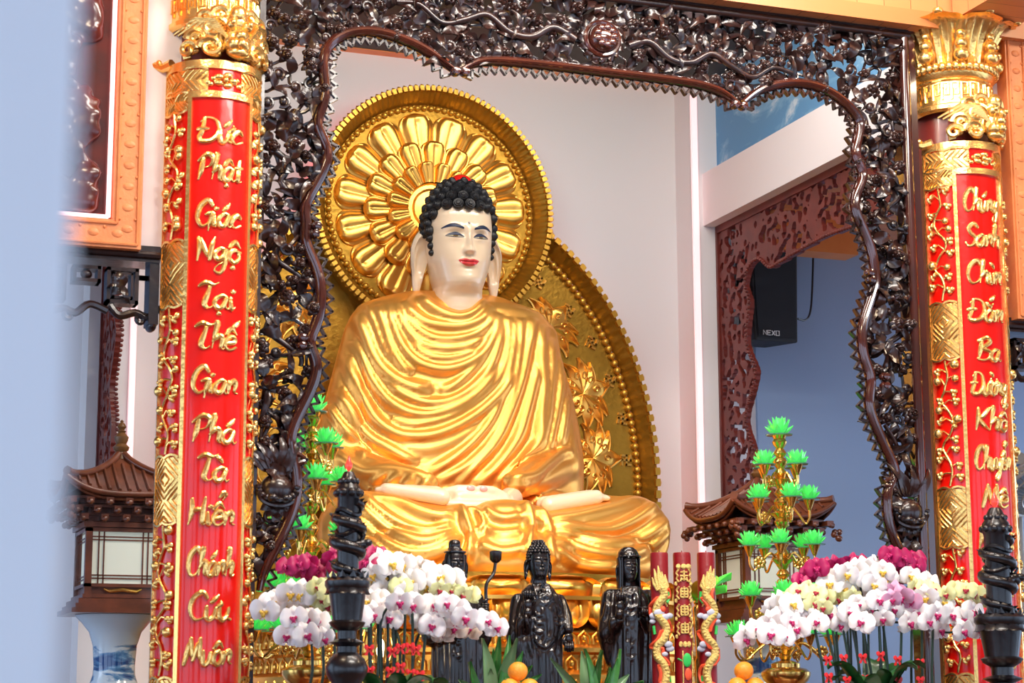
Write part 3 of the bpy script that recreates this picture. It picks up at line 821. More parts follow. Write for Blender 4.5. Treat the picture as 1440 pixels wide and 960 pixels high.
# ------------------------------------------------------------------ halo and oval mandorla behind the statue
YD = 13.30; XC = 4.3
hz = at(601,296,YD).z; RB = at(601,153,YD).z - hz
RO = at(607,125,YD-.12).z - at(607,291,YD-.12).z
mand = thing('mandorla', 'big gold double disc with lotus petal halo and toothed rim behind the seated statue', 'halo', (XC, YD, 0))
def rim_ring(mb, fun_in, fun_out, ntooth, teeth_mb, yd0, yd1, a0=0, a1=2*PI):
    """fun(a) -> (x,z) curves; pleated flaring band and teeth on its lip"""
    n = ntooth*4; rows = []
    for i in range(n+1):
        a = a0+(a1-a0)*i/n; p = Vector(fun_in(a)); q = Vector(fun_out(a)); row = []
        pl = .5+.5*math.cos(2*PI*i/4)
        for t, dy in ((0,0),(.12,-.01),(.2,-.035),(.92,-.11),(1,-.125),(1.0,-.09),(1.0,.14)):
            c = p.lerp(q, t); y = yd0+(yd1-yd0)*0 + dy*(abs(yd1-yd0)/.125)
            if .15 < t < .95: y -= .012*pl
            row.append((c.x, y, c.y))
        rows.append(row)
    mb.grid(rows)
    for i in range(ntooth):
        a = a0+(a1-a0)*(i+.5)/ntooth; da = .3*(a1-a0)/ntooth
        p, q = Vector(fun_in(a)), Vector(fun_out(a)); d = (q-p).normalized(); tn = (Vector(fun_out(a+da))-Vector(fun_out(a-da))); l = tn.length; tn.normalize()
        c = Vector((q.x, yd1+.006, q.y))
        teeth_mb.obox(c, Vector((d.x,0,d.y))*.018, Vector((0,.020,0)), Vector((tn.x,0,tn.y))*(l*.55))
        teeth_mb.add([c+Vector((d.x,0,d.y))*.018+Vector((tn.x,0,tn.y))*l*.55*s+Vector((0,.02*u,0)) for s in (-1,1) for u in (-1,1)]+[c+Vector((d.x,0,d.y))*.034], [(0,1,4),(1,3,4),(3,2,4),(2,0,4)])
# disc of the halo
dk = MB(); n = 96
dk.lathe([(1e-3,0),(RB+.03,0),(RB+.03,.16),(1e-3,.16)], (XC,YD+.16,hz), n, axis=(0,-1,0))
dk.v = [(x, y, z) for x, y, z in dk.v]
MB_back = dk
# oval
oz = at(610,680,YD).z; OA = at(928,650,YD-.12).x - XC; OB = at(770,280,YD).z - oz
OAi = at(899,640,YD).x - XC; OBi = OB - (OA-OAi)*1.05
def osec(a, A, B): return (XC + A*math.copysign(abs(math.sin(a))**.97, math.sin(a)), oz + B*math.copysign(abs(math.cos(a))**.97, math.cos(a)))
ov = MB(); N = 120
ring = [osec(2*PI*k/N, OAi+.02, OBi+.02) for k in range(N)]
ov.prism([(x, YD+.05, z) for x, z in ring], (0,.1,0))
GREENG = GOLDD
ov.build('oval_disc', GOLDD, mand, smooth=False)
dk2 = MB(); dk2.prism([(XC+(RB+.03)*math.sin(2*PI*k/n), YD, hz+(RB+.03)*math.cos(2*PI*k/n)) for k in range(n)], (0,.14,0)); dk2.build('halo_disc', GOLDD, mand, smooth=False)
rm = MB(); th = MB()
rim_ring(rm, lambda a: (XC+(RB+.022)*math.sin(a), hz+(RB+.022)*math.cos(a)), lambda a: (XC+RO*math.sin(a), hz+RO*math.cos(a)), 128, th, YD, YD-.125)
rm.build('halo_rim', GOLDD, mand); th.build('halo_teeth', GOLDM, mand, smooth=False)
acut = next(a for a in [k*.002 for k in range(1500)] if math.hypot(osec(a,OA,OB)[0]-XC, osec(a,OA,OB)[1]-hz) > RO+.005)
for s0, s1 in ((acut, PI-.25), (-PI+.25, -acut)):
    rm = MB(); th = MB()
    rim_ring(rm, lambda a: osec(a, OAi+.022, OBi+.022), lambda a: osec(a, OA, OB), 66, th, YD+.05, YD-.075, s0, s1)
    rm.build('oval_rim', GOLDD, mand); rm = th; rm.build('oval_teeth', GOLDM, mand, smooth=False)
bd = MB()
for k in range(92):
    a = 2*PI*k/92; bd.ell((XC+RB*math.sin(a), YD-.012, hz+RB*math.cos(a)), .0235, 9, 7)
bd.tube([(XC+RB*math.sin(2*PI*k/92), YD-.006, hz+RB*math.cos(2*PI*k/92)) for k in range(93)], .008, 5)
bd.build('bead_border', GOLDM, mand)
for sg in (1, -1):
    bd = MB(); pts = []; a = acut+.005; last = None
    while a < PI-.3:
        x, z = osec(a, OAi, OBi)
        if math.hypot(x-XC, z-hz) > RO-.02 and (last is None or math.hypot(x-last[0], z-last[1]) >= .056):
            last = (x, z); pts.append((XC+sg*(x-XC), YD+.04, z)); bd.ell((XC+sg*(x-XC), YD+.035, z), .0285, 9, 7)
        a += .0008
    bd.tube(pts, .009, 5); bd.build('bead_border', GOLDM, mand)
# petals
def petal_mesh(L, Wd, name):
    m = MB(); P_ = []
    n1, n2 = 22, 21
    for i in range(n1+1):
        t = i/n1; row = []
        # half width: narrow at the root, round at the tip
        w = Wd*(.66+.34*min(1,t/.6)**1.1) * (math.sqrt(max(0,1-((t-.68)/.32)**2)) if t > .68 else 1)
        w = max(w, .003)
        for j in range(n2+1):
            u = j/n2*2-1
            edge = max(abs(u), 0 if t < .68 else ((t-.68)/.32)**1.4*.98)
            h = .055*(1-edge**4)                     # cushion
            h -= .020*math.exp(-((edge-.80)/.07)**2) # groove inside the border
            h += .006*math.exp(-((edge-.5)/.3)**2)
            h -= .012*math.exp(-(u/.05)**2)*(1 if t < .72 else max(0,(1-t)/.2))*(t>.08) # mid vein
            row.append((u*w, -h*(.55+.45*t), (t-.5)*L))
        P_.append(row)
    m.grid(P_)
    return m.mesh(name, GOLD, ang=80)
for (rc, L, wd, cnt, off, dy) in ((.755,.40,.178,15,.02,0.),(.525,.30,.130,15,.02+PI/15,-.035),(.355,.21,.090,15,.02,-.065)):
    me = petal_mesh(L*RB, wd*RB, 'halo_petal')
    for k in range(cnt):
        a = 2*PI*k/cnt - .2+off
        inst('halo_petal', me, mand, Matrix.Translation((rc*RB*math.sin(a), dy, hz+rc*RB*math.cos(a))) @ Matrix.Rotation(a, 4, 'Y'))
ct = MB(); ct.lathe([(.27*RB,0),(.27*RB,.05),(.25*RB,.065),(.235*RB,.05),(.20*RB,.05),(.19*RB,.062),(.175*RB,.05),(1e-3,.055)], (XC,YD,hz), 60, axis=(0,-1,0)); ct.build('halo_boss', GOLD, mand)
# lotus reliefs and fylfot signs on the oval
def lotus_relief(mb, p, ang, s):
    def T(x, z, y=0): c, q = math.cos(ang), math.sin(ang); return Vector((p.x+s*(x*c-z*q), p.y-y, p.z+s*(x*q+z*c)))
    def pet(a, L, w, curl):
        cx = []; 
        for i in range(9):
            t = i/8; aa = a+curl*t*t; cx.append((L*t*math.cos(aa), L*t*math.sin(aa), w*math.sin(PI*min(.99,.12+.88*t**.8))+.004, aa))
        A = [T(x-hw*math.sin(aa), z+hw*math.cos(aa), .012) for x, z, hw, aa in cx]; B = [T(x+hw*math.sin(aa), z-hw*math.cos(aa), .012) for x, z, hw, aa in cx]
        Mi = [T(x, z, .035) for x, z, hw, aa in cx]
        mb.grid([A, Mi, B]); 
        mb.tube(A+B[::-1], .0085*s**.3, 5)
        sp = [T(cx[4][0]+.035*(1-.8*k/11)*math.cos(6*k/11+a), cx[4][1]+.035*(1-.8*k/11)*math.sin(6*k/11+a), .035) for k in range(12)]
        mb.tube(sp, .007, 5)
    pet(0, .28, .10, 0)
    for sg in (-1, 1):
        pet(sg*.55, .30, .062, sg*.42); pet(sg*.98, .33, .066, sg*.34); pet(sg*1.42, .32, .062, sg*.4); pet(sg*1.95, .25, .055, sg*.45); pet(sg*2.5, .19, .05, sg*.4)
lo = [(770,462,.95,50),(817,555,1.0,20),(831,645,1.0,2)]
for px, py, s, ad in lo:
    p = at(px, py, YD+.05); 
    for sg in (1, -1):
        m = MB(); a = math.radians(ad); q = Vector((p.x if sg > 0 else 2*XC-p.x, p.y, p.z))
        lotus_relief(m, q, a if sg > 0 else PI-a, .82*s)
        m.build('lotus_relief', GOLD, mand)
for px, py, rot in ((758,397,.55),(799,437,.5),(832,482,.4),(857,535,.28),(875,589,.15),(880,647,.02)):
    p = at(px, py, YD+.05)
    for sg in (1, -1):
        m = MB(); q = Vector((p.x if sg > 0 else 2*XC-p.x, p.y-.006, p.z)); r_ = -rot*sg; u = .033; h = .0075
        def T(x, z): return Vector((q.x+x*math.cos(r_)-z*math.sin(r_), q.y, q.z+x*math.sin(r_)+z*math.cos(r_)))
        ax, az = T(1,0)-q, T(0,1)-q
        def bar(x0, z0, x1, z1):
            m.obox(T((x0+x1)/2,(z0+z1)/2), ax*(abs(x1-x0)/2+h), Vector((0,.008,0)), az*(abs(z1-z0)/2+h))
        bar(-u,0,u,0); bar(0,-u,0,u); bar(0,u,-u,u); bar(0,-u,u,-u); bar(u,0,u,u); bar(-u,0,-u,-u)
        m.build('fylfot_sign', GOLD, mand, smooth=False)
# red led rope behind both rims
LEDR = mat('led_red', (1,.2,.2), .5, emit=(1.0,.10,.10), es=6)
ld = MB()
ld.tube([(XC+(RO-.05)*math.sin(2*PI*k/80), YB-.06, hz+(RO-.05)*math.cos(2*PI*k/80)) for k in range(81)], .012, 6, caps=False)
ld.tube([(osec(2*PI*k/100, OA-.05, OB-.05)[0], YB-.06, osec(2*PI*k/100, OA-.05, OB-.05)[1]) for k in range(101)], .012, 6, caps=False)
ld.build('led_rope', LEDR, mand)
br = MB(); br.box(XC-.3, YD+.1, hz-.3, XC+.3, YB, hz+.3); br.box(XC-.5, YD+.12, 1.0, XC+.5, YB, oz+.5); br.build('bracket', GOLDD, mand, smooth=False)
# ------------------------------------------------------------------ head builder (shared by the big statue and the small ones)
SECS = [(-.36,.185,.16,.18),(-.27,.168,.145,.165),(-.22,.166,.143,.162),(-.205,.160,.137,.158),(-.19,.165,.142,.16),(-.15,.164,.142,.16),(-.135,.158,.136,.157),(-.12,.163,.142,.16),
        (-.08,.160,.142,.165),(-.05,.156,.146,.172),(-.028,.150,.160,.178),(-.010,.147,.180,.183),(.008,.144,.197,.187),(.03,.151,.207,.19),(.06,.161,.212,.195),(.1,.173,.213,.2),(.16,.191,.212,.205),(.22,.198,.210,.21),
        (.3,.202,.210,.215),(.38,.203,.212,.22),(.45,.200,.205,.22),(.52,.188,.186,.205),(.58,.16,.155,.17),(.62,.11,.10,.12),(.64,.02,.02,.02)]
def _si(z, k):
    if z <= SECS[0][0]: return SECS[0][k]
    for a, b in zip(SECS, SECS[1:]):
        if z <= b[0]: t = (z-a[0])/(b[0]-a[0]); return a[k]+(b[k]-a[k])*t
    return SECS[-1][k]
def _g(x, s): return math.exp(-(x/s)**2)
def feat(x, z):
    ax = abs(x); h = 0
    # nose
    if z >= .215: am = max(0, .056-.040*((z-.215)/.125)) if z < .34 else .016*max(0, 1-(z-.34)/.05)
    else: am = .056*_g(.215-z, .013)
    wd = .017+.008*_g(z-.22,.03)
    h += am*_g(x, wd) + .020*_g(ax-.026,.013)*_g(z-.218,.017)
    h += .010*_g(ax-.085,.06)*_g(z-.362,.018)            # brow
    h -= .020*_g(ax-.078,.048)*_g(z-.322,.022)           # socket
    h += .016*_g(ax-.080,.036)*_g(z-.302,.020)           # lid
    h += .010*_g(ax-.105,.06)*_g(z-.20,.07)              # cheek
    h += .012*_g(x,.07)*_g(z-.148,.045)
    h += .013*_g(x,.043)*_g(z-.160,.010) + .016*_g(x,.034)*_g(z-.137,.011) - .012*_g(x,.05)*_g(z-.1485,.0045)
    h -= .007*_g(x,.04)*_g(z-.113,.012) + .004*_g(x,.008)*_g(z-.185,.018)
    h += .016*_g(x,.06)*_g(z-.05,.035)
    return h
NF = 2.35
def face_pt(x, z, off=0.):
    w, f = _si(z,1), _si(z,2); q = max(0, 1-abs(x/w)**NF)
    return Vector((x, -(f*q**(1/NF) + feat(x,z) + off), z))
class Head:
    """local frame: x right, -y front, z up from the chin; T maps to world"""
    def __init__(s, T): s.T = T
    def skin(s, rows_fine=True):
        zs = list(np.arange(-.36,-.03,.012)) + list(np.arange(-.03,.45,.006 if rows_fine else .010)) + [.46,.48,.5,.52,.54,.56,.58,.6,.62,.635,.64]
        na = 132 if rows_fine else 76; m = MB(); P_ = []
        for z in zs:
            w, f, b = _si(z,1), _si(z,2), _si(z,3); row = []
            for k in range(na):
                u = k/na; a = 2*PI*u; a = a - .55*math.sin(a)     # denser towards the front (a = 0)
                sx, cx = math.sin(a), math.cos(a)
                x = w*math.copysign(abs(sx)**(2/NF), sx)
                if cx >= 0: y = -(f*abs(cx)**(2/NF) + feat(x,z)*min(1, cx*3))
                else: y = b*abs(cx)**(2/2.0)
                row.append(s.T @ Vector((x,y,z)))
            P_.append(row)
        m.grid(P_, closed_v=True); nn = len(P_); 
        m.f.append(tuple(range(na))); m.mi.append(0); m.f.append(tuple((nn-1)*na+k for k in range(na))); m.mi.append(0)
        return m
    def patch(s, mb, lo, hi, n=24, k=4, off=.002, dome=0.):
        """strip between two lists-of-(x,z) functions of t"""
        rows = []
        for i in range(n+1):
            t = i/n; a, b = lo(t), hi(t); row = []
            for j in range(k+1):
                q = j/k; x, z = a[0]+(b[0]-a[0])*q, a[1]+(b[1]-a[1])*q
                row.append(s.T @ face_pt(x, z, off+dome*math.sin(PI*q)*math.sin(PI*min(.98,max(.02,t)))))
            rows.append(row)
        mb.grid(rows)
    def lips(s):
        m = MB(); L = .066
        up = lambda t: (L*(2*t-1), .1485+.009*(2*t-1)**2+.021*max(0,1-(2*t-1)**2)**.75*(1-.30*_g(2*t-1,.20)))
        md = lambda t: (L*(2*t-1), .1485+.009*(2*t-1)**2)
        dn = lambda t: (L*(2*t-1), .1485+.009*(2*t-1)**2-.027*max(0,1-(2*t-1)**2)**.8)
        s.patch(m, md, up, 26, 4, .0015, .002); s.patch(m, dn, md, 26, 4, .0015, .003); return m
    def brow(s, sg):
        m = MB()
        z = lambda t: .356+.022*math.sin(PI*(t*.90))-.008*t
        th = lambda t: .004+.0185*math.sin(PI*min(1,(t*.85+.12)))
        s.patch(m, lambda t: (sg*(.034+.126*t), z(t)-th(t)*.5), lambda t: (sg*(.034+.126*t), z(t)+th(t)*.5), 20, 3, .002, .002); return m
    def lid(s, sg):
        m = MB(); X = lambda t: sg*(.030+.108*t)
        top = lambda t: (X(t), .304+.027*math.sin(PI*t**.85)**.9+.007*t)
        bot = lambda t: (X(t), .304+.0065*math.sin(PI*t)+.007*t)
        s.patch(m, bot, top, 20, 3, .0025, .002)
        s.patch(m, lambda t: (X(t), .3015-.007*math.sin(PI*t)+.007*t), lambda t: (X(t), .3045-.007*math.sin(PI*t)+.007*t), 20, 1, .0022); return m
    def eye(s, sg):
        m = MB(); X = lambda t: sg*(.036+.092*t)
        s.patch(m, lambda t: (X(t), .3035-.005*math.sin(PI*t)+.006*t), lambda t: (X(t), .304+.011*math.sin(PI*t)+.006*t), 16, 2, .0015); return m
    def iris(s, sg):
        m = MB(); X = lambda t: sg*(.066+.032*t)
        s.patch(m, lambda t: (X(t), .3055-.004*math.sin(PI*t)), lambda t: (X(t), .307+.0085*math.sin(PI*t)**.5), 10, 2, .002); return m
    def ear(s, sg):
        m = MB(); nr, na = 12, 44
        c = Vector((sg*.243, .035, .165)); e = Vector((sg*.80, -.10, 0)).normalized(); up = Vector((-sg*.10, -.03, 1)).normalized(); nn = e.cross(up)*(-sg)
        if nn.y > 0: nn = -nn
        def wv(v): return .040+.030*max(0,min(1,(v+.35)/.8)) 
        F, B = [], []
        for i in range(nr+1):
            r = i/nr; rf, rb = [], []
            for k in range(na):
                a = 2*PI*k/na; v = r*math.sin(a)
                sh = -.012*max(0,-v-.2)
                p = c + e*(wv(v)*r*math.cos(a)+sh) + up*(.205*v)
                upper = max(0, min(1, (v+.55)/.25))
                h = .016 + upper*(.022*math.exp(-((r-.84)/.11)**2) - .022*math.exp(-(r/.55)**2) + .010*math.exp(-((r-.5)/.12)**2)*max(0,math.cos(a-.6))) + (1-upper)*.014*(1-r**4)
                rf.append(s.T @ (p + nn*(h*(1 if r < .97 else .45)))); rb.append(s.T @ (p - nn*(.018*(1-r**3)+.002)))
            F.append(rf); B.append(rb)
        m.grid(F, closed_v=True); m.grid(B, closed_v=True, flip=True); return m
def curl_prof(r): return [(r,0),(r*1.02,r*.3),(r*.86,r*.62),(r*.74,r*.60),(r*.62,r*.86),(r*.46,r*.84),(r*.32,r*1.04),(r*.02,r*1.08)]
def hair_curls(T):
    """(position, outward, radius) in world space"""
    out = []
    def dome(az, z):   # az 0 = front
        zc, A, B, C = .40, .208, .222, .285
        q = max(0, 1-((z-zc)/C)**2) if z > zc else 1; rr = math.sqrt(q)
        p = Vector((A*rr*math.sin(az), -B*rr*math.cos(az)*1.0, z))
        nrm = Vector((p.x/A**2, p.y/B**2, (max(z,zc)-zc)/C**2)).normalized(); return p, nrm
    for i, z in enumerate((.505,.556,.600,.638,.665)):
        p0, _ = dome(PI/2, z); circ = 2*PI*p0.x; n = max(5, int(circ/.066))
        for k in range(n):
            az = 2*PI*(k+.5*(i%2))/n; p, nn = dome(az, z); out.append((p, nn, .036))
    for i, z in enumerate((.452,.400,.350)):
        for sg in (-1, 1):
            for k in range(5):
                az = sg*(math.radians(66+4*i)+.32*(k+.5*(i%2))); p, nn = dome(az, z); out.append((p, nn, .036))
    for sg in (-1, 1):
        for z, r, az in ((.305,.026,76),(.258,.023,75),(.214,.020,74)):
            a = math.radians(az); x = sg*_si(z,1)*math.sin(a)**(2/NF); p = face_pt(x, z); nn = Vector((sg*math.sin(a), -math.cos(a), 0)); out.append((p, nn, r))
    return out
def hair_cap(T):
    m = MB(); P_ = []
    for i in range(25):
        row = []
        for k in range(48):
            az = 2*PI*k/48; fr = max(0, math.cos(az)); 
            zlow = .50 if abs(((az+PI)%(2*PI))-PI) < math.radians(62) else .30
            t = i/24; z = zlow + (.682-zlow)*math.sin(t*PI/2); q = max(0, 1-((z-.40)/.283)**2) if z > .40 else 1; rr = math.sqrt(q) if i < 24 else 0
            row.append(T @ Vector((.206*rr*math.sin(az), -.220*rr*math.cos(az), z)))
        P_.append(row)
    m.grid(P_, closed_v=True); return m
# ------------------------------------------------------------------ the big seated statue
YT = 12.8
st = thing('seated_statue', 'huge golden robed statue sitting cross-legged on the lotus throne, pale face', 'statue', (XC, 12.4, at(700,801,11.1).z))
# --- gold robe: union of body masses, then traced drapery
rb_ = MB()
rowsT = [(414,575,705,.10,.10),(421,548,722,.14,.14),(428,528,744,.19,.18),(437,505,762,.23,.22),(455,491,772,.27,.26),(500,477,786,.30,.32),(550,465,801,.33,.36),(600,453,811,.36,.40),(650,446,816,.40,.42),(700,448,815,.42,.42),(760,470,800,.42,.42)]
Tp = []
for y, xl, xr, df, db in rowsT:
    a, b = at(xl,y,YT), at(xr,y,YT); cx, hw = (a.x+b.x)/2, (b.x-a.x)/2; row = []
    for k in range(64):
        t = 2*PI*k/64; s_, c_ = math.sin(t), math.cos(t); ex = 2/2.5
        row.append((cx*.5+XC*.5+hw*math.copysign(abs(s_)**ex, s_), YT-(df if c_ > 0 else db)*math.copysign(abs(c_)**ex, c_), (a.z+b.z)/2))
    Tp.append(row)
rb_.grid(Tp, closed_v=True); 
nT = len(Tp); rb_.f.append(tuple(range(64))); rb_.mi.append(0); rb_.f.append(tuple((nT-1)*64+k for k in range(64))); rb_.mi.append(0)
def limb(mb, a, b, r0, r1, sq=1.0, n=14):
    a, b = Vector(a), Vector(b); d = b-a
    pts = [a+d*(i/n) for i in range(n+1)]; rr = [r0+(r1-r0)*i/n for i in range(n+1)]
    mb.tube(pts, rr, 24, up=(0,0,1), flat=(1,sq)); mb.ell(a, (r0,r0,r0*sq), 24, 14); mb.ell(b, (r1,r1,r1*sq), 20, 12)
def A3(px, py, Y): return at(px, py, Y)
eL, wL = A3(468,652,12.62), A3(600,683,12.12); eR, wR = A3(785,655,12.62), A3(722,684,12.12)
shL, shR = A3(510,470,12.78), A3(758,475,12.78)
limb(rb_, shL, eL, .13, .16); limb(rb_, shR, eR, .13, .16)
limb(rb_, eL, wL, .15, .085); limb(rb_, eR, wR, .15, .085)
kL = A3(505,748,11.95); kR = A3(903,752,11.95)
kL.x = XC-1.16+.27; kR.x = XC+1.19-.26
limb(rb_, kL, (XC-.12, 11.72, A3(650,757,11.72).z), .262, .18, .98); limb(rb_, kR, (XC+.15, 11.72, A3(730,760,11.72).z), .262, .18, .98)
limb(rb_, (kL.x+.0,kL.y+.02,kL.z), (XC-.35,12.7,kL.z+.05), .25, .3, 1.0); limb(rb_, (kR.x,kR.y+.02,kR.z), (XC+.35,12.7,kR.z+.05), .25, .3, 1.0)
zs_ = st.location.z
for dx, dy, rx, ry in ((0,11.62,.42,.22),(-.5,11.78,.5,.28),(.52,11.78,.5,.28)):
    rb_.ell((XC+dx, dy, zs_+.10), (rx,ry,.20), 28, 16)
rb_.ell((XC, 11.75, A3(690,745,11.7).z), (.34,.22,.2), 24, 14)
RV, RN, RF = remesh(rb_, .017, 10)
# flatten under the seat
RV[:,2] = np.maximum(RV[:,2], zs_+.001)
F_T = [ # torso drapery ridges: photo polylines, half width px, height m
 ([(590,412),(604,429),(627,442),(650,445),(668,437),(682,420)],5,.030),
 ([(567,421),(580,440),(600,453),(630,458),(655,457),(677,448),(690,428)],6,.026),
 ([(567,441),(586,462),(609,475),(636,477),(664,471),(684,458),(697,438)],5.5,.026),
 ([(556,424),(564,450),(577,470),(595,484),(625,490),(659,486),(681,471)],5,.024),
 ([(577,478),(595,496),(618,503),(645,501),(673,491)],4.5,.022),
 ([(545,425),(552,455),(563,483),(580,504),(600,515),(627,519),(655,512),(680,495),(694,470),(700,440)],6,.032),
 ([(530,428),(540,458),(549,487),(563,512),(579,528)],6,.030),
 ([(618,551),(641,540),(668,515),(687,492),(697,470),(702,445)],5,.024),
 ([(501,441),(513,468),(524,499),(540,522),(563,538),(586,546),(606,547)],8,.038),
 ([(516,428),(528,457),(539,487),(555,512)],5,.022),
 ([(535,528),(558,549),(586,563),(613,567),(641,560),(668,542),(687,519),(698,490),(706,450)],6,.032),
 ([(499,476),(510,503),(522,533),(538,556),(554,570),(577,581),(604,583),(636,574),(664,558),(684,538),(703,507)],6.5,.036),
 ([(549,588),(572,596),(590,596),(622,589),(650,576),(678,556),(702,528),(713,490),(714,445)],5,.026),
 ([(487,501),(496,528),(510,560),(526,588),(545,604),(568,613),(600,613),(627,606),(659,590),(689,567),(712,540),(722,500)],7,.038),
 ([(473,549),(490,576),(506,602),(522,618),(540,628),(567,643),(588,652)],7,.036),
 ([(462,570),(480,599),(499,618),(517,638)],5,.028),
 ([(554,624),(590,630),(620,625),(650,612),(680,592)],6,.014),
 ([(597,668),(632,648),(664,622),(690,590),(706,550),(718,505),(724,450)],5.5,.030),
 ([(613,677),(650,659),(678,636),(700,604),(718,560),(727,510),(733,447)],5.5,.030),
 ([(640,681),(668,655),(697,622),(716,583),(732,537),(741,492),(747,464),(751,446)],6,.034),
 ([(668,683),(700,655),(727,618),(739,583),(748,547),(757,508)],6.5,.032),
 ([(697,681),(714,665),(738,645),(759,618),(761,579),(764,542),(761,505),(761,457)],6.5,.032),
 ([(771,476),(775,510),(771,560),(768,588),(757,640)],6,.030),
 ([(780,496),(787,537),(782,579),(775,613),(769,640)],5.5,.028),
 ([(794,556),(792,595),(786,628)],5,.026),
 ([(714,675),(733,672),(750,668),(770,652),(788,638),(806,634)],5,.030),
 ([(712,683),(728,683),(748,676)],3.5,.016),([(733,688),(752,676),(765,660)],4,.014),
 ([(522,681),(536,668),(549,661)],4,.014),([(543,684),(556,670),(567,663)],4,.014),([(567,684),(576,674),(583,667)],4,.014),([(590,687),(598,678),(604,674)],3.5,.014),
 ([(471,631),(490,650),(515,662),(545,658),(580,662),(605,672)],6,.016),
 # legs
 ([(508,686),(535,694),(558,702),(590,717),(618,724),(641,720)],5,.024),
 ([(506,694),(526,714),(549,730),(577,743),(604,748),(636,737)],5.5,.034),
 ([(500,708),(526,730),(554,750),(586,762),(613,760),(641,745)],6,.036),
 ([(498,726),(522,748),(545,766),(577,777),(613,773),(643,754)],5.5,.034),
 ([(500,746),(528,767),(554,783),(590,786),(627,774),(650,752)],5.5,.032),
 ([(622,690),(636,702),(647,713),(655,731),(662,752),(661,773),(655,792)],5,.036),
 ([(643,712),(658,716),(673,721),(680,737),(668,750)],4,.024),
 ([(680,712),(695,724),(712,728),(732,724)],4,.018),([(680,740),(705,750),(735,746)],4.5,.02),([(672,764),(705,776),(742,770)],5,.02),
 ([(769,731),(803,727),(839,719),(872,710),(900,700)],5,.022),
 ([(776,735),(815,744),(853,746),(887,734),(913,717),(928,704)],5.5,.034),
 ([(776,744),(810,756),(848,765),(882,764),(910,752),(934,735),(945,722)],5.5,.034),
 ([(780,756),(815,772),(853,780),(894,777),(925,758),(944,733)],5.5,.034),
 ([(778,768),(805,789),(834,797),(870,796)],5,.026),([(925,788),(941,776),(952,752),(957,733)],5,.026),
 ([(733,700),(741,715),(746,735),(744,760),(738,785)],5,.034),([(756,706),(764,724),(772,746),(773,770),(782,792)],4.5,.030),
 ([(731,722),(750,731),(764,740)],4,.02),([(735,710),(752,702),(762,694)],4.5,.028)]
pp = proj(RV); toc = np.array(EYE)-RV; toc /= np.linalg.norm(toc,axis=1)[:,None]
fac = np.clip((RN*toc).sum(1)*2.2, 0, 1)
disp = np.zeros(len(RV))
for pl, w, a in F_T:
    c = [(p.x, p.y) for p in cat_rom(pl, 5)]
    lo, hi = np.min(c,0)-4*w, np.max(c,0)+4*w
    idx = np.where((pp[:,0]>lo[0])&(pp[:,0]<hi[0])&(pp[:,1]>lo[1])&(pp[:,1]<hi[1])&(fac>0))[0]
    if not len(idx): continue
    d, t = seg_dist(pp[idx], c)
    env = np.clip(np.minimum(t, 1-t)/.12, 0, 1)**.6
    w = w*1.3; h = a*env*np.exp(-(np.abs(d)/w)**2.3)*1.25 - a*.30*env*np.exp(-((d-1.75*w)/(.6*w))**2)
    pos = h > disp[idx]; dd = disp[idx]; dd = np.where(h > 0, np.maximum(dd, h), np.where(dd <= 0, np.minimum(dd, h), dd)); disp[idx] = dd
RV2 = RV + RN*(disp*fac)[:,None]
from_arrays(RV2, RF).build('robe', GOLDR, st, ang=0)
# --- head
chin = at(651,401,12.50); hair_y = at(655,289,12.50).z
HS = (hair_y-chin.z)/.500
TH = Matrix.Translation((XC+.0, 12.70, chin.z)) @ Matrix.Rotation(math.radians(3), 4, 'X') @ Matrix.Scale(HS, 4)
hd = Head(TH)
head = hd.skin().build('head', SKIN, st, ang=70)
hd.lips().build('lips', LIP, head)
for sg in (-1, 1):
    hd.brow(sg).build('eyebrow', NAVY, head); hd.eye(sg).build('eye', EYEW, head); hd.iris(sg).build('iris', EYEI, head); hd.lid(sg).build('eyelid_line', NAVY, head)
    hd.ear(sg).build('ear', SKIN, head, ang=70)
un = MB(); un.ell(TH @ face_pt(0,.392,.0), .008*HS, 10, 8); un.build('urna', mat('urna_pearl', (.45,.40,.38), .3), head)
hr = hair_cap(TH).build('hair', HAIR, st)
cm = {}
base = wloc(st)
for p, nn, r in hair_curls(TH):
    if r not in cm: q = MB(); q.lathe(curl_prof(r*HS), seg=18); cm[r] = q.mesh('hair_curl', HAIR, ang=35)
    w_ = TH @ p; n2 = (TH.to_3x3() @ nn).normalized()
    inst('hair_curl', cm[r], hr, Matrix.Translation(w_-base) @ n2.to_track_quat('Z','Y').to_matrix().to_4x4())
jw = MB(); jw.ell(TH @ Vector((0,-.03,.672)), (.075*HS,.075*HS,.055*HS), 24, 14); jw.build('jewel', REDJ, st)
# --- hands in the lap
hm = MB(); hc = at(668,702,11.80)
def cap(a, b, r0, r1): 
    a, b = hc+Vector(a), hc+Vector(b); hm.tube([a, a.lerp(b,.5), b], [r0,(r0+r1)/2,r1], 14); hm.ell(a, r0, 14, 9); hm.ell(b, r1, 14, 9)
# lower hand, wrist at the right, fingers towards the left
hm.ell(hc+Vector((.15,.06,-.02)), (.15,.11,.065), 22, 14)
for k in range(4):
    y = -.055+.055*k; L = (.225,.265,.275,.25)[k]
    cap((.10,y,-.045+.008*k), (-.05,y-.005,-.048+.010*k), .036, .034); cap((-.05,y-.005,-.048+.010*k), (.02-L,y+.012,-.034+.012*k), .034, .026)
# upper hand, wrist at the left, fingers towards the right
hm.ell(hc+Vector((-.13,.08,.02)), (.12,.10,.055), 22, 14)
for k in range(4):
    y = -.03+.05*k; L = (.22,.27,.28,.25)[k]
    cap((-.12,y,.012+.006*k), (.05,y+.01,.010+.006*k), .034, .032); cap((.05,y+.01,.010+.006*k), (L-.02,y+.02,.012+.006*k), .032, .024)
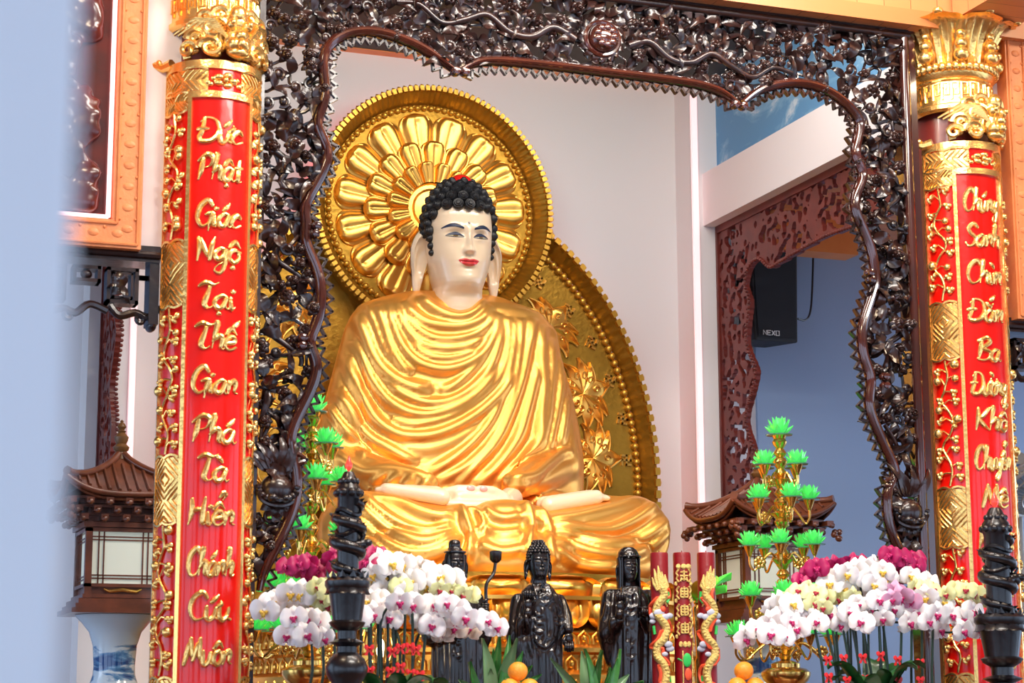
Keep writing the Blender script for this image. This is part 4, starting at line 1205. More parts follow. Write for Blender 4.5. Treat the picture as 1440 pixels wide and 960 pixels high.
# thumbs meet above the palms
cap((.20,.02,.02), (.11,-.01,.055), .038, .033); cap((.11,-.01,.055), (.022,-.02,.062), .033, .027)
cap((-.20,.03,.03), (-.11,-.005,.058), .036, .032); cap((-.11,-.005,.058), (-.024,-.02,.062), .032, .027)
cap((.22,.10,-.01), (.34,.28,.04), .075, .08); cap((-.22,.12,.02), (-.36,.3,.04), .07, .075)
V_, N_, F_ = remesh(hm, .011, 4); hands = from_arrays(V_, F_).build('hands', SKIN, st, ang=0)
NAIL = mat('nail_pink', (.75,.36,.32), .25, coat=.5)
for sg in (-1, 1):
    m = MB(); m.ell(hc+Vector((sg*.042,-.041,.063)), (.028,.009,.019), 14, 9); m.build('nail', NAIL, hands)
# --- soles of the feet turned up on the thighs
def foot(pts, name):
    m = MB()
    for (a, b, r0, r1) in pts:
        m.tube([a, a.lerp(b,.5), b], [r0,(r0+r1)/2,r1], 16); m.ell(a, r0, 16, 10); m.ell(b, r1, 16, 10)
    V_, N_, F_ = remesh(m, .012, 6); return from_arrays(V_, F_).build(name, SKIN, st, ang=0)
a, b = at(621,699,11.74), at(545,688,11.84)
foot([(a, b, .055, .042), (a+Vector((0,.08,.01)), b+Vector((.01,.08,.01)), .055, .04), (b, b+Vector((-.06,.03,.0)), .03, .02)], 'foot')
a, b = at(772,710,11.74), at(838,699,11.80)
foot([(a, b, .055, .050), (a+Vector((0,.08,.01)), b+Vector((0,.09,.01)), .055, .05)]+[(b+Vector((.02,.04*k,.005)), b+Vector((.085+.012*k,.04*k,-.003)), .024, .02) for k in range(4)], 'foot')
# ------------------------------------------------------------------ lotus throne
TY = 12.35; TR = 1.40; tz = zs_
thr = thing('lotus_throne', 'round golden lotus throne under the seated statue with tiers of carved petals', 'throne', (XC, TY, 0))
zA = zs_-.012; zB = at(700,838,TY-TR).z; zC = at(700,884,TY-TR).z; zD = at(700,912,TY-TR).z; zE = at(700,948,TY-TR).z
cr = MB(); cr.lathe([(TR-.03,zC-.03),(TR-.12,zC+.05),(TR-.16,zB),(TR-.20,zA-.04),(TR-.20,zs_-.004)], (XC,TY,0), 96); cr.v = [(x, min(y, 13.1), z) for x, y, z in cr.v]; cr.build('seat_drum', GOLDD, thr)
def lotus_petal(name, w, h, up=True, depth=.10):
    m = MB(); P_ = []; n1, n2 = 14, 16
    for i in range(n1+1):
        t = i/n1; ww = w*(1 if t < .45 else math.sqrt(max(0,1-((t-.45)/.55)**2.3)))+.002; row = []
        for j in range(n2+1):
            u = j/n2*2-1; e = max(abs(u), 0 if t < .45 else ((t-.45)/.55)**1.3)
            y = -depth*math.sin(PI*(.15+.62*t)) *(1-.5*u*u) - .035*math.exp(-((e-.88)/.09)**2) + .03*math.exp(-((e-.66)/.12)**2) - .045*math.exp(-(u/.26)**2-((t-.48)/.26)**2)
            row.append((u*ww, y, (h*t if up else -h*t)))
        P_.append(row)
    m.grid(P_, flip=not up); return m.mesh(name, GOLD, ang=80)
pu = lotus_petal('throne_petal', .25, (zA-zB)*1.0, True, .05); pd = lotus_petal('throne_petal', .16, (zB-zC)*1.0, False, .06)
for k in range(20):
    a = 2*PI*(k+.3)/20
    if math.cos(a) < -.4: continue
    inst('upper_petal', pu, thr, Matrix.Translation(((TR-.12)*math.sin(a), -(TR-.12)*math.cos(a), zB-.01)) @ Matrix.Rotation(a, 4, 'Z'))
for k in range(28):
    a = 2*PI*(k+.3)/28
    if math.cos(a) < -.4: continue
    inst('lower_petal', pd, thr, Matrix.Translation(((TR-.08)*math.sin(a), -(TR-.08)*math.cos(a), zB+.0)) @ Matrix.Rotation(a, 4, 'Z'))
rg = MB(); rg.lathe([(TR-.12,zB-.012),(TR-.02,zB-.01),(TR-.02,zB+.012),(TR-.12,zB+.016)], (XC,TY,0), 96); rg.v = [(x, min(y, 13.1), z) for x, y, z in rg.v]; rg.build('waist_ring', GOLD, thr)
bt = MB(); bt.lathe([(TR+.10,0),(TR+.10,zE-.30),(TR+.06,zE-.02),(TR+.06,zE),(TR+.0,zE+.03),(TR-.0,zD-.03),(TR+.05,zD-.015),(TR+.05,zD+.01),(TR-.02,zD+.03),(TR-.03,zC-.03),(TR+.0,zC-.015),(TR-.05,zC+.0)], (XC,TY,0), 96); bt.v = [(x, min(y, 13.1), z) for x, y, z in bt.v]; bt.build('base_drum', GOLD, thr)
for zz, rr, h in ((zD+.032,TR-.0,.075),(zE+.025,TR+.03,.085),(zE-.14,TR+.09,.11)):
    sp = MB()
    for k in range(90):
        a = 2*PI*k/90
        if math.cos(a) < -.2: continue
        c = Vector((XC+rr*math.sin(a), TY-rr*math.cos(a), zz)); tx = Vector((math.cos(a), math.sin(a), 0)); nn = Vector((math.sin(a), -math.cos(a), 0))
        sp.tube([c-tx*.036, c-tx*.034+Vector((0,0,h*.6)), c+Vector((0,0,h)), c+tx*.034+Vector((0,0,h*.6)), c+tx*.036], .008, 5)
        sp.ell(c+Vector((0,0,h*.42)), (.017,.017,h*.3), 7, 5)
    sp.build('carved_band', GOLD, thr)
# ------------------------------------------------------------------ fretwork screens on the side walls
def fret(name, label, X, mir):
    g = .013; th = .035
    def yz(px, py): p = atX(px, py, XR); return (p.y, p.z)
    inner = cat_rom([(1058,706),(1062,640),(1050,592),(1060,548),(1064,520),(1053,492),(1051,470),(1055,425),(1049,402),(1054,378),(1068,365),(1083,377),(1095,372),(1120,357),(1160,335),(1196,322)], 5)
    inn = [yz(p.x, p.y) for p in inner]
    y0 = 10.35; y1 = 13.29; ztop = p1.z; zbot_ = yz(1018,706)[1]
    inn = inn + [(y0, inn[-1][1]-.05)]
    def zin(y):   # underside of the solid part at depth y
        zz = zbot_
        for (ya, za), (yb, zb) in zip(inn, inn[1:]):
            if (ya-y)*(yb-y) <= 0 and abs(ya-yb) > 1e-6: zz = max(zz, za+(zb-za)*(y-ya)/(yb-ya))
        return zz
    ymin_col = min(p[0] for p in inn[:6])
    poly = [(y1, zbot_)] + inn + [(y0, ztop), (y1, ztop)]
    ny, nz = int((y1-y0)/g), int((ztop-zbot_)/g)
    inside = np.zeros((ny, nz), bool); keep = np.zeros((ny, nz), bool)
    for i in range(ny):
        y = y0+(i+.5)*g
        for k in range(nz):
            z = zbot_+(k+.5)*g; inside[i,k] = inpoly(y, z, poly)
    # distance to the edge by erosion
    er = inside.copy(); edge = np.zeros_like(inside)
    for s in range(3):
        e2 = er.copy(); e2[1:] &= er[:-1]; e2[:-1] &= er[1:]; e2[:,1:] &= er[:,:-1]; e2[:,:-1] &= er[:,1:]
        e2[0] = e2[-1] = False; e2[:,0] = e2[:,-1] = False; er = e2
    edge = inside & ~er
    for i in range(ny):
        for k in range(nz):
            if not inside[i,k]: continue
            y, z = y0+i*g, zbot_+k*g
            n1 = noise.noise(Vector((y*21, z*21, 3.3))); n2 = noise.noise(Vector((y*4.2+9, z*4.2, 1.1)))
            keep[i,k] = edge[i,k] or n1 > -.08 or n2 > .40
    m = MB(); ids = {}
    def vid(i, k, s):
        key = (i,k,s)
        if key not in ids:
            ids[key] = len(m.v); m.v.append((X + (th if s else 0)*(1 if not mir else -1), y0+i*g, zbot_+k*g))
        return ids[key]
    for i in range(ny):
        for k in range(nz):
            if not keep[i,k]: continue
            a = [vid(i,k,0),vid(i+1,k,0),vid(i+1,k+1,0),vid(i,k+1,0)]; b = [vid(i,k,1),vid(i+1,k,1),vid(i+1,k+1,1),vid(i,k+1,1)]
            m.f.append(tuple(a)); m.mi.append(0); m.f.append(tuple(reversed(b))); m.mi.append(0)
            for (di,dk,e0,e1) in ((0,-1,0,1),(1,0,1,2),(0,1,2,3),(-1,0,3,0)):
                ii, kk = i+di, k+dk
                if not (0 <= ii < ny and 0 <= kk < nz and keep[ii,kk]): m.f.append((a[e1],a[e0],b[e0],b[e1])); m.mi.append(0)
    # round the stair-steps
    V = np.array(m.v); nb = [set() for _ in V]
    for f in m.f:
        for q in range(4):
            a, b = f[q], f[(q+1)%4]
            if abs(V[a][0]-V[b][0]) < 1e-6: nb[a].add(b); nb[b].add(a)
    for it in range(2):
        V2 = V.copy()
        for q, s in enumerate(nb):
            if s: c = V[list(s)].mean(0); V2[q][1:] = V[q][1:]*.4+c[1:]*.6
        V = V2
    m.v = [tuple(p) for p in V]
    root = thing(name, label, 'fretwork screen', (X, (y0+y1)/2, zbot_))
    m.build('pierced_panel', REDW, root, ang=50)
    e = MB(); sg = -1 if not mir else 1
    L = 0; last = None
    for p in inner_pts(inn, .034): e.ell((X+sg*.004, p[0]+.012, p[1]+.012), (.016,.013,.013), 7, 5)
    e.build('bead_edge', REDW, root)
    fr_ = MB(); xa, xb_ = sorted((X+sg*.012, X+(-sg)*(th+.012)))
    fr_.box(xa, y0, ztop-.055, xb_, y1, ztop); fr_.box(xa, y1-.03, zbot_, xb_, y1, ztop-.055); fr_.build('outer_frame', REDW, root, smooth=False)
    return root
def inner_pts(pl, step):
    out = []; acc = 0
    for a, b in zip(pl, pl[1:]):
        d = math.hypot(b[0]-a[0], b[1]-a[1])
        while acc < d: t = acc/d; out.append((a[0]+(b[0]-a[0])*t, a[1]+(b[1]-a[1])*t)); acc += step
        acc -= d
    return out
fret('fretwork_screen', 'reddish pierced wooden screen with beaded arch beside the black loudspeaker', XR, False)
fret('fretwork_screen', 'dark pierced screen seen edge-on above the lantern with the tiled roof at left', 8.6-XR, True)
# ------------------------------------------------------------------ loudspeaker
BOXM = mat('speaker_black', (.006,.007,.012), .55, bump=.3, bscale=300)
q0 = at(1055,374,13.15); q1 = at(1121,374,13.15); q2 = at(1062,478,13.15); q3 = at(1122,473,13.15)
spk = thing('loudspeaker', 'black wall loudspeaker hanging under the orange boards behind the pierced red screen', 'loudspeaker', ((q0.x+q1.x)/2, 13.3, q2.z))
m = MB(); y0_, y1_ = 13.15, 13.52
m.add([(q0.x-.02,y0_-.05,q0.z+.12),(q1.x-.02,y0_-.05,q1.z+.12),(q3.x,y0_,q2.z),(q2.x,y0_,q2.z),(q0.x+.06,y1_,q0.z+.12),(q1.x-.1,y1_,q1.z+.12),(q3.x-.08,y1_,q2.z+.02),(q2.x+.06,y1_,q2.z+.02)],
      [(0,1,2,3),(4,7,6,5),(0,4,5,1),(1,5,6,2),(2,6,7,3),(3,7,4,0)])
o = m.build('cabinet', BOXM, spk, smooth=False)
bv = o.modifiers.new('b','BEVEL'); bv.width = .012; bv.segments = 2
g_ = MB(); g_.add([(q0.x+.0,y0_-.056,q0.z+.09),(q1.x-.04,y0_-.056,q1.z+.09),(q3.x-.025,y0_-.008,q2.z+.03),(q2.x+.025,y0_-.008,q2.z+.03)],[(0,1,2,3)]); g_.add([(x,y+.004,z) for x,y,z in g_.v],[(3,2,1,0)]); g_.build('grille', mat('speaker_grille',(.004,.005,.012),.7,bump=.5,bscale=500), spk, smooth=False)
WHT = mat('badge_white', (.75,.77,.8), .4)
lt = MB(); bx_ = at(1085,471,13.13); cw = .026; ch = .034
def lstroke(pts): lt.tube([(bx_.x+x*cw, 13.128, bx_.z+z*ch) for x, z in pts], .0042, 5)
ox = -2.6
for L_ in ([[(0,0),(0,1),(1,0),(1,1)]], [[(1,1),(0,1),(0,0),(1,0)],[(0,.5),(.8,.5)]], [[(0,0),(1,1)],[(0,1),(1,0)]], [[(0,0),(0,1),(1,1),(1,0),(0,0)]]):
    for s in L_: lstroke([(ox+x, z) for x, z in s])
    ox += 1.35
lt.build('front_badge', WHT, spk)
cb = MB(); cb.tube(cat_rom([at(1122,448,13.4), at(1132,450,13.42), at(1139,440,13.45), at(1142,410,13.48), at(1144,345,13.5), at(1145,330,13.52)], 6), .008, 6); cb.build('cable', BLACK, spk)
mb_ = MB(); mb_.box(q0.x+.12,y1_-.02,q0.z-.1,q0.x+.2,YB,q0.z+.0); mb_.build('wall_mount', BLACK, spk, smooth=False)
# ------------------------------------------------------------------ led lines at the back corners and small bay lights
LEDP = mat('led_pale', (1,.75,.75), .5, emit=(1,.62,.64), es=.75)
zt9 = 6.2
m = MB(); x_ = at(979,400,13.3).x; m.box(x_-.022,13.27,0.0,x_+.022,13.3,zt9); tag(m.build('led_strip', LEDP, smooth=False), 'pale pink light strip running up the wall corner right of the mandorla', 'light strip')
m = MB(); x_ = 8.6-x_; m.box(x_-.02,13.27,0.0,x_+.02,13.3,zt9); tag(m.build('led_strip', LEDP, smooth=False), 'pale pink light strip on the wall corner above the lantern at left', 'light strip')
RODC = {'green': (.2,1,.5), 'blue': (.3,.5,1), 'pink': (1,.35,.6)}
RODM = {k: mat('rod_'+k, c, .4, emit=c, es=3.5) for k, c in RODC.items()}
for px, py, c, where in ((402,34,'green','above the upper left corner of the golden halo'),(430,38,'blue','left of the first cusp'),(634,61,'green','over the first cusp of the screen arch'),(775,76,'blue','left of the carved pearl'),(808,82,'green','just right below the carved pearl'),(872,90,'pink','right of the carved pearl')):
    p = at(px, py, 13.45); m = MB(); m.tube([p+Vector((-.05,0,.006)), p+Vector((.05,0,-.006))], .012, 8)
    tag(m.build('tube_lamp', RODM[c]), 'tiny %s light tube behind the openwork, %s' % (c, where), 'lamp', 'light tubes on the back cornice')
m = MB(); a, b = at(600,-2,13.45), at(930,34,13.45); m.tube([a, b], .035, 8); m.tube([a.lerp(b,.1), Vector((a.lerp(b,.1).x,13.45,6.34))], .01, 6); m.tube([a.lerp(b,.9), Vector((a.lerp(b,.9).x,13.45,6.34))], .01, 6); tag(m.build('hanging_light_rope', mat('rope_red', (1,.3,.3), .5, emit=(1,.16,.15), es=3)), 'pinkish red light rope glowing behind the top of the carved screen', 'light rope')
# ------------------------------------------------------------------ framed relief panels on the front wall
FRM = mat('panel_frame_wood', (.78,.27,.09), .45, bump=.15, bscale=60, var=(.70,.22,.07), vscale=12)
RELM = mat('relief_lacquer', (.10,.010,.005), .25, coat=.3, var=(.05,.008,.006), vscale=6)
LEDF = mat('led_frame', (1,.8,.8), .5, emit=(1,.50,.50), es=2.2)
def framed(side, label):
    if side == 'left':
        xr_ = at(202,180,9.93).x; x0, x1 = xr_-1.9, xr_; z0 = at(150,349,9.93).z
    else:
        x0 = at(1418,250,9.93).x; x1 = x0+1.9; z0 = at(1430,449,9.93).z
    z1 = z0+2.6; fw = .145
    t = thing('framed_relief', label, 'framed relief', ((x0+x1)/2, 10.0, z0))
    f = MB()
    for a in ((x0,z0,x1,z0+fw),(x0,z1-fw,x1,z1),(x0,z0+fw,x0+fw,z1-fw),(x1-fw,z0+fw,x1,z1-fw)): f.box(a[0],9.90,a[1],a[2],10.0,a[3])
    for (xa, xb2, za, zb) in ((x0+.02,x1-.02,z0+.02,z1-.02),(x0+fw-.02,x1-fw+.02,z0+fw-.02,z1-fw+.02)):
        P_ = [(xa,9.895,za),(xb2,9.895,za),(xb2,9.895,zb),(xa,9.895,zb),(xa,9.895,za)]
        for a, b in zip(P_, P_[1:]): f.tube([a,b], .008, 6)
    zz = z0+.1
    while zz < z1-.1:
        for xx in (x0+fw/2, x1-fw/2):
            f.ell((xx,9.9,zz), (.03,.008,.02), 8, 5); f.ell((xx-.04,9.9,zz+.05), .009, 6, 4); f.ell((xx+.04,9.9,zz+.05), .009, 6, 4)
        zz += .11
    xx = x0+.1
    while xx < x1-.1:
        for z_ in (z0+fw/2, z1-fw/2): f.ell((xx,9.9,z_), (.03,.008,.02), 8, 5); f.ell((xx+.055,9.9,z_+.03), .009, 6, 4)
        xx += .12
    f.build('frame', FRM, t, ang=30)
    b = MB(); b.box(x0+fw,9.97,z0+fw,x1-fw,9.995,z1-fw); b.build('backing', RELM, t, smooth=False)
    l = MB(); i = .018
    P_ = [(x0+fw+i,9.94,z0+fw+i),(x1-fw-i,9.94,z0+fw+i),(x1-fw-i,9.94,z1-fw-i),(x0+fw+i,9.94,z1-fw-i),(x0+fw+i,9.94,z0+fw+i)]
    for a, b2 in zip(P_, P_[1:]): l.tube([a,b2], .012, 8)
    l.build('led_line', LEDF, t)
    if side == 'left':
        r = MB(); rr = random.Random(4)
        # rocks, clouds and draped figures in relief, modelled as overlapping lumps
        def lump(px, py, sx, sz, n):
            c = at(px, py, 9.95)
            for _ in range(n):
                e = c+Vector((rr.gauss(0,sx),rr.uniform(-.02,.015),rr.gauss(0,sz))); e.x = min(e.x, x1-fw-.13); e.z = max(e.z, z0+fw+.09)
                r.ell(e, (rr.uniform(.03,.08),.035,rr.uniform(.02,.06)), 10, 7, Euler((0,rr.uniform(-.8,.8),0)).to_matrix())
        lump(112,25,.10,.06,26); lump(150,8,.09,.05,20); lump(95,60,.05,.05,10)
        lump(100,150,.06,.10,26); lump(120,185,.04,.06,16); lump(90,190,.06,.1,20)
        lump(118,265,.07,.05,22); lump(140,245,.04,.02,8); lump(100,290,.1,.04,22); lump(150,285,.04,.03,8)
        V_, N_, F_ = remesh(r, .014, 3); from_arrays(V_, F_).build('relief_figures', RELM, t, ang=0)
framed('left', 'dark red carved relief picture in an orange wooden frame with glowing line at upper left')
framed('right', 'orange wooden picture frame at the right edge above the standing fan')
# ------------------------------------------------------------------ carved lintels over the side passages
def lintel(side, label):
    if side == 'left': xe = at(228,420,10.0).x-.02; sg = -1; zt = zl
    else: xe = at(1402,480,10.0).x+.02; sg = 1; zt = zr
    ppm = .0036
    t = thing('carved_lintel', label, 'lintel', (xe+sg*.8, 10.05, zt-.42))
    b = MB(); xa, xb2 = sorted((xe, xe+sg*1.9)); b.box(xa,9.97,zt-.085,xb2,10.15,zt-.001); b.tube([(xa,9.965,zt-.05),(xb2,9.965,zt-.05)], .02, 8); b.build('rail', LACQ, t, ang=30)
    p = MB(); xa, xb2 = sorted((xe, xe+sg*.05)); p.box(xa,9.98,zt-.40,xb2,10.12,zt-.085); p.ell(((xa+xb2)/2,10.05,zt-.40),(.027,.07,.03),12,8); p.build('end_post', LACQ, t, ang=30)
    w = MB()
    def ring(x0, z0, x1, z1, th=.018):
        for a in ((x0,z0,x1,z0+th),(x0,z1-th,x1,z1),(x0,z0,x0+th,z1),(x1-th,z0,x1,z1)): w.box(min(a[0],a[2]),10.0,a[1],max(a[0],a[2]),10.1,a[3])
    for k in range(5):
        xs = sorted((xe+sg*(.10+.36*k), xe+sg*(.26+.36*k))); ring(xs[0], zt-.30, xs[1], zt-.115)
        ring(xs[0]+.028, zt-.275, xs[1]-.028, zt-.14, .012)
        xs2 = sorted((xe+sg*(.29+.36*k), xe+sg*(.43+.36*k))); ring(xs2[0], zt-.20, xs2[1], zt-.115); w.ell(((xs2[0]+xs2[1])/2,10.03,zt-.157), (.03,.03,.025), 10, 7)
        c = Vector((xe+sg*(.17+.36*k), 10.02, zt-.21))
        for j in range(5): put(w, LEAF[j%3], c+Vector((0,-.01,0)), 2.1+.55*j if sg < 0 else .9+.55*j, .75)
        w.tube(cat_rom([c+Vector((-.07,0,-.10)), c+Vector((-.02,0,-.15)), c+Vector((.06,0,-.13)), c+Vector((.12,0,-.15)), c+Vector((.19,0,-.10)), c+Vector((.28,0,-.13))], 5), .02, 8)
        sp = [c+Vector((-sg*.09,0,-.165))+Vector((.035*(1-.8*j/15)*math.cos(7*j/15), 0, .035*(1-.8*j/15)*math.sin(7*j/15))) for j in range(16)]
        w.tube(sp, .013, 7); w.box(min(xe+sg*.05,xe+sg*.1),10.02,zt-.16,max(xe+sg*.05,xe+sg*.1),10.08,zt-.145)
    w.build('openwork_frieze', LACQ, t, ang=45)
lintel('left', 'dark carved lintel with square frets under the framed red relief at left')
lintel('right', 'dark carved lintel at the right edge just above the standing fan')
# ------------------------------------------------------------------ lanterns on porcelain vases
ROOFM = mat('lantern_wood', (.19,.050,.020), .35, coat=.3, var=(.11,.03,.013), vscale=9)
PANE = mat('lantern_pane', (.72,.76,.66), .7, emit=(.95,1.0,.80), es=.16)
PORC = bpy.data.materials.new('painted_porcelain'); PORC.use_nodes = True
def _porc():
    nt = PORC.node_tree; N = nt.nodes; L = nt.links; b = N['Principled BSDF']; tc = N.new('ShaderNodeTexCoord')
    mp = N.new('ShaderNodeMapping'); mp.inputs['Scale'].default_value = (5,5,16); L.new(tc.outputs['Object'], mp.inputs[0])
    n = N.new('ShaderNodeTexNoise'); n.inputs['Scale'].default_value = 1.0; n.inputs['Detail'].default_value = 6; n.inputs['Distortion'].default_value = .6; L.new(mp.outputs[0], n.inputs['Vector'])
    sp = N.new('ShaderNodeSeparateXYZ'); L.new(tc.outputs['Object'], sp.inputs[0])
    mr = N.new('ShaderNodeMapRange'); mr.inputs[1].default_value = 1.14; mr.inputs[2].default_value = 1.06; L.new(sp.outputs['Z'], mr.inputs[0])
    mu = N.new('ShaderNodeMath'); mu.operation = 'MULTIPLY'; L.new(n.outputs['Fac'], mu.inputs[0]); L.new(mr.outputs[0], mu.inputs[1])
    r = N.new('ShaderNodeValToRGB'); e = r.color_ramp.elements; e[0].position = .47; e[0].color = (.60,.72,.80,1); e[1].position = .62; e[1].color = (.012,.06,.22,1)
    x = e.new(.54); x.color = (.10,.26,.48,1)
    L.new(mu.outputs[0], r.inputs[0]); L.new(r.outputs[0], b.inputs['Base Color']); b.inputs['Roughness'].default_value = .12; b.inputs['Coat Weight'].default_value = .6
_porc()
LY = 12.2
def zl_(py): return at(170, py, LY).z
LZ = dict(fin=zl_(590), apex=zl_(641), corner=at(95,664,LY-.36).z, eave=at(170,690,LY-.36).z, top=at(150,733,LY-.2).z, w1=at(150,752,LY-.2).z, w0=at(150,818,LY-.2).z, led=at(150,838,LY-.2).z, base=at(150,862,LY-.22).z)
def lantern(cx, label, vlabel):
    cy = LY; t = thing('pagoda_lantern', label, 'lantern', (cx, cy, LZ['base']), 'pagoda lanterns on vases')
    a = .37; zc_, ze, za = LZ['corner'], LZ['eave'], LZ['apex']
    def surf(u, v):   # u -1..1 along the eave, v 0 apex .. 1 eave (front face, direction -y)
        half = a*(.04+.96*v); x = u*half
        z = za + (ze-za)*(v**.78) + (zc_-ze)*(v**3)*(abs(u)**3)
        return x, half, z
    r = MB()
    for rot in range(4):
        R = Matrix.Translation((cx,cy,0)) @ Matrix.Rotation(rot*PI/2, 4, 'Z')
        top = [[R @ Vector((surf(u/12,v/12)[0], -surf(u/12,v/12)[1], surf(u/12,v/12)[2])) for u in range(-12,13)] for v in range(13)]
        r.grid(top); r.grid([[p+Vector((0,0,-.022)) for p in row] for row in top], flip=True)
        for k in range(-6,7):
            pts = []
            for v in range(2,13):
                half_k = a*(.04+.96*v/12); u = (k*.058)/half_k
                if abs(u) > 1: continue
                x, h, z = surf(u, v/12); pts.append(R @ Vector((x,-h,z+.004)))
            if len(pts) > 1: r.tube(pts, .011, 6)
        hip = [R @ Vector((-surf(-1,v/12)[0]*-1, -surf(-1,v/12)[1], surf(-1,v/12)[2]+.012)) for v in range(13)]
        r.tube(hip, [.022]*12+[.028], 8)
        ev = [R @ Vector((surf(u/12,1)[0], -surf(u/12,1)[1]-.004, surf(u/12,1)[2]-.018)) for u in range(-12,13)]
        r.tube(ev, .018, 8)
        ev2 = [p+Vector((0,0,-.03))+(Vector((cx,cy,p.z))-p)*.05 for p in ev]; r.tube(ev2, .010, 6)
    r.build('tiled_roof', ROOFM, t, ang=50)
    f = MB(); h = LZ['fin']-za; f.lathe([(.035,-.02),(.03,.10*h),(.045,.16*h),(.05,.24*h),(.03,.33*h),(.04,.42*h),(.044,.52*h),(.02,.64*h),(.028,.68*h),(.015,.72*h),(.028,.80*h),(.02,.88*h),(.008,.93*h),(.012,.96*h),(.002,h)], (cx,cy,za), 18); f.build('finial', mat('finial_wood',(.16,.07,.02),.35), t)
    # bracket zone under the eaves
    b = MB(); bh = .215; rr = random.Random(2)
    zt = LZ['top']
    for rot in range(4):
        R = Matrix.Translation((cx,cy,0)) @ Matrix.Rotation(rot*PI/2, 4, 'Z')
        for row, (off, z) in enumerate(((.06,zt+.02),(.10,zt+.065),(.145,zt+.11))):
            n = 5+row
            for k in range(n):
                x = -bh-off+.02+(2*(bh+off)-.04)*k/(n-1); b.obox(R @ Vector((x,-bh-off+.03,z)), (.022,0,0), (0,.045,0), (0,0,.017)); b.ell(R @ Vector((x,-bh-off-.01,z-.01)), .02, 7, 5)
            b.obox(R @ Vector((0,-bh-off+.05,z+.02)), R.to_3x3() @ Vector((bh+off-.05,0,0)), R.to_3x3() @ Vector((0,.012,0)), (0,0,.008))
        c = R @ Vector((-bh-.16,-bh-.16,zt+.06)); 
        for q in range(5): b.ell(c+Vector((rr.uniform(-.0,.06),rr.uniform(-.0,.06),rr.uniform(-.05,.04))), (.022,.022,.022), 8, 6)
    b.box(cx-bh,cy-bh,zt,cx+bh,cy+bh,zt+.10); b.box(cx-bh-.06,cy-bh-.06,zt+.10,cx+bh+.06,cy+bh+.06,ze-.03)
    b.build('bracket_tier', ROOFM, t, ang=40)
    # body frame
    d = MB(); w = .205; z0, z1 = LZ['led'], zt
    for sx in (-1,1):
        for sy in (-1,1): d.box(cx+sx*w-.02,cy+sy*w-.02,LZ['base']+.04,cx+sx*w+.02,cy+sy*w+.02,zt)
    for (zz, e, hh) in ((zt-.02,.035,.03),(LZ['w1']+.03,.02,.022),(LZ['w0']-.02,.02,.02),(LZ['led']+.0,.03,.022)):
        d.box(cx-w-e,cy-w-e,zz-hh/2,cx+w+e,cy+w+e,zz+hh/2) if zz != 0 else None
    d.box(cx-w,cy-w,LZ['w1']+.03,cx+w,cy+w,zt-.02); d.box(cx-w,cy-w,LZ['led'],cx+w,cy+w,LZ['w0']-.02)
    d.lathe([(.30,0),(.345,.012),(.345,.03),(.31,.05),(.32,.062),(.30,.085)], (cx,cy,LZ['base']), 4) if False else None
    for k, (e, za_, zb_) in enumerate(((.10,0,.03),(.075,.03,.055),(.055,.055,.085))): d.box(cx-w-e,cy-w-e,LZ['base']+za_,cx+w+e,cy+w+e,LZ['base']+zb_)
    d.build('body_frame', ROOFM, t, smooth=False)
    for rot in range(4):
        R = Matrix.Translation((cx,cy,0)) @ Matrix.Rotation(rot*PI/2, 4, 'Z')
        p = MB(); zz0, zz1 = LZ['w0']-.01, LZ['w1']+.02
        p.obox(R @ Vector((0,-w+.012,(zz0+zz1)/2)), R.to_3x3() @ Vector((w-.02,0,0)), R.to_3x3() @ Vector((0,.004,0)), Vector((0,0,(zz1-zz0)/2))); pn = p.build('paper_pane', PANE, t, smooth=False)
        b2 = MB()
        for x in (-.145,-.115,.115,.145): b2.obox(R @ Vector((x,-w+.004,(zz0+zz1)/2)), R.to_3x3() @ Vector((.004,0,0)), R.to_3x3() @ Vector((0,.006,0)), Vector((0,0,(zz1-zz0)/2)))
        for fz in (.10,.16,.84,.90): b2.obox(R @ Vector((0,-w+.004,zz0+(zz1-zz0)*fz)), R.to_3x3() @ Vector((w-.02,0,0)), R.to_3x3() @ Vector((0,.006,0)), Vector((0,0,.004)))
        b2.build('lattice_bars', ROOFM, pn, smooth=False)
    g = MB(); zz = (LZ['led']+LZ['w0'])/2-.01
    g.tube([(cx-.11,cy-w-.012,zz+.01),(cx-.08,cy-w-.016,zz-.004),(cx,cy-w-.018,zz+.006),(cx+.08,cy-w-.016,zz-.004),(cx+.11,cy-w-.012,zz+.01)], [.006,.01,.012,.01,.006], 7); g.build('gilt_fret', BRASS, t)
    v = thing('porcelain_vase', vlabel, 'vase', (cx, cy, LZ['base']-1.25), 'blue and white vases under the lanterns')
    zb = 1.248; m = MB()
    pd_ = MB(); zp = LZ['base']-1.25; pd_.box(cx-.26,cy-.26,0,cx+.26,cy+.26,.06); pd_.box(cx-.22,cy-.22,.06,cx+.22,cy+.22,zp-.05); pd_.box(cx-.25,cy-.25,zp-.05,cx+.25,cy+.25,zp); tag(pd_.build('pedestal', ROOFM, smooth=False), 'wooden pedestal under the vase %s' % ('at the left edge' if cx < 4 else 'behind the right orchids'), 'pedestal')
    m.lathe([(.14,0),(.15,.03),(.13,.06),(.14,.2),(.20,.5),(.215,.62),(.20,.72),(.15,.82),(.125,.90),(.122,zb-.30),(.125,zb-.26),(.13,zb-.18),(.155,zb-.10),(.20,zb-.045),(.235,zb-.012),(.24,zb),(.22,zb),(.19,zb-.05)], (cx,cy,zp), 48); m.build('vase_body', PORC, v)
lantern(at(170,640,LY).x, 'brown pagoda lantern with curved tile roof standing left of the pillar with the left couplet', 'blue and white landscape vase carrying the lantern at the left edge')
lantern(at(1066,680,LY).x, 'reddish pagoda lantern with curved roof behind the green lotus candelabrum', 'porcelain vase under the lantern behind the right hand orchids')
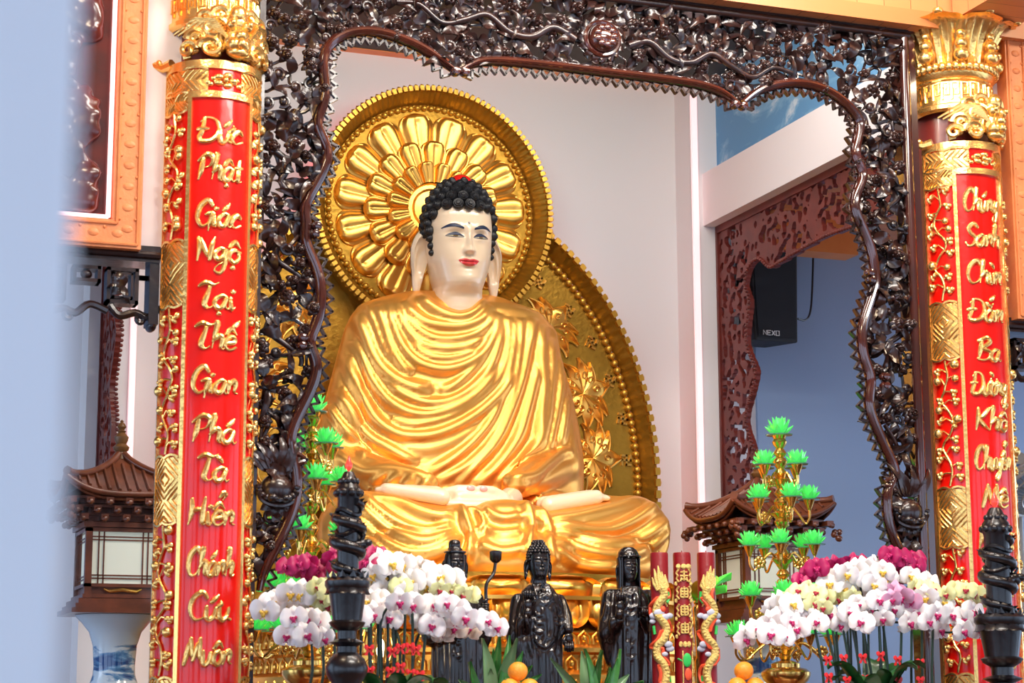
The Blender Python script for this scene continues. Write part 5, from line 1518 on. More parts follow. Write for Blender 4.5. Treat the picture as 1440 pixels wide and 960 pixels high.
# ------------------------------------------------------------------ standing fan
FANP = mat('fan_plastic', (.42,.41,.38), .4); WIRE = mat('fan_wire', (.55,.55,.53), .35, .6)
fc = at(1446,676,11.5)
fan = thing('standing_fan', 'grey standing fan with wire cage at the right edge behind the red pillar', 'fan', (fc.x, fc.y+.1, 0))
ax = Vector((.10,-.62,-.70)).normalized(); u1 = ax.orthogonal().normalized(); u2 = ax.cross(u1); cc = fc+ax*.06
m = MB()
for rr, dd in ((.24,0),(.235,.03),(.20,.065),(.13,.085),(.05,.09),(.235,-.03),(.2,-.06),(.1,-.07)):
    m.tube([cc+ax*dd+(u1*math.cos(2*PI*k/36)+u2*math.sin(2*PI*k/36))*rr for k in range(37)],   .006 if rr < .23 else .010, 5, caps=False)
for k in range(56):
    d = u1*math.cos(2*PI*k/40)+u2*math.sin(2*PI*k/40)
    m.tube([cc+ax*.09+d*.03, cc+ax*.08+d*.15, cc+ax*.05+d*.215, cc+d*.24, cc-ax*.05+d*.21, cc-ax*.07+d*.08], .0032, 4)
m.build('cage', WIRE, fan)
m = MB()
for k in range(3):
    a0 = 2*PI*k/3; P_ = []
    for i in range(7):
        r = .03+.17*i/6; row = []
        for j in range(7):
            a = a0 + (j/6-.5)*1.5*(1-.2*abs(i/6-.6)); d = u1*math.cos(a)+u2*math.sin(a); row.append(cc+d*r+ax*(.03*(j/6-.5)))
        P_.append(row)
    m.grid(P_); m.grid([[p-ax*.003 for p in r] for r in P_], flip=True)
m.build('blades', mat('fan_blade', (.35,.45,.55), .3), fan)
m = MB(); m.lathe([(.02,0),(.085,.0),(.10,.04),(.105,.13),(.085,.19),(.04,.21),(.01,.21)], cc-ax*.07, 28, axis=-ax); m.build('motor_housing', FANP, fan)
m = MB(); bq = cc-ax*.15; m.obox(bq+Vector((-.085,-.06,.03)), (.02,-.02,0), (.006,.006,0), (0,0,.012)); m.build('blue_label', mat('label_blue',(.03,.12,.35),.4), fan, smooth=False)
m = MB(); m.tube([bq, bq+Vector((.02,.05,-.12)), (fc.x+.02,fc.y+.15,fc.z-.3), (fc.x+.02,fc.y+.15,.05)], .02, 10); m.lathe([(.2,0),(.2,.02),(.06,.05),(.03,.07)], (fc.x+.02,fc.y+.15,0), 28); m.build('stand', FANP, fan)
# ------------------------------------------------------------------ altars that carry the offerings (tops just under the frame)
AZ = 1.30
ALT = mat('altar_wood', (.16,.03,.015), .25, coat=.6)
def altar(name, x0, y0, x1, y1):
    m = MB(); m.box(x0,y0,AZ-.07,x1,y1,AZ); m.box(x0+.05,y0+.05,.08,x1-.05,y1-.05,AZ-.07); m.box(x0+.02,y0+.02,0,x1-.02,y1-.02,.08)
    struct(m, name, ALT)
altar('trim_8', 2.35, 8.75, 6.35, 9.76)
altar('trim_9', 2.40, 10.16, 5.95, 10.80)
# ------------------------------------------------------------------ lotus candelabra
GLASS = bpy.data.materials.new('green_glass'); GLASS.use_nodes = True
def _gl():
    nt = GLASS.node_tree; b = nt.nodes['Principled BSDF']
    b.inputs['Base Color'].default_value = (.16,.85,.24,1); b.inputs['Roughness'].default_value = .08; b.inputs['Transmission Weight'].default_value = .35; b.inputs['IOR'].default_value = 1.45
    b.inputs['Emission Color'].default_value = (.07,.9,.13,1); b.inputs['Emission Strength'].default_value = .18; b.inputs['Coat Weight'].default_value = .6
_gl()
DISC = mat('glass_disc', (.35,.65,.62), .05, trans=.6, coat=.5)
def lotus_mb(R=.07):
    m = MB()
    for (n, r0, L, el, w, o) in ((8,.28,.95,.42,.24,0),(8,.24,1.05,.85,.24,.39),(7,.18,1.05,1.15,.22,.2),(4,.06,.95,1.4,.22,0)):
        for k in range(n):
            a = 2*PI*k/n+o; d = Vector((math.cos(a),math.sin(a),0)); t_ = Vector((-math.sin(a),math.cos(a),0)); up = d*math.cos(el)+Vector((0,0,1))*math.sin(el); nn = d*-math.sin(el)+Vector((0,0,1))*math.cos(el)
            F, B = [], []
            for i in range(7):
                t = i/6; ww = R*w*math.sin(PI*min(.985,.16+.84*t))**.85; c = d*(R*r0)+up*(R*L*t)+nn*(R*.10*t*t)
                F.append([c+t_*ww, c+nn*(R*.09*math.sin(PI*t)+.0015), c-t_*ww]); B.append([c+t_*ww, c-nn*(R*.07*math.sin(PI*t)+.001), c-t_*ww])
            m.grid(F); m.grid(B, flip=True)
    m.v = [(x, y, z*1.35) for x, y, z in m.v]
    return m
LOT = lotus_mb().mesh('lotus_lamp', GLASS, ang=20)
_d = MB(); _d.lathe([(.01,-.008),(.07,-.006),(.074,0),(.05,.004),(.01,.004)], seg=20); DSC = _d.mesh('glass_disc', DISC)
_c = MB(); _c.lathe([(.006,-.075),(.012,-.07),(.016,-.06),(.022,-.045),(.036,-.012),(.04,-.006),(.03,-.004)], seg=14); CUP = _c.mesh('cup_holder', BRASS)
_b = MB()
for k in range(7): _b.ell((.02*math.cos(2*PI*k/7),0,.02*math.sin(2*PI*k/7)),(.012,.006,.012),7,5)
_b.ell((0,-.005,0),.011,8,6); BLO = _b.mesh('gilt_blossom', BRASS)
CY = 10.66
def candelabrum(px, label, seed):
    ax = at(px, 760, CY); X = ax.x; zz = lambda y: at(px, y, CY).z
    zz = lambda y, q=at(1100,760,CY): at(1100, y, CY).z
    t = thing('lotus_candelabrum', label, 'candelabrum', (X, CY, AZ), 'green lotus candelabra')
    zb = zz(945)
    s = MB(); s.lathe([(.15,AZ),(.15,AZ+.03),(.10,AZ+.06),(.06,AZ+.12),(.05,zb-.12),(.13,zb-.05),(.145,zb-.02),(.145,zb),(.12,zb+.02),(.085,zb+.028),(.085,zb+.05),(.06,zb+.06),(.03,zb+.07)], (X,CY,0), 30)
    tiers = [(655,.135,4),(702,.165,5),(767,.20,5),(838,.225,6),(893,.30,8)]
    prof = [(.03,zb+.07)]
    ytop = zz(618); z = zb+.07; k = 0
    while z < ytop-.10:
        prof += [(.026,z),(.042,z+.02),(.030,z+.04),(.022,z+.05),(.040,z+.075),(.045,z+.09),(.034,z+.11),(.020,z+.118)]; z += .12
    prof += [(.03,z),(.018,z+.02),(.022,ytop-.03),(.03,ytop-.01),(.015,ytop)]
    s.lathe(prof, (X,CY,0), 18)
    for y, r, n in tiers: s.lathe([(.02,zz(y)-.135),(.05,zz(y)-.10),(.07,zz(y)-.085),(.05,zz(y)-.075),(.02,zz(y)-.07)], (X,CY,0), 20)
    s.build('turned_stem', BRASS, t)
    rr = random.Random(seed); bl = wloc(t)
    def lamp(p, sc):
        c = inst('cup_holder', CUP, t, Matrix.Translation(p-bl) @ Matrix.Scale(sc,4))
        inst('glass_disc', DSC, c, Matrix.Identity(4)); inst('lotus_lamp', LOT, c, Matrix.Rotation(rr.uniform(0,1),4,'Z'))
    lamp(Vector((X,CY,ytop+.03)), 1.12)
    for ti, (y, r, n) in enumerate(tiers):
        z = zz(y)
        for k in range(n):
            a = 2*PI*(k+.5*(ti%2))/n + (.35 if ti == 0 else .2*ti); d = Vector((math.cos(a), math.sin(a), 0)); c = Vector((X,CY,z))
            m = MB(); z0 = -.10
            m.tube(cat_rom([c+d*.03+Vector((0,0,z0)), c+d*(r*.35)+Vector((0,0,z0+.055)), c+d*(r*.62)+Vector((0,0,z0+.01)), c+d*(r*.86)+Vector((0,0,z0-.045)), c+d*(r*1.0)+Vector((0,0,z0-.01)), c+d*r+Vector((0,0,-.06))], 6), .0075, 7)
            m.build('curved_arm', BRASS, t)
            lamp(c+d*r, .92)
            if (k+ti) % 2 == 0:
                q = c+d*(r*.72)+Vector((0,-.01,-.10)); inst('gilt_blossom', BLO, t, Matrix.Translation(q-bl) @ Matrix.Rotation(rr.uniform(-.6,.6),4,'Z') @ Matrix.Rotation(rr.uniform(-.5,.5),4,'X') @ Matrix.Scale(1.25,4))
    return t
candelabrum(437, 'brass candelabrum of green glass lotuses half hidden by the screen left of the statue', 1)
candelabrum(1100, 'brass candelabrum of green glass lotuses in front of the right pagoda lantern', 2)
# ------------------------------------------------------------------ black standing statues
def black_statue(kind, px, py_top, py_chin, label):
    Yc = 10.52; chin = at(px, py_chin, Yc-.06); top = at(px, py_top, Yc)
    X = at(px, py_chin, Yc).x
    S = (top.z-chin.z)/(.70 if kind != 'hood' else .72)
    t = thing('standing_statue', label, 'statue', (X, Yc, AZ), 'black standing statues')
    T = Matrix.Translation((X, Yc+.0, chin.z)) @ Matrix.Scale(S, 4); h = Head(T)
    zc = chin.z; m = MB()
    rows = [(AZ+.06,.165,.12),(AZ+.3,.16,.12),(zc-.62,.165,.125),(zc-.42,.165,.12),(zc-.28,.165,.115),(zc-.16,.158,.11),(zc-.10,.140,.10),(zc-.06,.105,.085),(zc-.03,.07,.065)]
    P_ = [[(X+.80*hw*math.copysign(abs(math.sin(2*PI*k/48))**.85,math.sin(2*PI*k/48)), Yc-dp*math.cos(2*PI*k/48), z) for k in range(48)] for z, hw, dp in rows]
    m.grid(P_, closed_v=True); nn = len(P_); m.f.append(tuple(range(48))); m.mi.append(0); m.f.append(tuple((nn-1)*48+k for k in range(48))); m.mi.append(0)
    V3 = lambda x, y, z: Vector((X+x*.80, Yc+y, zc+z))
    # arms: upper arm, forearm with hanging sleeve
    if kind == 'curls':
        limb(m, V3(-.15,0,-.13), V3(-.185,-.03,-.33), .045, .055, 1, 6); limb(m, V3(-.185,-.03,-.33), V3(-.15,-.12,-.24), .052, .036, 1, 6); limb(m, V3(-.16,-.06,-.36), V3(-.13,-.06,-.62), .05, .03, 1, 6)
        limb(m, V3(.15,0,-.13), V3(.175,-.03,-.22), .045, .048, 1, 6); limb(m, V3(.175,-.03,-.22), V3(.18,-.08,-.29), .048, .032, 1, 6)
        hands = [('up', V3(-.145,-.150,-.155)), ('down', V3(.175,-.10,-.335))]
    elif kind == 'hood':
        limb(m, V3(-.14,0,-.10), V3(-.185,-.03,-.30), .055, .06, 1, 6); limb(m, V3(-.185,-.03,-.30), V3(-.15,-.12,-.23), .05, .034, 1, 6); limb(m, V3(-.19,-.02,-.30), V3(-.17,-.02,-.46), .055, .02, 1, 6)
        limb(m, V3(.14,0,-.10), V3(.17,-.03,-.30), .055, .06, 1, 6); limb(m, V3(.17,-.03,-.30), V3(.05,-.14,-.22), .05, .034, 1, 6); limb(m, V3(.17,-.02,-.30), V3(.16,-.02,-.62), .05, .03, 1, 6)
        hands = [('up', V3(-.145,-.150,-.15)), ('bowl', V3(.02,-.165,-.20))]
    else:
        limb(m, V3(-.14,0,-.12), V3(-.18,-.03,-.32), .055, .06, 1, 6); limb(m, V3(-.18,-.03,-.32), V3(-.05,-.14,-.30), .05, .036, 1, 6)
        limb(m, V3(.14,0,-.12), V3(.18,-.03,-.32), .055, .06, 1, 6); limb(m, V3(.18,-.03,-.32), V3(.14,-.13,-.22), .05, .036, 1, 6); limb(m, V3(.17,-.03,-.33), V3(.16,-.03,-.62), .05, .03, 1, 6)
        hands = [('up', V3(-.03,-.155,-.26)), ('grip', V3(.14,-.15,-.17))]
    V, N, F = remesh(m, .0105, 7)
    # carved drapery
    x0, y0 = px, py_chin
    R_ = [([(-9,4),(-5,18),(-1,30)],2.2,.010),([(11,4),(17,20),(19,34)],2.2,.010),([(-22,10),(-17,60),(-9,114)],2.6,.016),([(24,12),(31,40),(36,62)],2.2,.010),
          ([(4,30),(11,26),(16,32),(11,38),(4,34)],1.8,.010),([(6,42),(10,80),(3,97)],2.2,.012),([(17,42),(20,72),(14,94)],2.2,.010),
          ([(-5,48),(-1,54),(5,53)],1.8,.010),([(-6,58),(-1,65),(6,64)],1.8,.010),([(-6,70),(-1,78),(7,76)],1.8,.010),([(-5,84),(2,96),(12,98),(24,84)],2.2,.014),
          ([(22,52),(28,58),(34,56)],1.6,.008),([(24,62),(30,68),(37,64)],1.6,.008),([(20,100),(24,130),(26,190)],2.6,.014),([(2,102),(4,140),(2,200)],2.6,.012),([(12,100),(14,150),(14,200)],2.6,.010),
          ([(-16,20),(-26,50),(-28,110),(-26,180)],3,.016),([(34,70),(32,120),(30,180)],2.6,.012)]
    if kind != 'curls':
        R_ = [([(-9,4),(-7,30),(-5,110),(-6,190)],2.2,.014),([(11,4),(13,30),(12,110),(14,190)],2.2,.014),([(-20,10),(-24,60),(-20,190)],2.6,.014),([(23,12),(27,60),(25,190)],2.6,.014),
              ([(-6,16),(2,22),(10,16)],1.6,.008),([(-5,36),(3,40),(11,36)],1.8,.009),([(-4,46),(3,52),(11,46)],1.8,.009),([(-4,62),(3,72),(11,62)],1.8,.009),([(-4,84),(3,94),(11,84)],1.8,.010),
              ([(1,45),(1,110),(0,190)],1.8,.009),([(7,45),(8,110),(8,190)],1.8,.009),([(-30,30),(-34,50),(-38,56)],2,.012),([(-4,105),(3,112),(12,104)],2,.010)]
    V2 = proj(V); tc = np.array(EYE)-V; tc /= np.linalg.norm(tc,axis=1)[:,None]; fc_ = np.clip((N*tc).sum(1)*2.2,0,1); dsp = np.zeros(len(V))
    for pl, w, a in R_:
        c = [(p.x+x0, p.y+y0) for p in cat_rom(pl, 5)]; d, tt = seg_dist(V2, c); env = np.clip(np.minimum(tt,1-tt)/.12,0,1)**.6
        hgt = a*.85*env*np.exp(-(d/w)**2); gr = -a*.45*env*np.exp(-((d-2.1*w)/(.8*w))**2); dsp = np.where(hgt > .1*a, np.maximum(dsp,hgt), dsp+gr*(dsp <= 0))
    from_arrays(V+N*(dsp*fc_)[:,None], F).build('draped_body', STAT, t, ang=0)
    b = MB(); b.lathe([(.21,0),(.22,.02),(.19,.04),(.20,.06),(.17,.075)], (X,Yc,AZ), 30); b.build('plinth', STAT, t)
    hd_ = h.skin(False).build('head', STAT, t, ang=70)
    h.ear(-1).build('ear', STAT, hd_, ang=70); h.ear(1).build('ear', STAT, hd_, ang=70)
    for sg in (-1,1):
        h.brow(sg).build('eyebrow', STAT, hd_); h.lid(sg).build('eyelid', STAT, hd_)
    h.lips().build('lips', STAT, hd_)
    bl = wloc(t)
    if kind == 'curls':
        hr = hair_cap(T).build('hair', STAT, t); cms = {}
        for p, n_, r in hair_curls(T):
            if p.z < .33: continue
            if r not in cms: q = MB(); q.lathe([(r*S,0),(r*S,r*.5*S),(r*.6*S,r*.9*S),(0.001,r*1.1*S)], seg=10); cms[r] = q.mesh('hair_curl', STAT, ang=0)
            inst('hair_curl', cms[r], hr, Matrix.Translation((T @ p)-bl) @ n_.to_track_quat('Z','Y').to_matrix().to_4x4())
        q = MB(); q.ell(T @ Vector((0,.0,.66)), (.12*S,.12*S,.08*S), 20, 12)
        for k in range(26):
            el = .25+.5*(k//13); a = 2*PI*(k%13)/13; q.ell(T @ Vector((.12*math.cos(a)*math.cos(el), .12*math.sin(a)*math.cos(el), .66+.08*math.sin(el))), .03*S, 8, 6)
        q.build('topknot', STAT, t)
    elif kind == 'bun':
        hair_cap(T).build('hair', STAT, t)
        q = MB(); q.lathe([(.20*S,.50*S),(.235*S,.52*S),(.235*S,.545*S),(.20*S,.56*S)], (X,Yc,zc), 30); q.lathe([(.10*S,.58*S),(.13*S,.62*S),(.125*S,.74*S),(.10*S,.78*S),(.04*S,.80*S)], (X,Yc+.01,zc), 24)
        for k in range(14): q.ell((X+.128*S*math.cos(2*PI*k/14), Yc+.01+.128*S*math.sin(2*PI*k/14), zc+.60*S), .02*S, 7, 5)
        for sg in (-1,1): q.tube([T @ Vector((sg*.20,-.05,.48)), T @ Vector((sg*.225,.02,.2)), T @ Vector((sg*.22,.03,-.12))], [.035*S,.04*S,.03*S], 8)
        q.build('topknot', STAT, t)
    else:
        m = MB(); P_ = []
        for i in range(17):
            tt = i/16; z = -.25+(.98)*tt; row = []
            rx = .275-.02*math.sin(PI*tt) if z < .40 else .262*math.sqrt(max(0,1-((z-.40)/.36)**2.6)); op = math.radians(52) if z < .50 else math.radians(0 if z > .56 else 52*(.56-z)/.06)
            for k in range(41):
                a = op+(2*PI-2*op)*k/40; row.append(T @ Vector((max(rx,.004)*math.sin(a)*(1.0), -max(rx,.004)*1.0*math.cos(a)+.02, z)))
            P_.append(row)
        m.grid(P_); m.grid([[p+(Vector((X,Yc+.005,p.z))-p)*.08 for p in r] for r in P_], flip=True)
        for r0 in (0,40): m.tube([P_[i][r0] for i in range(13)], .018*S, 7)
        m.tube([T @ Vector((.268*math.sin(a_),-.268*math.cos(a_)+.01,.505+.02*math.cos(a_))) for a_ in [(-1.2+2.4*k/16) for k in range(17)]], .022*S, 7)
        m.ell(T @ Vector((0,-.24,.56)), (.05*S,.03*S,.06*S), 10, 7)
        m.build('veil_hood', STAT, t, ang=60)
    for kd, c in hands:
        g = MB(); r = .0095
        def fing(a, b, c2=None, r0=r, r1=r*.8):
            pts = [a, b] if c2 is None else [a, b, c2]; g.tube(pts, [r0]+[(r0+r1)/2]*(len(pts)-2)+[r1], 8); g.ell(pts[-1], r1, 8, 6); g.ell(a, r0, 8, 6)
        if kd == 'up':
            g.ell(c, (.026,.013,.032), 12, 9)
            for k in range(4): x = -.0195+.013*k; fing(c+Vector((x,0,.025)), c+Vector((x*1.15,-.003,.05)), c+Vector((x*1.2,-.010,.072-.006*abs(k-1.5))))
            fing(c+Vector((.02,-.006,-.01)), c+Vector((.034,-.014,.014)), c+Vector((.026,-.02,.034))); g.tube([c+Vector((0,.005,-.02)), c+Vector((-.005,.02,-.07))], [.02,.026], 10)
        elif kd == 'down':
            g.ell(c, (.026,.014,.034), 12, 9)
            for k in range(4): x = -.0195+.013*k; fing(c+Vector((x,0,-.025)), c+Vector((x*1.1,-.004,-.05)), c+Vector((x*1.1,-.002,-.074+.006*abs(k-1.5))))
            fing(c+Vector((-.02,-.006,.01)), c+Vector((-.036,-.014,-.012)), c+Vector((-.036,-.018,-.034))); g.tube([c+Vector((0,.0,.025)), c+Vector((-.004,.012,.07))], [.02,.028], 10)
        elif kd == 'grip':
            g.ell(c, (.022,.022,.028), 12, 9)
            for k in range(4): z = -.018+.012*k; fing(c+Vector((-.01,-.02,z)), c+Vector((.012,-.03,z)), c+Vector((.024,-.012,z)))
            fing(c+Vector((-.01,-.01,.02)), c+Vector((.0,-.026,.04)), c+Vector((.014,-.026,.046))); g.tube([c+Vector((0,.01,-.02)), c+Vector((-.005,.03,-.06))], [.02,.026], 10)
        else:
            g.ell(c, (.03,.026,.014), 12, 9)
            for k in range(4): x = -.02+.013*k; fing(c+Vector((x,-.012,.002)), c+Vector((x*1.1,-.034,.012)), c+Vector((x*1.05,-.036,.032)))
            fing(c+Vector((.026,0,0)), c+Vector((.040,-.012,.018)), c+Vector((.034,-.02,.036)))
        g.build('hand', STAT, t, ang=0)
        if kd == 'bowl':
            q = MB(); q.lathe([(.012,.012),(.03,.018),(.042,.04),(.040,.043),(.028,.022),(.004,.02)], c+Vector((0,-.008,0)), 20); tag(q.build('small_bowl', STAT, loc=c), 'small black bowl held by the hooded standing statue', 'bowl')
        if kd == 'grip':
            q = MB(); e = at(697,787,Yc-.14); q.tube(cat_rom([c+Vector((.005,-.016,-.05)), c+Vector((.01,-.016,.02)), at(684,822,Yc-.16), at(694,806,Yc-.15), e], 6), .010, 8)
            q.lathe([(.008,-.02),(.02,-.012),(.032,.0),(.034,.045),(.026,.05),(.022,.02)], e, 16); tag(q.build('flower_stem', STAT, loc=c), 'black curved stem with a cup end held by the left standing statue', 'stem')
    return t
black_statue('bun', 640, 765, 811, 'black standing statue with a tall topknot behind the left orchids')
black_statue('curls', 757, 762, 811, 'black standing statue with snail curls and sign on its bare chest, middle of three')
black_statue('hood', 884, 770, 815, 'black standing statue with hood and veil beside the red dragon candles')
# sign on the chest of the middle statue (part of it)
mid = [o for o in bpy.data.objects if o.get('label','').startswith('black standing statue with snail')][0]
q = at(763,823,10.405); m = MB(); u = .011; hh = .0028
def bar2(x0, z0, x1, z1): m.obox(q+Vector(((x0+x1)/2,0,(z0+z1)/2)), (abs(x1-x0)/2+hh,0,0), (0,.012,0), (0,0,abs(z1-z0)/2+hh))
bar2(-u,0,u,0); bar2(0,-u,0,u); bar2(0,u,-u,u); bar2(0,-u,u,-u); bar2(u,0,u,u); bar2(-u,0,-u,-u)
m.build('fylfot_sign', STAT, mid, smooth=False)
# ------------------------------------------------------------------ tall dragon candles on turned stands
FLAME = mat('flame_red', (1,.05,.03), .25, emit=(1,.03,.02), es=1.6, coat=.5)
def dragon_candle(px, ys, label, knob):
    Yd = 9.06; X = at(px, 800, Yd).x
    z = lambda y: at(px, y, Yd).z
    k = at(px+1, 800, Yd).x - X           # metres per pixel
    yt = ys; o = yt-655                    # the whole piece shifts with its top
    zz = lambda y: z(y+o)
    t = thing('dragon_candle_stand', label, 'candle stand', (X, Yd, AZ))
    P = [(38,1010),(38,1000),(20,985),(17,965),(27,948),(29,938),(24,925),(14,916),(14,908),(24,902),(13,897),(13,886),(22,880),(25,874),(20,871),(26,826),(28,818)]
    m = MB(); m.lathe([(.17,AZ),(.17,AZ+.04),(.10,AZ+.07),(.07,AZ+.15)]+[(r*k, max(zz(y), AZ+.16+.01*i)) for i, (r, y) in enumerate(P)], (X,Yd,0), 36)
    m.lathe([(29*k,zz(826)),(31*k,zz(822)),(31*k,zz(816)),(26*k,zz(811)),(20*k,zz(812))], (X,Yd,0), 36)
    for j in range(12):
        a = 2*PI*j/12; d = Vector((math.sin(a),-math.cos(a),0)); tn = Vector((math.cos(a),math.sin(a),0))
        F = []
        for i in range(6):
            s_ = i/5; w = 8*k*math.sin(PI*(.25+.73*s_)); c = Vector((X,Yd,zz(826)))+d*((27+5*s_**2)*k)+Vector((0,0,-14*k*s_+6*k*s_**3)); F.append([c+tn*w, c+d*.008, c-tn*w])
        m.grid(F); m.grid([[p-d*.006 for p in r] for r in F], flip=True)
        c = Vector((X,Yd,zz(812)))+d*(26*k); m.add([c+tn*.02, c-tn*.02, c+d*.012+Vector((0,0,.005)), c+Vector((0,0,.035))+d*.01], [(0,1,2),(0,2,3),(2,1,3),(1,0,3)])
    m.build('turned_holder', BLACK, t)
    b = MB(); b.lathe([(15*k,zz(815)),(15*k,zz(700)),(16.5*k,zz(697)),(17.5*k,zz(690)),(16*k,zz(684)),(13*k,zz(679)),(11*k,zz(672)),(8*k,zz(665)),(6*k,zz(662)),(.002,zz(661))], (X,Yd,0), 30)
    # dragon coils round the shaft
    pts = []
    for i in range(120):
        s_ = i/119; a = -3.1*2*PI*s_+1.0; r = 16*k+.004; pts.append(Vector((X+r*math.sin(a), Yd-r*math.cos(a), zz(808)+(zz(705)-zz(808))*s_)))
    b.tube(pts, [(.034-.016*abs(2*i/119-1)) for i in range(120)], 9)
    for i in range(0,118,3):
        d = (pts[i]-Vector((X,Yd,pts[i].z))).normalized(); b.add([pts[i]+d*.014+Vector((0,0,.012)), pts[i]+d*.034+Vector((0,0,.020)), pts[i+1]+d*.014+Vector((0,0,.014)), pts[i]+d*.012+Vector((0,0,-.002))], [(0,1,2),(0,3,1),(1,3,2),(0,2,3)])
    hx = knob; c = Vector((X+17*k, Yd-6*k, zz(knob)))
    b.ell(c, (11*k,8*k,8*k), 14, 10); b.ell(c+Vector((8*k,-3*k,2*k)), (7*k,6*k,5*k), 12, 8)
    for q in (-1,1): b.tube([c+Vector((0,q*4*k,6*k)), c+Vector((4*k,q*5*k,13*k)), c+Vector((0,q*6*k,15*k))], [.008,.006,.003], 6)
    b.tube([c, c+Vector((-14*k,-9*k,-3*k)), c+Vector((-26*k,-9*k,-8*k))], [.022,.02,.014], 9)
    for y in (720,733,748): b.tube([(X+(15.5*k)*math.sin(2*PI*j/24), Yd-(15.5*k)*math.cos(2*PI*j/24), zz(y)+.014*math.sin(2*PI*j/24*2+y)) for j in range(25)], .012, 7, caps=False)
    for j in range(9):
        a = 2*PI*j/9; b.ell((X+16*k*math.sin(a), Yd-16*k*math.cos(a), zz(692)), .02, 8, 6); b.ell((X+11*k*math.sin(a+.3), Yd-11*k*math.cos(a+.3), zz(676)), .017, 8, 6)
    b.build('dragon_candle', BLACK, t)
    f = MB(); f.lathe([(.004,zz(662)),(4.5*k,zz(656)),(5*k,zz(652)),(2.5*k,zz(645)),(.001,zz(639))], (X,Yd,0), 14); f.build('flame_bulb', FLAME, t)
dragon_candle(489, 656, 'tall black dragon candle with red bulb in front of the left orchids', 764)
dragon_candle(1403, 707, 'tall black dragon candle standing in front of the right couplet pillar', 762)
# ------------------------------------------------------------------ three red pillar candles with embossed dragons
CRED = mat('candle_red', (.23,.003,.008), .4, bump=.1, bscale=60)
CGOLD = mat('emboss_gold', (.86,.66,.22), .38, .45, bump=.6, bscale=160)
COR = mat('emboss_orange', (.85,.10,.035), .5); CGRY = mat('emboss_cloud', (.50,.54,.66), .5); CGRN = mat('emboss_green', (.03,.55,.10), .5)
def red_candle(px, kind, label):
    Yc = 10.3; X = at(px, 850, Yc).x; zt = at(px, 777, Yc).z; k = at(px+1,850,Yc).x-X; R = 11.4*k
    t = thing('pillar_candle', label, 'candle', (X, Yc, AZ), 'red pillar candles')
    m = MB(); m.lathe([(R,AZ),(R,zt-.008),(R*.94,zt),(R*.5,zt-.006),(.003,zt-.01)], (X,Yc,0), 32); m.tube([(X,Yc,zt-.02),(X,Yc,zt+.012)], .003, 6); m.build('wax_body', CRED, t)
    face = math.atan2(X, Yc)               # decoration faces the hall, slightly to the left
    def Q(xp, y, o=.002): a = math.asin(max(-.99,min(.99,xp*k/R)))-face*.55; return Vector((X+(R+o)*math.sin(a), Yc-(R+o)*math.cos(a), at(px,y,Yc).z))
    g, o_, c_, n_ = MB(), MB(), MB(), MB()
    if kind != 0:
        s = kind
        for i, (dx, l) in enumerate(((-6,30),(-2,34),(2,26),(6,22),(-8,18),(8,14))):
            g.tube([Q(s*(dx*.4),830), Q(s*dx*.9,830-l*.5), Q(s*dx*1.1+s*-1.5,830-l)], [.014,.017,.003], 7, up=(0,-1,0), flat=(1,.5))
        body = cat_rom([(1,828),(3,838),(-4,850),(-6,862),(0,872),(5,884),(2,898),(-5,908),(-6,922),(0,932),(4,946),(2,962),(-3,980)], 6)
        g.tube([Q(s*p.x,p.y,.003) for p in body], .024, 10)
        for i in range(0,len(body),2): g.ell(Q(s*body[i].x,body[i].y,.022), (.016,.008,.010), 7, 5)
        for sg in (-1,1):
            o_.tube([Q(s*(p.x*1.0)+sg*6.6*(1 if (int(p.y/24)%2==0) == (sg>0) else .2),p.y,.008) for p in body], .0105, 6)
        for (x, y, r) in ((-8,866,4),(-3,862,5),(3,868,4),(8,866,3.5),(-9,874,3),(6,906,4),(8,912,4),(2,920,3)): c_.ell(Q(s*x,y,.014), (r*k*1.5,.010,r*k*1.05), 10, 7)
        for pl in ([(8,832),(9,842),(6,848)],[(-9,880),(-8,892)],[(8,950),(9,962)]): n_.tube([Q(s*x,y,.006) for x, y in pl], .009, 6)
        for (x, y) in ((-2,846),(4,846),(0,848)): g.tube([Q(s*x,y), Q(s*x*1.9,y+7)], [.01,.003], 6)
        o_.ell(Q(s*1,857,.01), (4*k,.012,4*k), 9, 6)
    else:
        for y in (797,): 
            for x in (-6,0,6): g.ell(Q(x,y), (4.2*k,.006,3.4*k), 9, 6)
        for j, y in enumerate((810,834,859,884)):
            for s in (-1,1):
                g.tube([Q(s*6,y-9,.004), Q(s*8.5,y-4,.004), Q(s*7,y,.004), Q(s*8.5,y+4,.004), Q(s*6,y+9,.004)], .0062, 6); g.ell(Q(s*9,y+11), (2.6*k,.006,3*k), 8, 6)
            for st in ([(-4,-5),(4,-5)],[(-4.5,0),(4.5,0)],[(-4,5),(4,5)],[(0,-8),(0,7)],[(-3,2),(-4,8)],[(3,2),(4,8)]) if j == 0 else ([(-4,-6),(4,-6)],[(-5,-2),(5,-2)],[(-3.5,2),(3.5,2)],[(-4,6),(4,6)],[(-4,-6),(-4,6)],[(4,-6),(4,6)],[(0,-9),(0,6)]):
                g.tube([Q(x,y+z,.005) for x, z in st], .0052, 6)
        for x in (-5,0,5): g.ell(Q(x,906), (3*k,.006,4*k), 8, 6)
        n_.ell(Q(2,928,.004), (6*k,.006,9*k), 9, 6)
        for x in (-9,-8): n_.tube([Q(x,926), Q(-3,930)], .004, 5)
        o_.ell(Q(3,948,.004), (5*k,.006,8*k), 9, 6)
        for x in (-3,9): g.tube([Q(x,915,.004), Q(x,985,.004)], .004, 5)
    g.build('gold_relief', CGOLD, t)
    if o_.v: o_.build('orange_fins', COR, t)
    if c_.v: c_.build('cloud_relief', CGRY, t)
    if n_.v: n_.build('green_relief', CGRN, t)
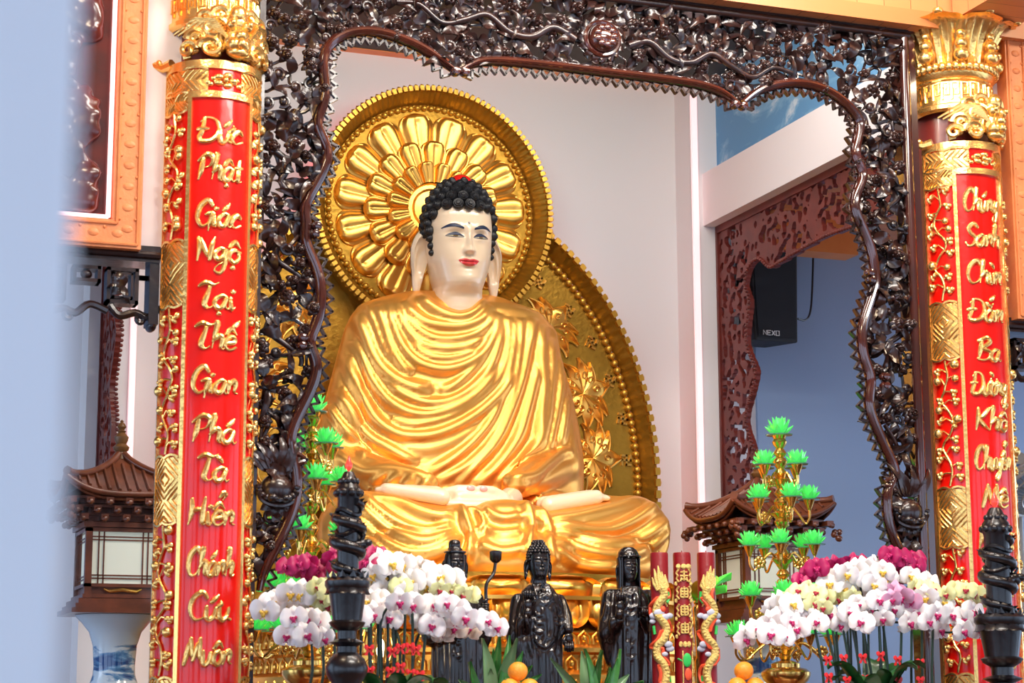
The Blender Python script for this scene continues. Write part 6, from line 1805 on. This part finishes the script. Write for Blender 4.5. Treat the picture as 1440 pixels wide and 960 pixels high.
red_candle(928, 1, 'red pillar candle with gold dragon, the one next to the hooded statue')
red_candle(960, 0, 'red pillar candle with gold characters between the two dragon candles')
red_candle(994, -1, 'red pillar candle with gold dragon, in front of the lime green leaf lamp')
# ------------------------------------------------------------------ gold lamps beside the throne
LIME = mat('lime_glass', (.12,.78,.10), .2, emit=(.08,.7,.06), es=.25, coat=.5); YEL = mat('yellow_glass', (.85,.55,.05), .25, coat=.5)
BULB = mat('bulb_glow', (1,.9,.7), .3, emit=(1,.85,.6), es=18)
def leaf_lamp():
    Yl = 10.55; p = at(982,855,Yl); t = thing('lotus_leaf_lamp', 'gold stick lamp with big lime green leaf behind the right dragon candle', 'lamp', (p.x, Yl, AZ))
    m = MB(); m.lathe([(.09,AZ),(.09,AZ+.02),(.02,AZ+.05),(.024,p.z-.5),(.03,p.z-.3),(.018,p.z-.28),(.03,p.z-.1),(.034,p.z),(.02,p.z+.02),(.03,p.z+.03),(.012,p.z+.06)], (p.x,Yl,0), 20); m.build('stem', BRASS, t)
    c = Vector((p.x,Yl,p.z+.05))
    for mt, nm, angs, L, up in ((YEL,'yellow_petal',(.0,1.1,2.2,3.3,4.4,5.4),.11,.8),(LIME,'green_leaf',(-.15,),.20,.75),(LIME,'green_leaf',(2.4,),.14,.7),(LIME,'green_leaf',(-.75,),.17,.35),(LIME,'green_leaf',(.55,),.17,.8)):
        m = MB()
        for a in angs:
            d = Vector((math.cos(a),math.sin(a),0)); tn = Vector((-d.y,d.x,0)); F = []
            for i in range(9):
                s_ = i/8; w = .095*math.sin(PI*(.1+.87*s_))**.7*(L/.2); q = c+d*(L*s_)+Vector((0,0,up*L*s_*(1.4-.55*s_))); F.append([q+tn*w+Vector((0,0,.03*s_)), q+tn*w*.5, q-Vector((0,0,.01)), q-tn*w*.5, q-tn*w+Vector((0,0,.03*s_))])
            m.grid(F); m.grid([[v-Vector((0,0,.006)) for v in r] for r in F], flip=True)
        m.build(nm, mt, t, ang=60)
leaf_lamp()
def oil_lamp():
    Yl = 10.5; p = at(536,916,Yl); t = thing('filigree_lamp', 'gold filigree lamp with bright bulb behind the left orchid stakes', 'lamp', (p.x, Yl, AZ))
    m = MB(); zt = at(536,852,Yl).z
    m.lathe([(.10,AZ),(.10,AZ+.03),(.03,AZ+.06),(.03,p.z-.20),(.055,p.z-.15),(.03,p.z-.12),(.06,p.z-.08),(.065,p.z-.06),(.03,p.z-.05)], (p.x,Yl,0), 22)
    for k in range(8):
        a = 2*PI*k/8; d = Vector((math.cos(a),math.sin(a),0)); m.tube([Vector((p.x,Yl,p.z-.06))+d*.05, Vector((p.x,Yl,p.z+.02))+d*.075, Vector((p.x,Yl,p.z+.11))+d*.055, Vector((p.x,Yl,p.z+.17))+d*.02], .006, 6)
    m.lathe([(.03,p.z+.16),(.045,p.z+.175),(.02,p.z+.20),(.028,p.z+.22),(.012,p.z+.24),(.002,zt)], (p.x,Yl,0), 18); m.build('filigree_body', BRASS, t)
    m = MB(); m.lathe([(.008,p.z-.05),(.022,p.z-.02),(.026,p.z+.01),(.014,p.z+.05),(.001,p.z+.075)], (p.x,Yl,0), 16); m.build('bulb', BULB, t)
oil_lamp()
# ------------------------------------------------------------------ oranges
ORG = mat('orange_peel', (.95,.34,.02), .4, bump=.25, bscale=180, coat=.15, sss=.05)
STEM = mat('orange_stem', (.10,.16,.03), .6)
DISH = mat('fruit_dish', (.7,.68,.64), .2, coat=.5)
om = MB(); om.ell((0,0,0), (.05,.05,.047), 28, 20); OM = om.mesh('orange', ORG, ang=0)
om = MB(); om.lathe([(.007,.045),(.008,.047),(.004,.0505),(.003,.052)], seg=8); OS = om.mesh('stem_button', STEM)
def fruit(px, py, where):
    Yf = 9.42; c = at(px, py, Yf); r = .05; h = 1.55*r
    g = 'oranges of the %s pyramid' % where; lab = {'mid': 'middle statue', 'side': 'right candelabrum'}[where]
    ps = [(c, 'topmost orange of the little pyramid before the %s' % lab)]
    for k, (dx, dy, nm) in enumerate(((-.0525,-.022,'left'),(.0525,-.022,'right'),(0,.072,'rear'))):
        ps.append((c+Vector((dx,dy,-.081)), '%s orange in the second row of the pyramid before the %s' % (nm, lab)))
    for p, l in ps:
        t = thing('orange', l, 'orange', p-Vector((0,0,.047)), g)
        R = Matrix.Rotation(random.uniform(-.5,.5),4,'X') @ Matrix.Rotation(random.uniform(-.5,.5),4,'Y')
        inst('peel', OM, t, Matrix.Translation((0,0,.047)) @ R); inst('stem_button', OS, t, Matrix.Translation((0,0,.047)) @ R)
    zb = c.z-.081-.047; m = MB(); m.lathe([(.09,AZ),(.09,AZ+.015),(.025,AZ+.03),(.022,zb-.05),(.08,zb-.02),(.15,zb+.006),(.152,zb+.012),(.08,zb-.004),(.005,zb-.004)], (c.x,Yf,0), 32)
    tag(m.build('footed_dish', DISH), 'white footed dish carrying the oranges before the %s' % lab, 'dish')
fruit(728, 944, 'mid'); fruit(1046, 943, 'side')
# ------------------------------------------------------------------ leafy plants between the statues
LEAFG = mat('leaf_green', (.035,.17,.035), .35, coat=.3, var=(.07,.26,.06), vscale=14); LEAFP = mat('leaf_pale', (.16,.30,.14), .4, coat=.2)
POT = mat('pot_ceramic', (.62,.60,.56), .25, coat=.4)
def plant(bx, tips, Y, label, seed):
    c = at(bx, 1010, Y); c.z = max(c.z, AZ+.2); t = thing('leafy_plant', label, 'plant', (c.x, Y, AZ), 'leafy pot plants'); rr = random.Random(seed)
    m = MB(); m.lathe([(.08,AZ),(.085,AZ+.02),(.11,c.z-.02),(.115,c.z),(.10,c.z),(.09,c.z-.03),(.005,c.z-.03)], (c.x,Y,0), 26); m.build('pot', POT, t)
    for i, (px, py, w) in enumerate(tips):
        tip = at(px, py, Y+rr.uniform(-.12,.08)); b = Vector((c.x+(tip.x-c.x)*.1, Y+rr.uniform(-.03,.03), c.z-.02)); m = MB(); d = tip-b; side = Vector((1,rr.uniform(-.5,.5),0)); side = (side-d.normalized()*side.dot(d.normalized())).normalized(); nn = side.cross(d.normalized())
        F = []
        for k in range(12):
            s_ = k/11; q = b+d*s_+nn*(.03*math.sin(PI*s_)*(-1 if i%2 else 1))+Vector((0,0,.05*math.sin(PI*s_)*abs(d.x)/max(.1,d.length))); ww = w*math.sin(PI*min(.992,max(.03,s_**.8)))**.9+.002; F.append([q+side*ww+nn*.010, q+side*ww*.5-nn*.004, q-nn*.010, q-side*ww*.5-nn*.004, q-side*ww+nn*.010])
        m.grid(F); m.grid([[v-nn*.004 for v in r] for r in F], flip=True)
        m.build('leaf', LEAFP if i % 3 == 0 else LEAFG, t, ang=0)
plant(694, [(678,897,.040),(703,889,.028),(694,912,.03),(727,897,.038),(716,893,.028),(660,930,.03),(645,955,.03),(748,935,.03),(762,948,.025),(690,940,.035),(735,915,.03)], 9.75, 'green leafy plant rising behind the oranges below the middle statue', 1)
plant(838, [(818,915,.034),(846,914,.028),(872,912,.022),(774,925,.022),(822,912,.026),(800,950,.04),(885,948,.028),(905,957,.026),(858,938,.03),(835,935,.036),(868,925,.028)], 9.75, 'green leafy plant between the middle and the hooded statues', 2)
# ------------------------------------------------------------------ orchids
PW = mat('petal_white', (.95,.93,.93), .5, sss=.12); PY = mat('petal_yellow', (.82,.85,.42), .5, sss=.1); PM = mat('petal_magenta', (.40,.003,.095), .45, sss=.05); PP = mat('petal_pink', (.80,.42,.62), .5, sss=.1); PC = mat('petal_cream', (.78,.66,.55), .55, sss=.1)
LM = mat('lip_magenta', (.48,.01,.13), .4); LY_ = mat('lip_yellow', (.75,.48,.06), .4); LR = mat('lip_crimson', (.40,.01,.04), .4)
STK = mat('stake_green', (.012,.035,.025), .4); RIB = mat('ribbon_red', (.80,.012,.012), .45, coat=.2); OLEAF = mat('orchid_leaf', (.02,.11,.025), .3, coat=.4)
def petals_mb(R=.056):
    m = MB()
    def pet(a, L, w, tilt, rnd_=.0):
        F = []; d = Vector((math.cos(a),0,math.sin(a))); tn = Vector((-math.sin(a),0,math.cos(a)))
        for i in range(8):
            s_ = i/7; ww = w*math.sin(PI*min(.95,.06+.89*s_))**.65 if w > .6*R else w*math.sin(PI*min(.97,.12+.85*s_)); q = d*(L*(.06+.94*s_))+Vector((0,-.018*math.sin(PI*s_*.8)+tilt*s_*s_,0)); row = []
            for j in range(7):
                u = j/3-1; row.append(q+tn*(u*ww)+Vector((0,.010*u*u*s_+.003*math.sin(5*u+a*3)*s_,0)))
            F.append(row)
        m.grid(F); m.grid([[v+Vector((0,.0022,0)) for v in r] for r in F], flip=True)
    for a in (PI/2, PI/2+2.25, PI/2-2.25): pet(a, R*.98, R*.46, .016)
    m2 = len(m.v)
    for a in (.12, PI-.12): pet(a, R*1.06, R*.74, .004)
    for i in range(m2, len(m.v)): x, y, z = m.v[i]; m.v[i] = (x, y-.007, z)
    m.ell((0,-.008,.002), (.008,.008,.008), 8, 6)
    return m
def lip_mb(R=.056):
    m = MB()
    for s in (-1,1): m.ell((s*R*.16,-.022,-R*.05), (R*.12,.008,R*.16), 9, 7, Euler((0,s*.5,0)).to_matrix())
    m.ell((0,-.026,-R*.20), (R*.16,.010,R*.20), 10, 7); m.ell((0,-.028,-R*.02), (R*.07,.009,R*.08), 8, 6)
    for s in (-1,1): m.tube([(s*R*.05,-.03,-R*.34),(s*R*.16,-.034,-R*.46)], .002, 5)
    return m
_P = petals_mb(); _L = lip_mb()
def fm(pm, lm, nm): return (_P.mesh('petals_'+nm, pm, ang=0), _L.mesh('lip_'+nm, lm, ang=0))
FK = {'white': fm(PW,LM,'white'), 'yellow': fm(PY,LR,'yellow'), 'magenta': fm(PM,LM,'magenta'), 'pink': fm(PP,LM,'pink'), 'backwhite': fm(PW,LY_,'backwhite'), 'cream': fm(PC,LM,'cream')}
def orchid(kind, pos, Y, bx, label, seed, bows=(), stakes=(), leaves=0, sc=1.0):
    rr = random.Random(seed); c = at(bx, 1010, Y); zt = AZ+.22; c.x = PLX[bx > 900]+{True:0,False:0}[True]+((bx-(1225 if bx > 900 else 545))*.0016); 
    t = thing('orchid_plant', label, 'orchid', (c.x, Y, zt-.03), 'orchids in the long planters'); bl = wloc(t)
    P = []
    for (px, py) in pos:
        p = at(px+rr.uniform(-1.5,1.5), py+rr.uniform(-1.5,1.5), Y+rr.uniform(-.09,.09)); P.append(p)
        ka = kind
        pm, lm = FK[ka]; yaw = math.atan2(-(p.x-0), p.y)*.5 + rr.uniform(-.55,.55); pit = rr.uniform(-.25,.45) if kind in ('white','backwhite') else rr.uniform(-.5,.6)
        s_ = sc*1.13*rr.uniform(.88,1.12)
        f = inst('flower', pm, t, Matrix.Translation(p-bl) @ Matrix.Rotation(yaw,4,'Z') @ Matrix.Rotation(pit,4,'X') @ Matrix.Rotation(rr.uniform(-.3,.3),4,'Y') @ Matrix.Scale(s_,4))
        inst('lip', lm, f, Matrix.Identity(4))
    # flower spikes: sorted outwards from the pot, linked behind the blooms
    for side in (-1, 1):
        S_ = sorted([p for p in P if (p.x-c.x)*side >= -.01], key=lambda p: (p.x-c.x)*side)
        if not S_: continue
        m = MB(); path = [Vector((c.x+side*.03,Y,zt-.03)), Vector((c.x+side*.05,Y+.02,S_[0].z-.12))]
        step = max(1, len(S_)//6); path += [p+Vector((0,.045,.0)) for p in S_[::step]]
        m.tube(cat_rom(path, 5), .0065, 6)
        for p in S_:
            k = min(cat_rom(path, 5), key=lambda q: (q-p).length); m.tube([p+Vector((0,.004,0)), (p+k)/2+Vector((0,.02,.01)), k], .003, 5)
        m.build('flower_spike', STK, t)
    for (xb, xt, yt) in stakes:
        m = MB(); a = at(xb, 985, Y+.0); a.z = min(a.z, zt+.1); b = at(xt, yt-14, Y+.05); base = Vector((c.x+max(-.12,min(.12,(a.x-c.x)*.35)), Y, zt-.03))
        m.tube(cat_rom([base, a, (a+b)/2+Vector((.006,0,0)), b], 5), .0072, 7); m.build('stake', STK, t)
    for (px, py) in bows:
        q = at(px, py, Y-.03); m = MB()
        for s in (-1,1):
            F = [[q+Vector((s*(.004+.026*i/4), -.006-.008*math.sin(PI*i/4)*(1-abs(j-1)*.5), (j-1)*(.004+.013*math.sin(PI*(.15+.8*i/4)))+.008*i/4)) for j in range(3)] for i in range(5)]; m.grid(F); m.grid([[v+Vector((0,.006,0)) for v in r] for r in F], flip=True)
            F = [[q+Vector((s*(.002+.018*i/4)+(j-.5)*.016, -.004, -.042*i/4)) for j in range(2)] for i in range(5)]; m.grid(F); m.grid([[v+Vector((0,.003,0)) for v in r] for r in F], flip=True)
        m.ell(q+Vector((0,-.008,0)), (.008,.008,.008), 8, 6); m.v = [tuple(q+(Vector(v)-q)*.82) for v in m.v]; m.build('red_bow', RIB, t, ang=0)
    for k in range(leaves):
        a = 2*PI*k/leaves+rr.uniform(-.3,.3); d = Vector((math.cos(a),math.sin(a)*.6,0)); m = MB(); F = []; L = rr.uniform(.24,.34); tn = Vector((-d.y,d.x,0)).normalized(); hgt = at(bx, rr.uniform(938,965) if bx < 900 else rr.uniform(918,950), Y).z-zt
        for i in range(10):
            s_ = i/9; w = .065*math.sin(PI*min(.97,.08+.9*s_))**.7; q = Vector((c.x,Y,zt-.02))+d*(L*s_)+Vector((0,0,hgt*math.sin(PI*.62*s_)**.9)); F.append([q+tn*w+Vector((0,0,.012)), q-Vector((0,0,.008)), q-tn*w+Vector((0,0,.012))])
        m.grid(F); m.grid([[v-Vector((0,0,.005)) for v in r] for r in F], flip=True); m.build('leaf', OLEAF, t, ang=0)
YO = 9.45
PLX = {False: at(545,1010,9.45).x, True: at(1225,1010,9.45).x}
for sd, nm in ((False, 'white trough under the left orchids'), (True, 'white trough under the right orchids')):
    m = MB(); x = PLX[sd]; m.box(x-.32,YO-.17,AZ,x+.32,YO+.26,AZ+.18)
    for a in ((x-.34,YO-.19,x+.34,YO-.16),(x-.34,YO+.25,x+.34,YO+.28),(x-.34,YO-.16,x-.31,YO+.25),(x+.31,YO-.16,x+.34,YO+.25)): m.box(a[0],a[1],AZ+.12,a[2],a[3],AZ+.22)
    tag(m.build('planter', POT, smooth=False), nm, 'planter')
LW = [(405,893),(428,894),(454,896),(433,870),(414,869),(445,873),(436,884),(522,863),(549,871),(579,850),(560,846),(595,868),(607,879),(622,861),(625,848),(641,856),(655,868),(670,871),(684,874),(697,883),(505,868),(536,855),(612,852),(640,872),(590,852)]
LB = [(372,856),(383,848),(396,838),(410,833),(424,836),(437,843),(400,850),(418,850),(533,789),(548,793),(563,794),(578,797),(592,802),(606,806),(620,812),(634,818),(527,806),(545,812),(562,816),(580,818),(600,822),(520,822),(536,830),(553,834),(518,845),(532,846),(570,832)]
LYl = [(446,824),(459,832),(448,842),(466,842),(456,852),(474,836),(563,826),(584,823),(600,828),(616,828),(634,830),(650,834),(662,838),(470,822)]
LMg = [(405,799),(419,792),(433,790),(442,798),(428,801),(466,783),(474,795),(481,785),(506,784),(516,791),(528,781),(440,816),(508,796)]
LC = [(610,885),(625,890),(640,884),(660,886),(622,876),(600,880)]
RW = [(1045,896),(1062,884),(1085,892),(1103,895),(1096,872),(1080,877),(1123,886),(1110,874),(1137,872),(1150,876),(1164,863),(1179,879),(1193,862),(1213,876),(1227,858),(1242,869),(1275,876),(1289,862),(1303,874),(1321,886),(1337,866),(1354,869),(1351,886),(1379,887),(1366,860),(1205,848),(1254,856),(1316,862),(1236,846)]
RBk = [(1166,822),(1178,812),(1190,806),(1203,802),(1216,800),(1228,798),(1240,802),(1248,812),(1215,816),(1200,826),(1230,820),(1244,828),(1278,810),(1292,814),(1305,820),(1186,830),(1084,852),(1098,846),(1112,852),(1300,838),(1314,842),(1326,848),(1130,858),(1222,832),(1210,838)]
RY = [(1112,842),(1124,834),(1137,830),(1150,834),(1162,840),(1128,848),(1144,848),(1157,852),(1180,840),(1196,838),(1286,824),(1299,827),(1312,832),(1344,828),(1357,832),(1370,836),(1381,842),(1330,836)]
RM = [(1127,817),(1139,807),(1150,800),(1163,798),(1174,794),(1200,790),(1207,794),(1243,785),(1253,791),(1264,800),(1277,793),(1288,796),(1263,813),(1272,808),(1250,782),(1268,784),(1284,787)]
RP = [(1258,832),(1268,838),(1280,844),(1262,848),(1290,846),(1253,842)]
orchid('white', LW, YO-.05, 545, 'white orchid with magenta lips behind the left dragon candle, lowest front sprays', 1,
       bows=[(519,911),(551,914),(563,909),(576,908),(585,911),(520,941),(549,942),(563,936),(577,945),(590,947)], stakes=[(519,521,868),(530,531,875),(543,545,862),(552,552,872),(562,570,866),(577,580,872),(586,600,880),(439,437,895),(454,453,900),(468,470,895)], leaves=8, sc=1.02)
orchid('backwhite', LB, YO+.12, 540, 'white orchid with yellow centres arching over the left dragon candle, upper sprays', 2, sc=1.08)
orchid('yellow', LYl, YO+.06, 555, 'pale yellow orchid among the white sprays left of the topknot statue', 3, sc=.9)
orchid('magenta', LMg, YO+.2, 470, 'magenta orchid right beside the lower end of the left screen', 4, sc=.92)
orchid('cream', LC, YO+.1, 620, 'cream orchid blooms seen from below by the topknot statue', 9, sc=.95)
orchid('white', RW, YO-.05, 1225, 'white orchid with magenta lips in front of the right pillar, lowest front sprays', 5,
       bows=[(1164,926),(1186,924),(1213,923),(1238,920),(1262,926),(1294,930),(1165,950),(1191,955),(1216,953),(1240,951),(1263,956),(1294,955)], stakes=[(1166,1140,872),(1186,1158,880),(1202,1182,878),(1215,1196,880),(1232,1210,880),(1240,1235,872),(1262,1268,880),(1278,1282,882),(1294,1296,880),(1306,1312,890),(1252,1240,876),(1180,1170,890)], leaves=9, sc=1.05)
orchid('backwhite', RBk, YO+.12, 1225, 'white orchid with yellow centres topping the right hand flower bank', 6, sc=1.1)
orchid('yellow', RY, YO+.06, 1235, 'pale yellow orchid in the middle of the right flower bank', 7, sc=.92)
orchid('magenta', RM, YO+.22, 1215, 'magenta orchid at the very top of the right flower bank', 8, sc=.95)
orchid('pink', RP, YO+.0, 1262, 'pink orchid half hidden among the white blooms on the right', 10, sc=.95)
